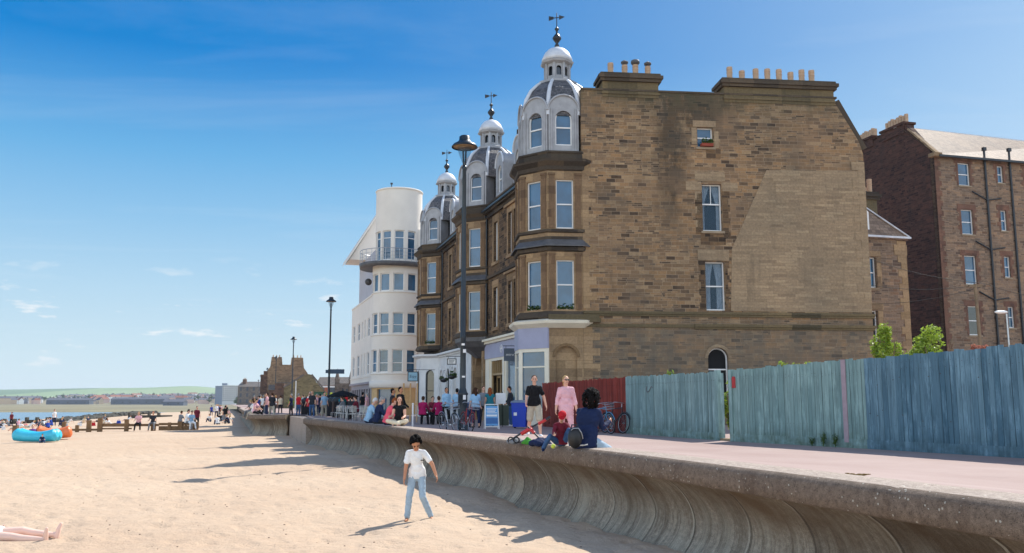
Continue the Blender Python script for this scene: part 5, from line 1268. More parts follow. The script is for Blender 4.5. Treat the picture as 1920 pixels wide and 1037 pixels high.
m = MB(); m.box(0, 11, -.08, 0, 2.1, 2.4); m.box(0, 11, -.08, 0, 4.2, 4.5); m.build('string_course', m_white, t)
t = thing('stone_church', 'dark pinnacled stone church front beside the white block', 'church', (-33.2, 170, 0))
m = MB(); m.box(0, 5.5, 0, 8, -1, 4.6); m.build('nave_wall', m_greyst, t)
for x in (.3, 2.9, 4.6):
    m = MB(); m.lathe([(.45, -1), (.45, 5.2), (.5, 5.3), (.02, 7.4 if x < 4 else 6.4)], (x, -.2, 0), 6, False); m.build('pinnacle', m_greyst, t)
for x in (1.2, 1.9, 3.6):
    m = MB(); m.prism(arc(x, x + .4, .5, 3.4, 6), -.06, 0); m.build('lancet_window', winm, t)
for k, (px_, py_, Y, r) in enumerate([(562, 760, 100, 1.0), (580, 757, 112, 1.4), (628, 752, 100, 1.5), (645, 756, 96, 1.3)]):
    p = atY(px_, py_, Y); bush('shrub', ['low round green shrub left of the far gable house foot', 'dark green shrub before the far gable house', 'green shrub right of the second lamp post', 'green shrub near the white block wing'][k], (p.x, Y, p.z), (r * 1.1, r, r * .8), 700, .16, m_leafd if k % 2 else m_leafl, 60 + k, 'shrub')
t = thing('green_cabinet', 'tall dark green hoarding panel near the second lamp post', 'hoarding', (-19.7, 90, 0)); m = MB(); m.box(0, 1.0, 0, .8, 0, 2.0); m.box(-.05, 1.05, -.05, .85, 2.002, 2.08); m.build('panel', plain('dark_green_paint', lin(30, 84, 62), .6), t); m = MB(); m.box(.1, .48, -.02, 0, .1, 1.9); m.box(.52, .9, -.02, 0, .1, 1.9); m.build('door', plain('green_paint', lin(36, 96, 70), .6), t)
t = thing('flag_pole', 'plain white pole standing before the far gable house', 'pole', (-20.35, 85, 0)); m = MB(); m.tube([(0, 0, 0), (0, 0, 2.95)], [.06, .05], 8); m.lathe([(.09, 2.95), (.001, 3.05)], (0, 0, 0), 8); m.build('shaft', m_white, t)
# breakwater of rocks and groynes on the wet sand
rnd = random.Random(9); m = MB()
for k in range(900):
    t_ = rnd.random(); X = (132 + 160 * t_ - 960) / 1680 * (150 + 150 * t_); Y = 150 + 150 * t_ + rnd.uniform(-3, 3); m.ball((X + rnd.uniform(-1.5, 1.5), Y, -2.5 + rnd.uniform(-.2, .5)), (rnd.uniform(.5, 1.1), rnd.uniform(.5, 1.0), rnd.uniform(.3, .6)), 6, 4, False)
tag(m.build('rock_breakwater', plain('wet_rock', lin(64, 62, 52), .8, .3, 1)), 'dark line of piled rocks between beach and sea', 'rocks', kind='stuff')
# ------------------------------------------------------------------ people
def cloth(name, c, var=.14, bump=.35, sc=6): return plain('cloth_' + name, c, .85, var, sc, bump=bump, spec=.2, detail_sc=22)
sk_l = plain('light_skin', lin(214, 164, 138), .5, .07, 6, spec=.4); sk_m = plain('tan_skin', lin(190, 132, 98), .5, .08, 6, spec=.4); sk_p = plain('pale_skin', lin(236, 198, 178), .5, .06, 6, spec=.4); sk_d = plain('brown_skin', lin(128, 84, 60), .5, .08, 6, spec=.4)
def hairm(name, c): return plain('hair_' + name, c, .8, .35, 22, bump=.8, detail_sc=60, spec=.12)
h_blk = hairm('black', lin(16, 12, 11)); h_brn = hairm('brown', lin(64, 42, 28)); h_bld = hairm('blond', lin(178, 146, 98)); h_wht = hairm('white', lin(206, 204, 200)); h_gin = hairm('auburn', lin(142, 76, 40)); h_gry = hairm('grey', lin(150, 148, 146))
COL = {k: cloth(k.replace(' ', '_'), lin(*v)) for k, v in {'white': (228, 228, 226), 'black': (22, 22, 25), 'navy': (28, 40, 72), 'pale pink': (222, 172, 178), 'bright pink': (232, 92, 110), 'magenta': (160, 24, 84), 'light blue': (150, 186, 212), 'pale denim': (158, 178, 192), 'denim blue': (60, 90, 130), 'khaki': (176, 168, 150), 'red': (190, 34, 44), 'grey': (120, 122, 126), 'teal': (40, 120, 130), 'dark green': (34, 60, 46), 'cream': (220, 206, 178), 'burgundy': (110, 34, 50), 'purple': (96, 60, 120), 'charcoal': (44, 46, 52), 'royal blue': (40, 66, 150), 'orange': (214, 112, 50)}.items()}
def remesh(mb, v, sm=2):
    me = bpy.data.meshes.new('tmp'); me.from_pydata([tuple(p) for p in mb.v], [], mb.f); o = bpy.data.objects.new('tmp', me); col.objects.link(o)
    md = o.modifiers.new('r', 'REMESH'); md.mode = 'VOXEL'; md.voxel_size = v; md.use_smooth_shade = True
    if sm: s_ = o.modifiers.new('s', 'SMOOTH'); s_.iterations = sm; s_.factor = .5
    r = bpy.data.meshes.new_from_object(o.evaluated_get(bpy.context.evaluated_depsgraph_get()))
    bpy.data.objects.remove(o); bpy.data.meshes.remove(me); return r
def cloth_mesh(me, hem=None, amp=.004, seed=1.0, k=1.0):
    bm = bmesh.new(); bm.from_mesh(me)
    if hem:
        bmesh.ops.bisect_plane(bm, geom=bm.verts[:] + bm.edges[:] + bm.faces[:], plane_co=hem[0], plane_no=hem[1], clear_inner=True)
    bm.normal_update()
    for v in bm.verts:
        c = v.co; n = noise.noise(Vector((c.x * 9, c.y * 9, c.z * 22 + c.x * 12 + seed))) + .6 * noise.noise(Vector((c.x * 24, c.y * 24, c.z * 30 + seed)))
        v.co = c + v.normal * amp * k * n
    bm.to_mesh(me); bm.free(); me.polygons.foreach_set('use_smooth', [True] * len(me.polygons)); return me
def mobj(name, me, mat, parent):
    me.name = name; me.materials.clear(); me.materials.append(mat); o = bpy.data.objects.new(name, me); col.objects.link(o); o.parent = parent; return o
def oball(mb, c, d, r, up=Vector((0, 0, 1)), side=Vector((1, 0, 0))):
    """ellipsoid with its z axis along d and x axis near side"""
    z = Vector(d).normalized(); x = (side - z * side.dot(z)).normalized(); y = z.cross(x); M = Matrix.Identity(4)
    for i in range(3): M[i][0] = x[i]; M[i][1] = y[i]; M[i][2] = z[i]; M[i][3] = c[i]
    old = mb.M; mb.M = old @ M; mb.ball((0, 0, 0), r, 14, 10); mb.M = old
def pose(H=1.75, lean=0, sidel=0, hz=None, hip=((0, 0), (0, 0)), knee=(0, 0), sh=((0, 10), (0, 10)), el=(8, 8), head=(0, 0), headk=1.0, turn=0):
    """index 0 = the person's left (+x), 1 = right.  hip/sh: (pitch forward, spread). head: (nod, turn)"""
    k = H / 1.75; J = {'k': k, 'hk': headk}
    def d(p, a, s): p, a = R(p), R(a); return Vector((s * math.sin(a), -math.sin(p) * math.cos(a), -math.cos(p) * math.cos(a)))
    legs = []
    for i, s in ((0, 1), (1, -1)):
        h = Vector((s * .09 * k, 0, 0)); kn = h + d(hip[i][0], hip[i][1], s) * .43 * k; an = kn + d(hip[i][0] - knee[i], hip[i][1] * .6, s) * .41 * k
        legs.append((h, kn, an))
    z0 = hz if hz is not None else -min(l[2].z for l in legs) + .075 * k
    P = Vector((0, 0, z0)); J['pel'] = P
    ax = Vector((math.sin(R(sidel)), -math.sin(R(lean)), math.cos(R(lean)))).normalized(); J['ax'] = ax
    side = Vector((math.cos(R(turn)), math.sin(R(turn)), 0)); J['side'] = side
    J['waist'] = P + ax * .16 * k; J['chest'] = P + ax * .35 * k; J['neck'] = P + ax * .555 * k
    fw = Vector((side.y, -side.x, 0))
    hd = Vector((ax.x * .6, ax.y, 1)); hd.normalize(); nod = R(head[0]); hdir = (hd * math.cos(nod) + fw * math.sin(nod)).normalized()
    J['head'] = J['neck'] + hdir * (.145 + .11 * (headk - 1)) * k + fw * .015 * k; J['hdir'] = hdir; J['hturn'] = R(head[1]) + R(turn)
    for i, s in ((0, 1), (1, -1)):
        S_ = P + ax * .472 * k + side * s * .158 * k; a, b = sh[i]
        rot = Matrix.Rotation(R(turn), 3, 'Z')
        e = S_ + rot @ (d(a, b, s) * .29 * k); w_ = e + rot @ (d(a + el[i], b * .55, s) * .25 * k); J[f'sh{i}'] = S_; J[f'el{i}'] = e; J[f'wr{i}'] = w_
        J[f'hip{i}'], J[f'kn{i}'], J[f'an{i}'] = [P + v for v in legs[i]]
        J[f'shin{i}'] = (legs[i][2] - legs[i][1]).normalized()
    return J
def crosslegs(J):
    k, P = J['k'], J['pel']
    for i, s in ((0, 1), (1, -1)):
        J[f'kn{i}'] = P + Vector((s * .30, -.30, .05)) * k; J[f'an{i}'] = P + Vector((-s * .10, -.36 - .05 * i, -.03)) * k; J[f'shin{i}'] = (J[f'an{i}'] - J[f'kn{i}']).normalized()
def figure(label, loc, rz, J, top='white', bottom='navy', skin=None, hair=None, hairstyle='short', sleeve='short', legs='long', shoes='white', v=.014, group=None, build=1.0, detail=False, skirt=False, rot=None, name='person', feetflat=True, cap=None, coat=0):
    skin = skin or sk_l; hair = hair or h_brn; k = J['k']; hk = J['hk'] * k
    t = thing(name, label, 'person', loc, rz, group)
    if rot: t.rotation_euler = rot
    side, ax = J['side'], J['ax']; fw = Vector((side.y, -side.x, 0)).normalized(); bw = build
    def torso(mb, g, low=True):
        if low: oball(mb, J['pel'] + ax * .02 * k, ax, ((.165 * bw) * k + g, .115 * bw * k + g, .12 * k + g))
        oball(mb, J['waist'], ax, (.138 * bw * k + g, .10 * bw * k + g, .15 * k + g), side=side)
        oball(mb, J['chest'] + ax * .0 * k, ax, (.148 * bw * k + g, .108 * bw * k + g, .20 * k + g), side=side)
        for i in (0, 1): mb.cap(J['neck'] - ax * .055 * k, J[f'sh{i}'], .046 * k + g, .046 * k + g * .8)
    def arm(mb, i, g, upto=1.0, loose=0):
        S_, e, w_ = J[f'sh{i}'], J[f'el{i}'], J[f'wr{i}']
        if upto >= 1: mb.cap(S_, e, .052 * k + g, .042 * k + g); mb.cap(e, e.lerp(w_, min(1, upto - 1 + 1e-3) if upto < 2 else 1), .042 * k + g, (.029 * k + g) if upto >= 2 else .04 * k + g)
        else: mb.cap(S_, S_.lerp(e, upto), .054 * k + g, .048 * k + g + loose)
    def leg(mb, i, g, upto=2.0, loose=0):
        h, kn, an = J[f'hip{i}'], J[f'kn{i}'], J[f'an{i}']
        if upto <= 1: mb.cap(h, h.lerp(kn, upto), .09 * bw * k + g, (.09 - .03 * upto) * k + g + loose)
        else:
            mb.cap(h, kn, .088 * bw * k + g, .056 * k + g); m_ = kn.lerp(an, .32) ; u = upto - 1
            bk = Vector((0, .012 * k, 0)); mb.cap(kn, m_ + bk, .054 * k + g, .054 * k + g); mb.cap(m_ + bk, kn.lerp(an, u), .054 * k + g, (.034 + (1 - u) * .012) * k + g + loose)
    b = MB(); torso(b, -.006)
    for i, s in ((0, 1), (1, -1)):
        arm(b, i, 0, 2); leg(b, i, -.004 if legs == 'long' else 0)
        w_ = J[f'wr{i}']; dr = (w_ - J[f'el{i}']).normalized(); inw = (-side * s); inw = (inw - dr * inw.dot(dr)).normalized(); fr = dr.cross(inw).normalized()
        if fr.dot(fw) < 0: fr = -fr
        pc = w_ + dr * .045 * k; oball(b, pc, dr, (.040 * k, .018 * k, .050 * k), side=fr)
        for q, (off, L) in enumerate(((.030, .068), (.010, .078), (-.010, .073), (-.028, .058))):
            p0 = w_ + dr * .075 * k + fr * off * k; p1 = p0 + (dr * .85 + inw * .35).normalized() * L * .5 * k; p2 = p1 + (dr * .6 + inw * .8).normalized() * L * .5 * k
            r_ = .0095 * k if detail else .012 * k
            b.cap(p0, p1, r_, r_ * .9, 8); b.cap(p1, p2, r_ * .9, r_ * .75, 8)
        p0 = w_ + dr * .025 * k + fr * .028 * k; p1 = p0 + (dr * .6 + fr * .75 + inw * .25).normalized() * .038 * k; p2 = p1 + (dr * .9 + fr * .3 + inw * .3).normalized() * .03 * k
        b.cap(p0, p1, .013 * k, .011 * k, 8); b.cap(p1, p2, .011 * k, .009 * k, 8)
        an = J[f'an{i}']; sd = J[f'shin{i}']
        fd = Vector((s * .2, -1, 0)).normalized()
        fd = (fd - sd * fd.dot(sd) * (0 if feetflat else .9)).normalized() if not feetflat else fd
        dn = sd if not feetflat else Vector((0, 0, -1))
        hl = an + dn * .045 * k - fd * .03 * k; to = an + dn * .052 * k + fd * .15 * k; b.cap(an, hl, .036 * k, .03 * k); b.cap(hl, an + dn * .04 * k + fd * .08 * k, .03 * k, .033 * k); b.cap(an + dn * .04 * k + fd * .08 * k, to, .032 * k, .02 * k)
        J[f'ft{i}'] = (hl, an + dn * .04 * k + fd * .08 * k, to)
    hc, hd = J['head'], J['hdir']; tr_ = J['hturn']; f0 = Vector((math.sin(tr_), -math.cos(tr_), 0)); f0 = (f0 - hd * f0.dot(hd)).normalized(); sx = hd.cross(f0) * -1; sx = f0.cross(hd)
    hx = lambda x, y, z: hc + sx * x * hk + f0 * y * hk + hd * z * hk
    b.cap(J['neck'] - ax * .05 * k, hx(0, -.01, -.07), .056 * k, .05 * k)
    oball(b, hx(0, -.008, .025), hd, (.076 * hk, .093 * hk, .092 * hk), side=sx); oball(b, hx(0, .018, -.045), hd, (.056 * hk, .066 * hk, .066 * hk), side=sx)
    oball(b, hx(0, .05, -.085), hd, (.030 * hk, .028 * hk, .022 * hk), side=sx)
    b.cap(hx(0, .086, .012), hx(0, .103, -.018), .009 * hk, .014 * hk, 8)
    for s in (1, -1): oball(b, hx(s * .078, -.008, -.005), hd, (.010 * hk, .020 * hk, .030 * hk), side=sx); b.cap(hx(s * .014, .083, .033), hx(s * .045, .074, .033), .009 * hk, .008 * hk, 6)
    b.cap(hx(-.018, .078, -.05), hx(.018, .078, -.05), .009 * hk, .009 * hk, 6)
    mobj('body', remesh(b, v * (.75 if detail else 1)), skin, t)
    if detail or v < .02:
        for s in (1, -1):
            e = MB(); e.ball(hx(s * .032, .078, .012), .011 * hk, 8, 6); e.build('eye', plain('eye_dark', lin(30, 20, 18), .2), t)
        e = MB(); e.cap(hx(-.022, .085, -.052), hx(.022, .085, -.052), .0055 * hk, .0055 * hk, 6); e.build('lips', plain('lip_tone', lin(150, 80, 76), .5), t)
        e = MB()
        for s in (1, -1): e = MB(); e.cap(hx(s * .016, .088, .040), hx(s * .05, .076, .040), .005 * hk, .004 * hk, 6); e.build('eyebrow', hair, t)
    # top
    c_ = MB(); torso(c_, .014); oball(c_, J['waist'], ax, (.152 * bw * k + .012, .108 * bw * k + .012, .17 * k), side=side); oball(c_, J['pel'] + ax * .0 * k, ax, (.172 * bw * k + .012, .122 * bw * k + .012, .13 * k))
    for i in (0, 1): c_.cap(J[f'hip{i}'] - ax * .02 * k, J[f'hip{i}'] + ax * .12 * k, .093 * bw * k + .016, .085 * bw * k + .012)
    up = {'short': .62, 'none': .12, 'long': 2, 'half': 1.4}[sleeve]
    for i in (0, 1): arm(c_, i, .006 * k + .003, up, .010 * k)
    if coat: oball(c_, J['pel'] + ax * (-.05) * k, ax, (.185 * bw * k, .14 * bw * k, .16 * k * coat))
    mobj('top', cloth_mesh(remesh(c_, v, 6), None if coat else (J['pel'] - ax * .045 * k, ax), .009 if v < .02 else .0, len(label), k), COL[top], t)
    # bottoms
    c_ = MB(); oball(c_, J['pel'] - ax * .0 * k, ax, ((.165 * bw) * k + .011, .115 * bw * k + .011, .115 * k)); ll = {'long': 1.97, 'short': .92, 'trunks': .3, 'crop': 1.6}[legs]
    for i in (0, 1): leg(c_, i, .011 * k + .002, ll, .022 * k if legs == 'short' else .012 * k)
    if skirt:
        a_ = (J['kn0'] + J['kn1']) / 2; c_.cap(J['pel'], a_, .15 * k, .20 * k)
    mobj('shorts' if legs in ('short', 'trunks') else 'trousers', cloth_mesh(remesh(c_, v, 4), None, .008 if v < .02 else .0, len(label) + 5, k), COL[bottom], t)
    if shoes:
        for i in (0, 1):
            c_ = MB(); hl, md_, to = J[f'ft{i}']; c_.cap(hl, md_, .040 * k, .043 * k); c_.cap(md_, to, .043 * k, .030 * k); c_.cap(J[f'an{i}'].lerp(hl, .5), md_, .042 * k, .036 * k)
            mobj('shoe', remesh(c_, v), COL[shoes], t)
    # hair
    c_ = MB(); rnd = random.Random(len(label))
    if hairstyle != 'bald':
        oball(c_, hx(0, -.022, .040), hd, (.083 * hk, .090 * hk, .088 * hk), side=sx); oball(c_, hx(0, -.045, -.01), hd, (.078 * hk, .065 * hk, .075 * hk), side=sx)
        if hairstyle == 'curly':
            for _ in range(230 if detail else 90):
                u = Vector((rnd.gauss(0, 1), rnd.gauss(0, 1), rnd.gauss(0, 1))).normalized()
                if u.y > .35 and u.z < .50: continue
                if u.z < -.62: continue
                p = hx(u.x * .100, -.022 + u.y * .104, .052 + u.z * .098); c_.ball(p, .019 * hk * rnd.uniform(.7, 1.3), 6, 4)
        if hairstyle == 'bigcurly':
            for _ in range(420 if detail else 120):
                u = Vector((rnd.gauss(0, 1), rnd.gauss(0, 1), rnd.gauss(0, 1))).normalized(); q_ = rnd.uniform(.75, 1.02)
                if u.y > .3 and u.z < .55: continue
                zz = u.z * .18 * q_ - .03
                p = hx(u.x * .145 * q_, -.06 + u.y * .135 * q_, zz); c_.ball(p, .022 * hk * rnd.uniform(.6, 1.3), 6, 4)
        if hairstyle in ('long', 'pony'):
            if hairstyle == 'long': c_.cap(hx(0, -.06, .0), hx(0, -.085, -.22), .075 * hk, .06 * hk); [c_.cap(hx(s * .07, -.01, .03), hx(s * .085, -.03, -.15), .022 * hk, .03 * hk) for s in (1, -1)]
            else: c_.ball(hx(0, -.115, .03), .035 * hk, 8, 6); c_.cap(hx(0, -.13, .02), hx(0, -.15, -.12), .028 * hk, .015 * hk)
        mobj('hair', remesh(c_, max(v * .7, .009 if detail else .012), 0 if 'curly' in hairstyle else 1), hair, t)
    if cap:
        c_ = MB(); oball(c_, hx(0, -.012, .055), hd, (.093 * hk, .104 * hk, .088 * hk), side=sx); o = c_.build('cap_crown', COL[cap], t)
        c_ = MB(); oball(c_, hx(0, .095, .052), hd, (.070 * hk, .078 * hk, .010 * hk), side=sx); c_.build('cap_peak', COL[cap], t)
    J['hx'] = hx; t['_J'] = 0
    return t
Z1 = .30
# boy on the sand
bx, by = -1.56, 15.08
J = pose(1.40, lean=9, sidel=-3, hip=((18, 3), (6, 9)), knee=(30, 10), sh=((8, 36), (2, 10)), el=(14, 16), head=(44, 4), headk=1.16)
J['an0'] += Vector((.13, .02, .0)); J['shin0'] = (J['an0'] - J['kn0']).normalized()
boy = figure('young boy in white T-shirt and pale torn jeans walking barefoot across the sand, head bowed', (bx, by, ground(bx, by) - .015), R(4), J, 'white', 'pale denim', sk_m, h_blk, 'curly', 'short', 'long', None, v=.009, detail=True, build=.82)
m = MB(); m.box(.055, .105, -.118, -.104, .97, .985); pk = m.build('chest_mark', COL['black'], boy)
J2 = pose(1.88, hip=((6, 7), (0, 4)), knee=(14, 4), sh=((0, 12), (0, 12)))
M3 = Matrix(((0, 0, -1), (1, 0, 0), (0, -1, 0)))
figure('sunbather lying on the sand at the left edge, only pale bare legs in view', (-6.50, 13.1, ground(-6.6, 13.1) + .085), 0, J2, 'white', 'white', sk_p, h_brn, 'short', 'short', 'trunks', None, v=.012, detail=True, feetflat=False, rot=M3.to_euler())
J = pose(1.84, hip=((14, 5), (-10, 4)), knee=(6, 22), sh=((-6, 24), (8, 14)), el=(14, 42), head=(4, -6))
figure('man in black T-shirt and pale grey shorts walking towards the camera beside the blue bin', (.66, 26.8, 0), R(6), J, 'black', 'khaki', sk_l, h_brn, 'short', 'short', 'short', 'white', v=.011, detail=True)
J = pose(1.68, hip=((8, 4), (-6, 3)), knee=(4, 14), sh=((4, 14), (0, 14)), el=(12, 16), head=(0, 22))
wo = figure('blond woman in loose pale pink shirt, pale pink trousers and sunglasses', (1.33, 22.3, 0), R(0), J, 'pale pink', 'pale pink', sk_l, h_bld, 'pony', 'half', 'long', 'white', v=.011, detail=True, coat=1.4)
m = MB(); hx = J['hx']
for s in (1, -1): m.ball(hx(s * .032, .092, .014), .021, 8, 6)
m.bar(hx(-.075, .03, .02), hx(-.05, .088, .018), .006); m.bar(hx(.075, .03, .02), hx(.05, .088, .018), .006); m.bar(hx(-.03, .1, .016), hx(.03, .1, .016), .006); m.build('sunglasses', m_iron, wo)
# seated on the near coping
J = pose(1.72, lean=10, hz=.10, hip=((74, 14), (70, 6)), knee=(50, 56), sh=((34, 2), (30, 4)), el=(84, 80), head=(10, 22), turn=22)
wm2 = figure('woman with bushy black curls, navy hoodie and light jeans, sitting on the coping', (1.15, 14.3, Z1), R(128), J, 'navy', 'pale denim', sk_m, h_blk, 'bigcurly', 'long', 'long', 'white', v=.011, detail=True, coat=.8, build=1.25)
m = MB(); m.tube([(-.17, .10, .06), (-.1, .155, .045), (0, .17, .04), (.1, .155, .045), (.17, .1, .06)], .012, 6); m.build('hem_stripe', COL['white'], wm2)
J = pose(1.06, lean=14, hz=.06, hip=((140, 12), (118, 36)), knee=(142, 150), sh=((46, 12), (40, 14)), el=(40, 46), head=(26, -12), headk=1.22)
ch = figure('small child in red cap, patterned dark top and jeans sitting knees-up on the coping', (.80, 14.95, Z1), R(6), J, 'burgundy', 'denim blue', sk_l, h_bld, 'short', 'long', 'long', 'navy', v=.009, detail=True, cap='red', build=.9)
# group of five on the coping further along
def seat(J_H, lean, turn=0, nod=10, hd=0, k=(80, 80)): return pose(J_H, lean=lean, hz=.1, hip=((84, 8), (80, 8)), knee=k, sh=((34, 10), (30, 12)), el=(30, 40), head=(nod, hd), turn=turn)
def wallpt(px_, back=.32):
    for i in range(len(lip) - 1):
        a, b = lip[i], lip[i + 1]
        xa, xb = 960 + (a.x + back) / a.y * 1680, 960 + (b.x + back) / b.y * 1680
        if (xa - px_) * (xb - px_) <= 0: return Vector((a.x + back, a.y, Z1))
G = 'people resting on the sea wall'
figure('white-haired person in pale blue and white shirt, leftmost of the row sitting on the wall', wallpt(691), R(100), seat(1.72, 16, nod=18), 'light blue', 'navy', sk_l, h_wht, 'short', 'long', 'long', 'white', group=G, build=1.15)
figure('grey-haired person in navy jacket sitting on the wall beside the pale blue shirt', wallpt(708), R(104), seat(1.74, 12, nod=12), 'navy', 'charcoal', sk_l, h_gry, 'short', 'long', 'long', 'black', group=G, build=1.15)
figure('auburn-haired person in bright pink top sitting on the wall', wallpt(727), R(96), seat(1.7, 18, nod=14), 'bright pink', 'navy', sk_l, h_gin, 'short', 'long', 'long', 'white', group=G, build=1.1)
J = pose(1.7, lean=2, hz=.1, hip=((82, 34), (82, 34)), knee=(125, 125), sh=((20, 8), (24, 8)), el=(60, 60), head=(6, 14)); crosslegs(J)
figure('woman in sleeveless black floral top sitting cross-legged on the wall facing the beach', wallpt(750, .45), R(-8), J, 'black', 'cream', sk_l, h_brn, 'long', 'none', 'long', None, group=G)
p = wallpt(737, 1.1); figure('dark-haired person in charcoal top just behind the woman in pink', (p.x, p.y, 0), R(90), pose(1.5, sh=((10, 8), (10, 8)), el=(40, 40)), 'charcoal', 'navy', sk_m, h_blk, 'short', 'long', v=.018, group=G)
p = wallpt(750, 1.3); figure('dark-haired person in black top just behind the cross-legged woman', (p.x, p.y, 0), R(60), pose(1.55, sh=((10, 8), (10, 8)), el=(40, 40)), 'black', 'navy', sk_m, h_blk, 'short', 'long', v=.018, group=G)
# cafe people
Gc = 'people outside the cafe and pub'
def gp(px_, Y): return ((px_ - 960) / 1680 * Y * 1.0, Y, 0)
STD = lambda H=1.7, **k: pose(H, **({'sh': ((4, 10), (8, 8)), 'el': (20, 30), 'hip': ((3, 5), (-2, 4)), 'knee': (3, 3)} | k))
SI = lambda H=1.7, lean=6, **k: pose(H, **({'lean': lean, 'hz': .5, 'hip': ((85, 6), (82, 6)), 'knee': (85, 82), 'sh': ((30, 10), (34, 8)), 'el': (45, 50), 'head': (8, 0)} | k))
F_LIST = [
 ('waiter in light blue shirt and black trousers standing by the pub tables', 838, 40, R(30), STD(1.68, el=(70, 70)), 'light blue', 'black', sk_m, h_blk, 'short', 'long', 'long', 'white'),
 ('person in pale blue shirt seen from behind at the pub wall', 858, 42, R(170), STD(1.68), 'light blue', 'charcoal', sk_m, h_blk, 'short', 'short', 'long', 'white'),
 ('person in navy top leaning in behind the lamp post', 884, 37, R(120), STD(1.66, lean=18), 'denim blue', 'navy', sk_l, h_brn, 'long', 'short', 'long', 'black'),
 ('woman in pale top and dark blue skirt right of the lamp post', 893, 36, R(200), STD(1.62, lean=10), 'light blue', 'navy', sk_l, h_brn, 'long', 'short', 'crop', 'black'),
 ('tall person in grey top between the lamp post and the A-board', 907, 39, R(20), STD(1.72), 'grey', 'charcoal', sk_l, h_brn, 'short', 'short', 'long', 'black'),
 ('woman in teal top with long brown hair above the A-board', 919, 37.5, R(185), STD(1.64), 'teal', 'navy', sk_l, h_gin, 'long', 'none', 'long', 'black'),
 ('person in dark jacket with black hair at the cafe doorway', 957, 39, R(-70), STD(1.72, el=(60, 60), head=(16, 0)), 'charcoal', 'denim blue', sk_m, h_blk, 'short', 'long', 'long', 'white')]
for l, px_, Y, rz, J, *rest in F_LIST: figure(l, gp(px_, Y), rz, J, *rest, v=.018, group=Gc)
S_LIST = [('person in magenta top seated at the leftmost pub table', 794, 41, R(170), SI(), 'magenta', 'black', sk_l, h_brn, 'short', 'long', 'long', 'black'),
 ('person in magenta top seated right of the first magenta sitter', 825, 40.5, R(200), SI(), 'magenta', 'black', sk_l, h_brn, 'short', 'long', 'long', 'black'),
 ('person in burgundy top seated between the two magenta tops', 812, 43, R(20), SI(), 'burgundy', 'black', sk_l, h_blk, 'short', 'long', 'long', 'black'),
 ('person in denim shirt seated under the lamp post by the bicycles', 872, 38.5, R(160), SI(), 'denim blue', 'navy', sk_l, h_brn, 'short', 'long', 'long', 'black')]
for l, px_, Y, rz, J, *rest in S_LIST: figure(l, gp(px_, Y), rz, J, *rest, v=.018, group=Gc)
# small far figures: prototypes copied with their own clothes
V_ = .035
def proto(kind):
    if kind == 'standing': J = STD(1.7, sh=((2, 12), (6, 8))); a = {}
    if kind == 'walking': J = pose(1.7, hip=((20, 3), (-18, 3)), knee=(8, 22), sh=((-18, 8), (20, 8)), el=(15, 25)); a = {}
    if kind == 'seated': J = pose(1.7, lean=8, hz=.12, hip=((84, 10), (80, 8)), knee=(70, 76), sh=((34, 10), (30, 12)), el=(30, 40), head=(10, 0)); a = {}
    if kind == 'sitting': J = pose(1.7, lean=20, hz=.12, hip=((132, 12), (126, 14)), knee=(130, 120), sh=((40, 10), (36, 12)), el=(40, 40)); a = {}
    if kind == 'reclining': J = pose(1.7, lean=-42, hz=.12, hip=((88, 10), (100, 8)), knee=(4, 50), sh=((-50, 14), (-46, 14)), el=(10, 10)); a = {'legs': 'short'}
    return figure('x', (0, 0, 0), 0, J, 'white', 'navy', sk_l, h_brn, 'short', 'short', shoes=None, v=V_, **a)
PR = {k: proto(k) for k in ('standing', 'walking', 'seated', 'sitting', 'reclining')}; first = set()
SKN = [sk_l, sk_l, sk_m, sk_l]; HR = [(h_brn, 'brown'), (h_blk, 'black'), (h_bld, 'blond'), (h_gry, 'grey')]
def small(kind, label, loc, rz, top, bottom, hair, skin, group, s=1.0):
    o = PR[kind] if kind not in first else copy_tree(PR[kind]); first.add(kind)
    o.location = loc; o.rotation_euler = (0, 0, rz); o.scale = (s,) * 3; tag(o, label, 'person', group)
    for ch in o.children:
        m_ = {'body': skin, 'top': COL[top], 'trousers': COL[bottom], 'shorts': COL[bottom], 'hair': hair}.get(ch.name.split('.')[0])
        if m_: ch.material_slots[0].link = 'OBJECT'; ch.material_slots[0].material = m_
    return o
rnd = random.Random(77)
cols = ['white', 'white', 'navy', 'red', 'black', 'light blue', 'grey', 'royal blue', 'cream', 'pale pink', 'charcoal', 'teal', 'white']
def crowd(n, spots, kinds, place, group):
    spots = sorted(spots(n), key=lambda q: q[0] / q[1])
    for k, (x, y, z) in enumerate(spots):
        kd = rnd.choice(kinds); tp_ = rnd.choice(cols); bt = rnd.choice(['navy', 'black', 'grey', 'denim blue', 'khaki', 'charcoal']); hr, hn = rnd.choice(HR)
        small(kd, f'{kd} person, {tp_} top, {bt} bottoms, {ordn(k + 1)} from left {place}', (x, y, z), rnd.uniform(-3.1, 3.1), tp_, bt, hr, rnd.choice(SKN), group, rnd.uniform(.9, 1.05))
def sp_prom(n):
    L = []
    for _ in range(n):
        Y = rnd.uniform(54, 90); L.append((lipx(Y) + rnd.uniform(.8, 7.5), Y, 0))
    return L
crowd(46, sp_prom, ['standing', 'walking', 'standing'], 'on the far promenade', 'people on the far promenade')
def sp_wall(n): return [(lipx(y) + .4, y, .32) for y in [54.8 + i * 1.55 + rnd.uniform(-.3, .3) for i in range(n)]]
crowd(10, sp_wall, ['seated'], 'along the far sea wall', 'people sitting on the far sea wall')
def sp_beach(n):
    L = []
    while len(L) < n:
        Y = rnd.uniform(72, 120); px_ = rnd.uniform(-10, 250); X = (px_ - 960) / 1680 * Y; L.append((X, Y, ground(X, Y)))
    return L
crowd(28, sp_beach, ['sitting', 'reclining', 'sitting', 'reclining'], 'beyond the groyne', 'people on the sand beyond the groyne')
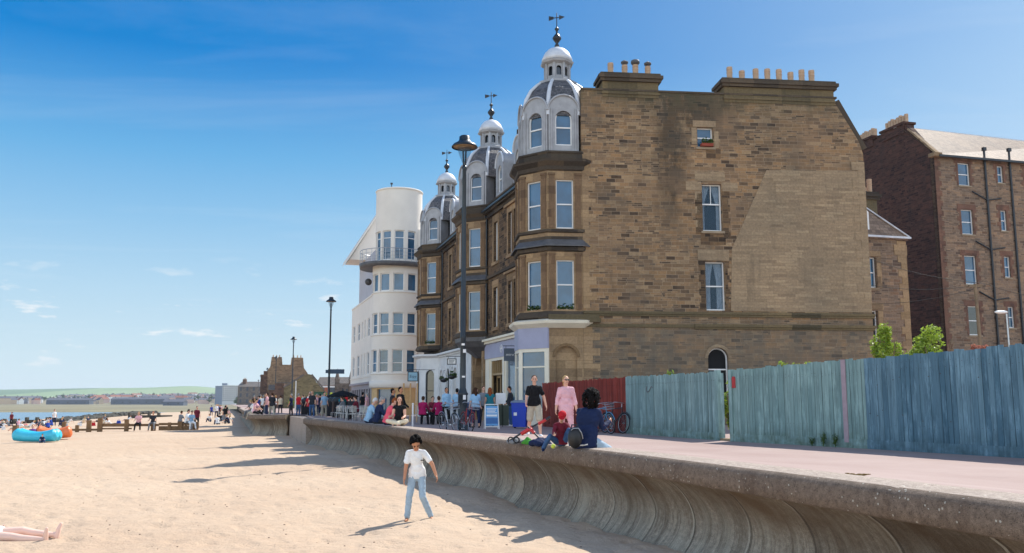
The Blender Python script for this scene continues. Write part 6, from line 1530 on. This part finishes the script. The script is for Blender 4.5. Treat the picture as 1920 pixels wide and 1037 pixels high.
def sp_beach2(n):
    L = []
    while len(L) < n:
        Y = rnd.uniform(75, 260); px_ = rnd.uniform(400, 520); X = (px_ - 960) / 1680 * Y
        if X < lipx(Y) - 1.2: L.append((X, Y, ground(X, Y)))
    return L
crowd(26, sp_beach2, ['sitting', 'standing', 'walking', 'reclining'], 'on sand by far wall', 'people on the far sand')
def at_px(px_, Y): X = (px_ - 960) / 1680 * Y; return (X, Y, ground(X, Y))
Gg = 'people at the timber groyne'
for kd, l, px_, Y, rz, tp_, bt, hr, sn, s in [
 ('standing', 'dark standing figure in burgundy at the far left of the beach', 33, 108, 0, 'burgundy', 'black', h_blk, sk_m, 1.0),
 ('standing', 'standing person in white top behind the orange end of the lounger', 112, 92, 1, 'white', 'navy', h_brn, sk_l, 1.0),
 ('seated', 'person in pale pink top and black bottoms perched on the groyne', 269, 62.0, .2, 'pale pink', 'black', h_bld, sk_l, 1.0),
 ('seated', 'person in charcoal top and grey bottoms perched on the groyne post', 296, 62.2, .1, 'charcoal', 'grey', h_gin, sk_l, 1.0),
 ('seated', 'person in grey top sitting left of the white top on the groyne end', 345, 62.8, 2.6, 'grey', 'charcoal', h_brn, sk_l, 1.0),
 ('seated', 'person in white top at the groyne end', 357, 62.8, 1.6, 'white', 'grey', h_blk, sk_l, 1.1),
 ('seated', 'person in light blue top at the groyne end', 366, 62.3, .6, 'light blue', 'white', h_blk, sk_l, 1.0),
 ('standing', 'person in burgundy jacket standing at the right end of the groyne', 376, 64.5, .5, 'burgundy', 'charcoal', h_blk, sk_l, .95)]:
    p = list(at_px(px_, Y)); p[2] += (.42 if kd == 'seated' else 0); small(kd, l, p, rz, tp_, bt, hr, sn, Gg, s)
for k, (px_, Y) in enumerate([(655, 52), (664, 50), (673, 49), (640, 56), (648, 54)]):
    small('seated', ['seated person in black outside the white block, under the parasol', 'seated person in charcoal beside the white cafe chairs', 'seated person in burgundy nearest the white-haired sitter', 'seated person in navy left of the white cafe chairs', 'seated person in grey by the black litter bins'][k], ((px_ - 960) / 1680 * Y, Y, .45), rnd.uniform(-3, 3), ['black', 'charcoal', 'burgundy', 'navy', 'grey'][k], 'black', h_brn, sk_l, 'people outside the white block')
# ------------------------------------------------------------------ smaller things
def wheel(parent, c, r, spokes=14, tw=.02, axis='y'):
    m = MB(); m.tube([(c[0] + (r - tw) * math.cos(a), c[1], c[2] + (r - tw) * math.sin(a)) for a in [2 * math.pi * i / 24 for i in range(24)]], tw, 6, closed=True); w_ = m.build('wheel', m_rubber, parent)
    m = MB(); m.tube([(c[0] + (r - tw * 2.4) * math.cos(a), c[1], c[2] + (r - tw * 2.4) * math.sin(a)) for a in [2 * math.pi * i / 24 for i in range(24)]], tw * .55, 6, closed=True); m.build('rim', m_steel, w_)
    m = MB(); m.tube([(c[0], c[1] - .04, c[2]), (c[0], c[1] + .04, c[2])], .02, 8)
    for i in range(spokes): a = 2 * math.pi * i / spokes; m.tube([(c[0], c[1] + (.02 if i % 2 else -.02), c[2]), (c[0] + (r - tw * 2.4) * math.cos(a), c[1], c[2] + (r - tw * 2.4) * math.sin(a))], .0022, 4)
    m.build('hub_and_spokes', m_steel, w_); return w_
def bicycle(label, loc, rz, cm, basket=False, lean=0, grp='parked bicycles', steer=0):
    t = thing('bicycle', label, 'bicycle', loc, rz, grp); t.rotation_euler = (R(lean), 0, rz)
    r = .34; wheel(t, (-.52, 0, r), r); wheel(t, (.52, 0, r), r)
    bb = (-.08, 0, .28); st = (-.22, 0, .80); hd = (.34, 0, .84); hb = (.38, 0, .66)
    m = MB()
    for a, b in ((bb, st), (bb, hb), (st, hd), ((.34, 0, .86), hb)): m.tube([a, b], .017, 8)
    for s in (-1, 1): m.tube([(-.52, s * .05, r), (-.2, s * .02, .72)], .010, 6); m.tube([(-.52, s * .05, r), bb], .011, 6)
    m.build('frame', cm, t)
    m = MB(); [m.tube([(.39, s * .0, .64), (.42, s * .05, .58), (.52, s * .05, r)], .012, 6) for s in (-1, 1)]; m.build('fork', cm, t)
    m = MB(); m.tube([(.33, 0, .84), (.31, 0, .98)], .013, 8); m.tube([(.18, .29, .96), (.28, .27, .99), (.31, .12, 1.0), (.31, -.12, 1.0), (.28, -.27, .99), (.18, -.29, .96)], .012, 8); m.build('handlebar', m_steel, t)
    m = MB(); m.tube([(st[0], 0, .80), (-.245, 0, .92)], .013, 8); m.ball((-.28, 0, .945), (.12, .07, .03), 10, 6); m.ball((-.2, 0, .945), (.10, .03, .02), 10, 6); m.build('saddle', m_iron, t)
    m = MB(); m.lathe([(.09, -.004), (.09, .004)], (0, 0, 0), 16) if False else m.tube([(-.08 + .085 * math.cos(a), -.05, .28 + .085 * math.sin(a)) for a in [2 * math.pi * i / 16 for i in range(16)]], .008, 5, closed=True)
    m.tube([(-.08, -.05, .28), (.02, -.08, .14)], .009, 5); m.box(-.02, .08, -.15, -.06, .125, .145); m.tube([(-.08, .05, .28), (-.18, .08, .42)], .009, 5); m.box(-.23, -.13, .06, .15, .41, .43); m.build('crank_and_pedals', m_steel, t)
    m = MB()
    for cx in (-.52, .52): m.tube([(cx + (r + .025) * math.cos(R(a)), 0, r + (r + .025) * math.sin(R(a))) for a in (range(10, 181, 17) if cx < 0 else range(20, 150, 16))], .014, 6)
    m.build('mudguard', cm, t)
    if basket:
        m = MB()
        for z in (.80, .88, .96): m.tube([(.40, -.15, z), (.62, -.17, z), (.62, .17, z), (.40, .15, z)], .006, 5, closed=True)
        for k in range(8): y = -.16 + k * .046; m.tube([(.61, y, .80), (.625, y, .96)], .004, 4)
        m.box(.40, .61, -.15, .15, .79, .80); m.build('basket', m_steel, t)
    return t
p = atZ(1142, 813, 0)
b1 = bicycle('light blue town bicycle with front basket leaning against the red fence', (2.98, 29.6, 0), R(-68), plain('light_blue_enamel', lin(70, 140, 180), .35), True, 6)
bicycle('dark bicycle half hidden behind the light blue one at the red fence', (3.35, 30.0, 0), R(-62), m_iron, False, -8)
bicycle('silver bicycle leaning on the near side of the lamp post, left of the red one', (-2.05, 30.2, 0), R(-62), m_steel, True, 8)
bicycle('red bicycle leaning on the right of the lamp post', (-1.55, 30.1, 0), R(-70), plain('red_enamel', lin(150, 36, 32), .35), True, -8)
# wheeled bin
t = thing('wheelie_bin', 'large blue wheeled bin with grey lid standing by the cafe doorway', 'bin', (.33, 35.6, 0), R(-12))
mb_ = plain('blue_plastic', lin(20, 62, 178), .45, .08, 3)
m = MB(); m.add([(-.25, -.27, .06), (.25, -.27, .06), (.25, .25, .06), (-.25, .25, .06), (-.30, -.33, 1.0), (.30, -.33, 1.0), (.30, .33, 1.0), (-.30, .33, 1.0)], [(3, 2, 1, 0), (4, 5, 6, 7), (0, 1, 5, 4), (1, 2, 6, 5), (2, 3, 7, 6), (3, 0, 4, 7)]); m.box(-.32, .32, -.35, .35, .96, 1.0); m.build('bin_body', mb_, t)
m = MB(); m.add([(-.33, -.37, 1.002), (.33, -.37, 1.002), (.33, .38, 1.03), (-.33, .38, 1.03), (-.30, -.33, 1.06), (.30, -.33, 1.06), (.30, .36, 1.10), (-.30, .36, 1.10)], [(3, 2, 1, 0), (4, 5, 6, 7), (0, 1, 5, 4), (1, 2, 6, 5), (2, 3, 7, 6), (3, 0, 4, 7)]); m.tube([(-.28, .42, 1.0), (.28, .42, 1.0)], .02, 6); m.build('lid', plain('grey_blue_plastic', lin(110, 122, 140), .5), t)
m = MB(); text_mesh(m, "REUSE", .10, T3(0, -.315, .6) @ Matrix.Rotation(R(0), 4, 'X')) if False else m.box(-.2, -.08, -.325, -.300, .5, .62); m.build('sticker', m_white, t)
for s in (-1, 1):
    m = MB(); m.tube([(s * .24, .27, .1), (s * .30, .27, .1)], .1, 12); m.build('wheel', m_rubber, t)
# A-board
t = thing('pavement_sign', 'blue and white pavement sign in a pale frame outside the cafe', 'sign', ((922 - 960) / 1680 * 34.5, 34.5, 0), R(8))
m = MB(); 
for s in (-1, 1): m.bar((s * .26, -.22, 0), (s * .24, 0, .94), .035)
m.bar((-.26, -.02, .93), (.26, -.02, .93), .035); m.bar((-.26, -.2, .1), (.26, -.2, .1), .035)
for s in (-1, 1): m.bar((s * .26, .22, 0), (s * .24, 0.03, .92), .03)
m.build('frame', m_white, t)
PT = Matrix.Translation((0, -.112, .5)) @ Matrix.Rotation(R(-13), 4, 'X')
m = MB(PT); m.box(-.23, .23, -.008, .008, -.37, .38); pn = m.build('panel', plain('sky_blue_panel', lin(96, 158, 206), .4, .1, 3), t)
m = MB(PT); [m.box(-.19 + .012 * (q % 2), .19 - .03 * (q % 3), -.012, -.009, .27 - .055 * q, .295 - .055 * q) for q in range(4)]; m.box(-.2, .2, -.012, -.009, -.02, .05); m.build('lettering', m_white, pn)
m = MB(PT); m.box(-.22, .22, -.013, -.010, -.30, -.08); m.build('lower_band', plain('deep_blue_panel', lin(40, 100, 160), .4), pn)
t = thing('menu_stand', 'dark barrier board with pale menu sheet beside the cafe door', 'menu board', ((943 - 960) / 1680 * 38, 38, 0)); m = MB(); m.box(-.25, .25, -.02, .02, .05, .9); m.box(-.03, .0, -.02, .02, 0, 1.45); m.build('board', plain('olive_board', lin(60, 70, 56), .7), t); m = MB(); m.box(-.3, .12, -.04, -.022, .95, 1.4); m.build('menu_sheet', m_white, t)
# hanging signs
def hanging(label, C, w_, h_, board, txt, tcol, wallx, size, tilt=0, inner=None):
    t = thing('hanging_sign', label, 'sign', C, R(tilt)); m = MB(); m.box(-w_ / 2, w_ / 2, -.025, .025, -h_ / 2, h_ / 2); b_ = m.build('board', board, t)
    if inner:
        m = MB(); m.box(-w_ / 2 + .05, w_ / 2 - .05, -.03, -.026, -h_ / 2 + .05, h_ / 2 - .05); m.build('panel', inner, b_)
    m = MB()
    if txt: text_mesh(m, txt, size, T3(0, -.034, 0), shear=.2)
    else: [m.box(-.16, .16 - .04 * q, -.036, -.031, .05 - .07 * q, .075 - .07 * q) for q in range(3)]
    m.build('lettering', tcol, b_)
    m = MB(); m.tube([(-w_ / 2 - .05, 0, h_ / 2 + .12), (wallx, 0, h_ / 2 + .12)], .02, 6); [m.tube([(x, 0, h_ / 2), (x, 0, h_ / 2 + .12)], .012, 5) for x in (-w_ * .35, w_ * .35)]; m.build('bracket', m_iron, t); return t
m_sg = plain('slate_grey_board', lin(70, 82, 96), .5)
p = atY(958, 665, 44.2); hanging('small slate grey cafe sign board hanging over the shopfront door', p, .70, .62, m_sg, "miro's", m_white, .95, .20)
p = atY(774, 706, 57); hanging('light blue pub sign with dark border hanging from a black bracket', p, .66, .62, m_iron, "Espy", plain('sign_navy', lin(30, 60, 90), .5), 1.4, .24, 10, plain('sign_pale_blue', lin(150, 190, 208), .5))
p = atY(847, 678, 52); hanging('small white board in black frame hanging above the flower basket', p, .55, .36, m_iron, "", m_iron, .8, .14, 0, m_white)
# hanging baskets
for k, (px_, py_, Y, r) in enumerate([(832, 710, 50.5, .3), (847, 704, 50, .42)]):
    p = atY(px_, py_, Y); t = thing('hanging_basket', ['smaller left flower basket hanging on the white pub front', 'larger right flower basket hanging on the white pub front'][k], 'hanging basket', p, group='hanging baskets')
    m = MB(); m.lathe([(.001, -.22), (.16, -.18), (.24, 0)], (0, 0, 0), 10); [m.tube([(.22 * math.cos(a), .22 * math.sin(a), 0), (0, 0, .45)], .006, 4) for a in (0, 2.1, 4.2)]; m.tube([(0, 0, .45), (.0, .9, .5)], .015, 5); m.build('basket', m_iron, t)
    m = MB(); leaves(m, (0, 0, .02), (r, r * .8, r * .55), 420, .05, random.Random(k), clumps=8); m.build('foliage', m_leafd, t)
# cafe furniture
def chair0():
    t = thing('cafe_chair', 'x', 'chair'); m = MB()
    for x, y in ((-.2, -.2), (.2, -.2)): q = MB(); q.tube([(x, y, 0), (x, y, .44)], .013, 6); q.build('leg', m_steel, t)
    for x in (-.2, .2): q = MB(); q.tube([(x * 1.05, .24, 0), (x, .2, .44), (x, .26, .84)], .013, 6); q.build('leg', m_steel, t)
    m.box(-.21, .21, -.21, .21, .435, .455); m.build('seat', m_steel, t)
    m = MB(); 
    for k in range(7): m.box(-.17 + k * .055, -.15 + k * .055, .245, .255, .52, .82)
    m.tube([(-.2, .26, .84), (.2, .26, .84)], .012, 6); m.build('backrest', m_steel, t); return t
def table0():
    t = thing('cafe_table', 'x', 'table'); m = MB(); m.lathe([(.001, .71), (.34, .71), (.35, .73), (.001, .735)], (0, 0, 0), 18); m.build('tabletop', m_steel, t); m = MB(); m.lathe([(.22, 0), (.2, .02), (.03, .05), (.025, .70)], (0, 0, 0), 12); m.build('pedestal', m_iron, t); return t
c0 = chair0(); t0 = table0(); fc, ft = True, True
for k, (px_, Y) in enumerate([(645, 47), (653, 46), (661, 44.5), (668, 47), (676, 45), (684, 43.5), (640, 50), (632, 52)]):
    o = c0 if fc else copy_tree(c0); fc = False; o.location = ((px_ - 960) / 1680 * Y, Y, 0); o.rotation_euler.z = rnd.uniform(-3, 3); tag(o, f'silver slatted cafe chair by the white block, {ordn([7, 6, 5, 4, 3, 2, 8, 9][k])} counting from the right', 'chair', 'silver cafe chairs')
for k, (px_, Y) in enumerate([(786, 42), (803, 43.5), (832, 42.5)]):
    o = copy_tree(c0); o.location = ((px_ - 960) / 1680 * Y, Y, 0); o.rotation_euler.z = rnd.uniform(-3, 3); tag(o, ['silver chair left of the magenta sitter', 'silver chair between the pub sitters', 'silver chair behind the right magenta sitter'][k], 'chair', 'silver pub chairs')
for k, (px_, Y) in enumerate([(657, 45.5), (672, 46), (805, 42), (870, 39.5)]):
    o = t0 if ft else copy_tree(t0); ft = False; o.location = ((px_ - 960) / 1680 * Y, Y, 0); tag(o, ['round cafe table at the left among the silver chairs', 'round cafe table at the right among the silver chairs', 'round table between the magenta sitters', 'round table behind the lamp post'][k], 'table', 'cafe tables')
# timber screen by the pub and white posts
t = thing('timber_screen', 'tan timber screen post and rail beside the white block entrance', 'screen', ((757 - 960) / 1680 * 47, 47, 0)); m = MB(); [m.box(x, x + .08, 0, .08, 0, 2.0) for x in (0, .35, .7)]; m.box(0, .78, .01, .07, .9, .98); m.build('posts', plain('tan_timber', lin(190, 150, 100), .7), t)
t = thing('white_post', 'thin white post standing on the promenade right of the cross-legged woman', 'post', ((776 - 960) / 1680 * 30, 30, 0)); m = MB(); m.tube([(0, 0, 0), (0, 0, .95)], .03, 8); m.lathe([(.05, .95), (.001, 1.0)], (0, 0, 0), 8); m.build('shaft', m_white, t)
for k, (px_, Y) in enumerate([(636, 62), (626, 66), (590, 72), (577, 74)]):
    t = thing('litter_bin', ['round black litter bin right of the second lamp post', 'round black litter bin at the foot of the second lamp post', 'black litter bin with grey dome left of the second lamp post', 'black litter bin furthest left on the far promenade'][k], 'bin', ((px_ - 960) / 1680 * Y, Y, 0), group='black litter bins')
    m = MB(); m.lathe([(.3, 0), (.36, .05), (.38, 1.05), (.42, 1.08), (.42, 1.14), (.38, 1.16)], (0, 0, 0), 14); m.build('drum', m_iron, t); m = MB(); m.lathe([(.38, 1.162), (.30, 1.32), (.1, 1.42), (.001, 1.43)], (0, 0, 0), 14); m.build('hood', m_leadd if k == 2 else m_iron, t)
t = thing('parasol', 'low black parasol open outside the white block', 'parasol', ((645 - 960) / 1680 * 56, 56, 0)); m = MB(); m.tube([(0, 0, 0), (0, 0, 1.9)], .03, 6); m.build('pole', m_iron, t); m = MB(); m.lathe([(1.0, 1.35), (1.0, 1.4), (.5, 1.62), (0.02, 1.75)], (0, 0, 0), 10, False); m.build('canopy', COL['black'], t)
# things on the coping
t = thing('shoulder_bag', 'round black bag propped between the child and the woman in navy', 'bag', (.97, 14.02, Z1 + .0), R(10)); m = MB(); m.ball((0, 0, .165), (.115, .085, .165), 16, 12); m.build('bag_body', plain('black_leather', lin(24, 24, 26), .45, .15, 12, bump=.3), t); m = MB(); m.tube([(-.07, -.05, .28), (-.04, -.07, .31), (.04, -.07, .31), (.09, -.06, .24), (.115, -.04, .15)], .009, 6); m.build('zip', m_steel, t); m = MB(); m.tube([(-.07, 0, .28), (-.04, .02, .36), (.04, .02, .36), (.07, 0, .28)], .012, 6); m.build('strap', m_iron, t)
t = thing('folded_pushchair', 'folded umbrella pushchair with red and black tubes lying on the coping', 'pushchair', (.18, 16.1, Z1 - .02), R(0))
m_rt = plain('red_tube', lin(190, 40, 42), .4)
A = Vector((-.22, .12, .05)); B = Vector((.42, 0, .42)); C_ = Vector((.1, .02, .30)); D = Vector((.36, -.1, .04))
m = MB(); m.tube([A, A.lerp(B, .5) + Vector((0, 0, .02)), B], .016, 8); m.tube([C_, C_.lerp(D, .5), D], .016, 8); m.tube([B, B + Vector((.08, 0, .05))], .022, 8); m.build('frame_tube', m_iron, t)
m = MB(); m.tube([A.lerp(B, .32), A.lerp(B, .62)], .034, 8); m.tube([C_.lerp(D, .15), C_.lerp(D, .45)], .03, 8); m.tube([A.lerp(B, .8), B], .026, 8); m.build('seat_sling', m_rt, t)
for q in (A + Vector((.02, 0, .0)), A + Vector((.12, -.04, 0)), D, D + Vector((.07, .02, 0))):
    m = MB(); m.tube([(q.x + .05 * math.cos(a), q.y, q.z + .01 + .05 * math.sin(a)) for a in [i * math.pi / 6 for i in range(12)]], .014, 6, closed=True); m.build('wheel', m_rubber, t)
def heap(mb, r, n, rnd, s=.05):
    for _ in range(n): a = rnd.uniform(0, 6.28); q = rnd.random(); mb.ball((r[0] * q * math.cos(a), r[1] * q * math.sin(a), r[2] * (1 - q * .8) * rnd.uniform(.3, .8)), (s * rnd.uniform(.7, 1.3), s, s * rnd.uniform(.5, 1)), 6, 4)
for nm, lb, px_, Y, cm, r, sc in [('cloth_bag', 'small green cloth bag lying in the middle of the clutter on the coping', 989, 15.9, cloth('green', lin(70, 140, 50)), (.09, .07, .12), .04), ('jacket', 'crumpled navy jacket lying behind the child on the coping', 1012, 15.6, COL['navy'], (.17, .12, .12), .06), ('towel', 'pale grey striped towel heap left of the green cloth bag', 968, 16.3, COL['grey'], (.16, .1, .09), .05)]:
    t = thing(nm, lb, nm.replace('_', ' '), ((px_ - 960) / 1680 * Y, Y, Z1 - .01)); m = MB(); heap(m, r, 46, random.Random(px_), sc); me = remesh(m, .012, 3); mobj('cloth_heap', me, cm, t)
t = thing('ball', 'small yellow-green ball resting before the child', 'ball', (.64, 14.15, Z1 + .03)); m = MB(); m.ball((0, 0, 0), .036, 12, 8); m.build('ball_skin', plain('yellow_green_felt', lin(190, 200, 70), .8), t); m = MB(); m.tube([(.0362 * math.cos(a), .012 * math.sin(2 * a), .034 * math.sin(a)) for a in [i * math.pi / 8 for i in range(16)]], .0015, 4, closed=True); m.build('seam', m_white, t)
# inflatable lounger
t = thing('inflatable_lounger', 'bright turquoise inflatable air lounger with sagging middle on the sand', 'lounger', at_px(83, 45), R(4))
def lounger(cm, dz, L=1.05):
    m = MB()
    for s in (-1, 1):
        m.tube([(x * L, s * .20, .27 + .16 * abs(x) ** 2 * (1 if x < 0 else .8) + dz) for x in [-1 + i / 8 for i in range(17)]], [(.25 + .09 * (-1 + i / 8) ** 2) * (1 if 1 <= i <= 15 else .5) for i in range(17)], 12)
    return remesh(m, .03, 4)
mobj('air_chamber', lounger(None, 0), plain('turquoise_nylon', lin(60, 186, 214), .4, .08, 3, bump=.2), t)
p = at_px(113, 47.5); t = thing('inflatable_lounger', 'orange inflatable air lounger half behind the turquoise one', 'lounger', p, R(24)); mobj('air_chamber', lounger(None, .05, .85), plain('orange_nylon', lin(230, 120, 66), .4, .08, 3, bump=.2), t)
for k, (px_, Y, kd, tp_, bt) in enumerate([(76, 46.5, 'reclining', 'purple', 'navy'), (92, 44.2, 'sitting', 'navy', 'denim blue')]):
    q = at_px(px_, Y); small(kd, ['person in purple lying back behind the turquoise lounger', 'small person in navy crouched in front of the turquoise lounger'][k], (q[0], q[1], q[2] + (.12 if k == 0 else 0)), .6, tp_, bt, h_brn, sk_l, 'people at the loungers', .95 if k == 0 else .5)
# groyne
t = thing('timber_groyne', 'weathered timber groyne of low boards between chunky posts across the sand', 'groyne', (at_px(130, 61)[0], 61, -.9))
pA = Vector(at_px(128, 60.5)); pB = Vector(at_px(380, 62.5)); org = t.location; L = (pB - pA).length; dv = (pB - pA).normalized(); MGr = frame(Vector((0, 0, 0)), dv)
m = MB(MGr)
for (f0, f1, z0, z1) in ((0, .28, .02, .16), (.26, .5, .1, .2), (.28, .48, .28, .5), (.48, .7, .30, .46), (.70, 1.0, .36, .52), (.70, .86, .02, .3), (.86, 1.0, .02, .34)): m.box(L * f0, L * f1, -.06, .06, z0, z1)
m.build('planks', m_grwood, t)
for f_, h, w_ in ((.005, .62, .24), (.10, .40, .2), (.185, .72, .28), (.265, .85, .3), (.46, .78, .26), (.66, .8, .3), (.86, .62, .28), (.985, .58, .24), (.78, .55, .2)):
    m = MB(MGr); x = L * f_; m.box(x - w_ / 2, x + w_ / 2, -.14, .14, -.3, h); m.build('post', m_grwood, t)
p = at_px(42, 60); t = thing('timber_post', 'short chunky timber post standing alone left of the turquoise lounger', 'post', p); m = MB(); m.box(-.15, .15, -.13, .13, -.3, .55); m.build('shaft', m_grwood, t)
# farther dark groyne line at the water
for k, (x0_, x1_, Y) in enumerate([(-20, 60, 140), (60, 132, 142), (250, 330, 150)]):
    a = Vector(at_px(x0_, Y)); b = Vector(at_px(x1_, Y)); t = thing('sea_groyne', ['dark low groyne at the water edge, left end', 'dark low groyne at the water edge, next to the rocks', 'dark low groyne on the sand right of the rocks'][k], 'groyne', a, group='dark groynes at the water')
    m = MB(frame((0, 0, 0), b - a)); L = (b - a).length; m.box(0, L, -.2, .2, -.5, .55); m.build('planks', plain('wet_timber', lin(62, 56, 44), .8, .3, 1), t)
    m = MB(frame((0, 0, 0), b - a)); 
    for q in range(int(L / 1.6)): m.box(q * 1.6, q * 1.6 + .3, -.35, .35, -.5, .95)
    m.build('posts', plain('wet_timber', None or lin(62, 56, 44)), t)
# windbreak and towels, small things on the beach
rnd = random.Random(31)
for k in range(7):
    px_ = [20, 60, 135, 160, 185, 205, 232][k]; Y = rnd.uniform(78, 105); p = at_px(px_, Y); cn = ['white', 'bright pink', 'light blue', 'white', 'red', 'cream', 'royal blue'][k]
    t = thing('beach_bag', f'{cn} beach bag on the sand beyond the groyne, {ordn(k + 1)} from the left', 'bag', p, rnd.uniform(-1, 1), 'beach bags'); t.scale = (.7, .7, .7); m = MB(); m.add([(-.3, -.15, 0), (.3, -.15, 0), (.3, .15, 0), (-.3, .15, 0), (-.22, -.08, .42), (.22, -.08, .42), (.22, .08, .42), (-.22, .08, .42)], [(3, 2, 1, 0), (4, 5, 6, 7), (0, 1, 5, 4), (1, 2, 6, 5), (2, 3, 7, 6), (3, 0, 4, 7)]); m.build('bag_body', COL[cn], t); m = MB(); m.tube([(-.12, 0, .4), (-.1, 0, .6), (.1, 0, .6), (.12, 0, .4)], .02, 5); m.build('handle', COL[cn], t)
rnd = random.Random(15); m = MB()
for k in range(170):
    Y = 8 + 16 * rnd.random() ** 1.3; X = rnd.uniform(-.5 * Y, lipx(Y) - .5); z = ground(X, Y) + .004; s_ = rnd.uniform(.005, .014); m.ball((X, Y, z), (s_ * 1.4, s_, s_ * .5), 6, 4)
tag(m.build('pebbles', plain('grey_pebble', lin(120, 100, 84), .8, .4, 2)), 'scattered small pebbles and shell bits across the near sand', 'pebbles', kind='stuff')
m = MB(); rnd = random.Random(4)
for k in range(30): m.ball((3.43 + rnd.gauss(0, .07), 9.14 + rnd.gauss(0, .04), .283 + rnd.uniform(-.005, .015)), (.03, .016, .006), 5, 3)
tag(m.build('dead_leaves', plain('dead_leaf', lin(120, 96, 50), .9)), 'small patch of dry brown leaves on the pink paving near the coping', 'leaves', kind='stuff')
# return wall closing the gap between the two walls
t = thing('return_wall', 'short plain concrete wall closing the gap between both sea walls', 'wall', (-10.2, 42.5, 0), world=True)
a = Vector((-9.75, 41.9, 0)); b = Vector((-13.1, 52.4, 0)); m = MB(frame(b, a - b)); m.box(-1.6, (b - a).length, .25, .9, -1.6, .24); pbuild(m, 'wall_body', m_copt, t)
# ------------------------------------------------------------------ haze over the far shore
hz = bpy.data.materials.new('sea_haze'); hz.use_nodes = True; t_ = hz.node_tree; t_.nodes.clear(); o_ = t_.nodes.new('ShaderNodeOutputMaterial'); v_ = t_.nodes.new('ShaderNodeVolumePrincipled')
v_.inputs['Color'].default_value = (.80, .89, 1.0, 1); v_.inputs['Density'].default_value = .00012; v_.inputs['Anisotropy'].default_value = .2; t_.links.new(v_.outputs[0], o_.inputs['Volume'])
m = MB(); m.box(-4200, 2600, -30, 3300, -6, 56); tag(m.build('haze', hz), 'thin bluish sea haze over the far shore', 'haze', kind='stuff')
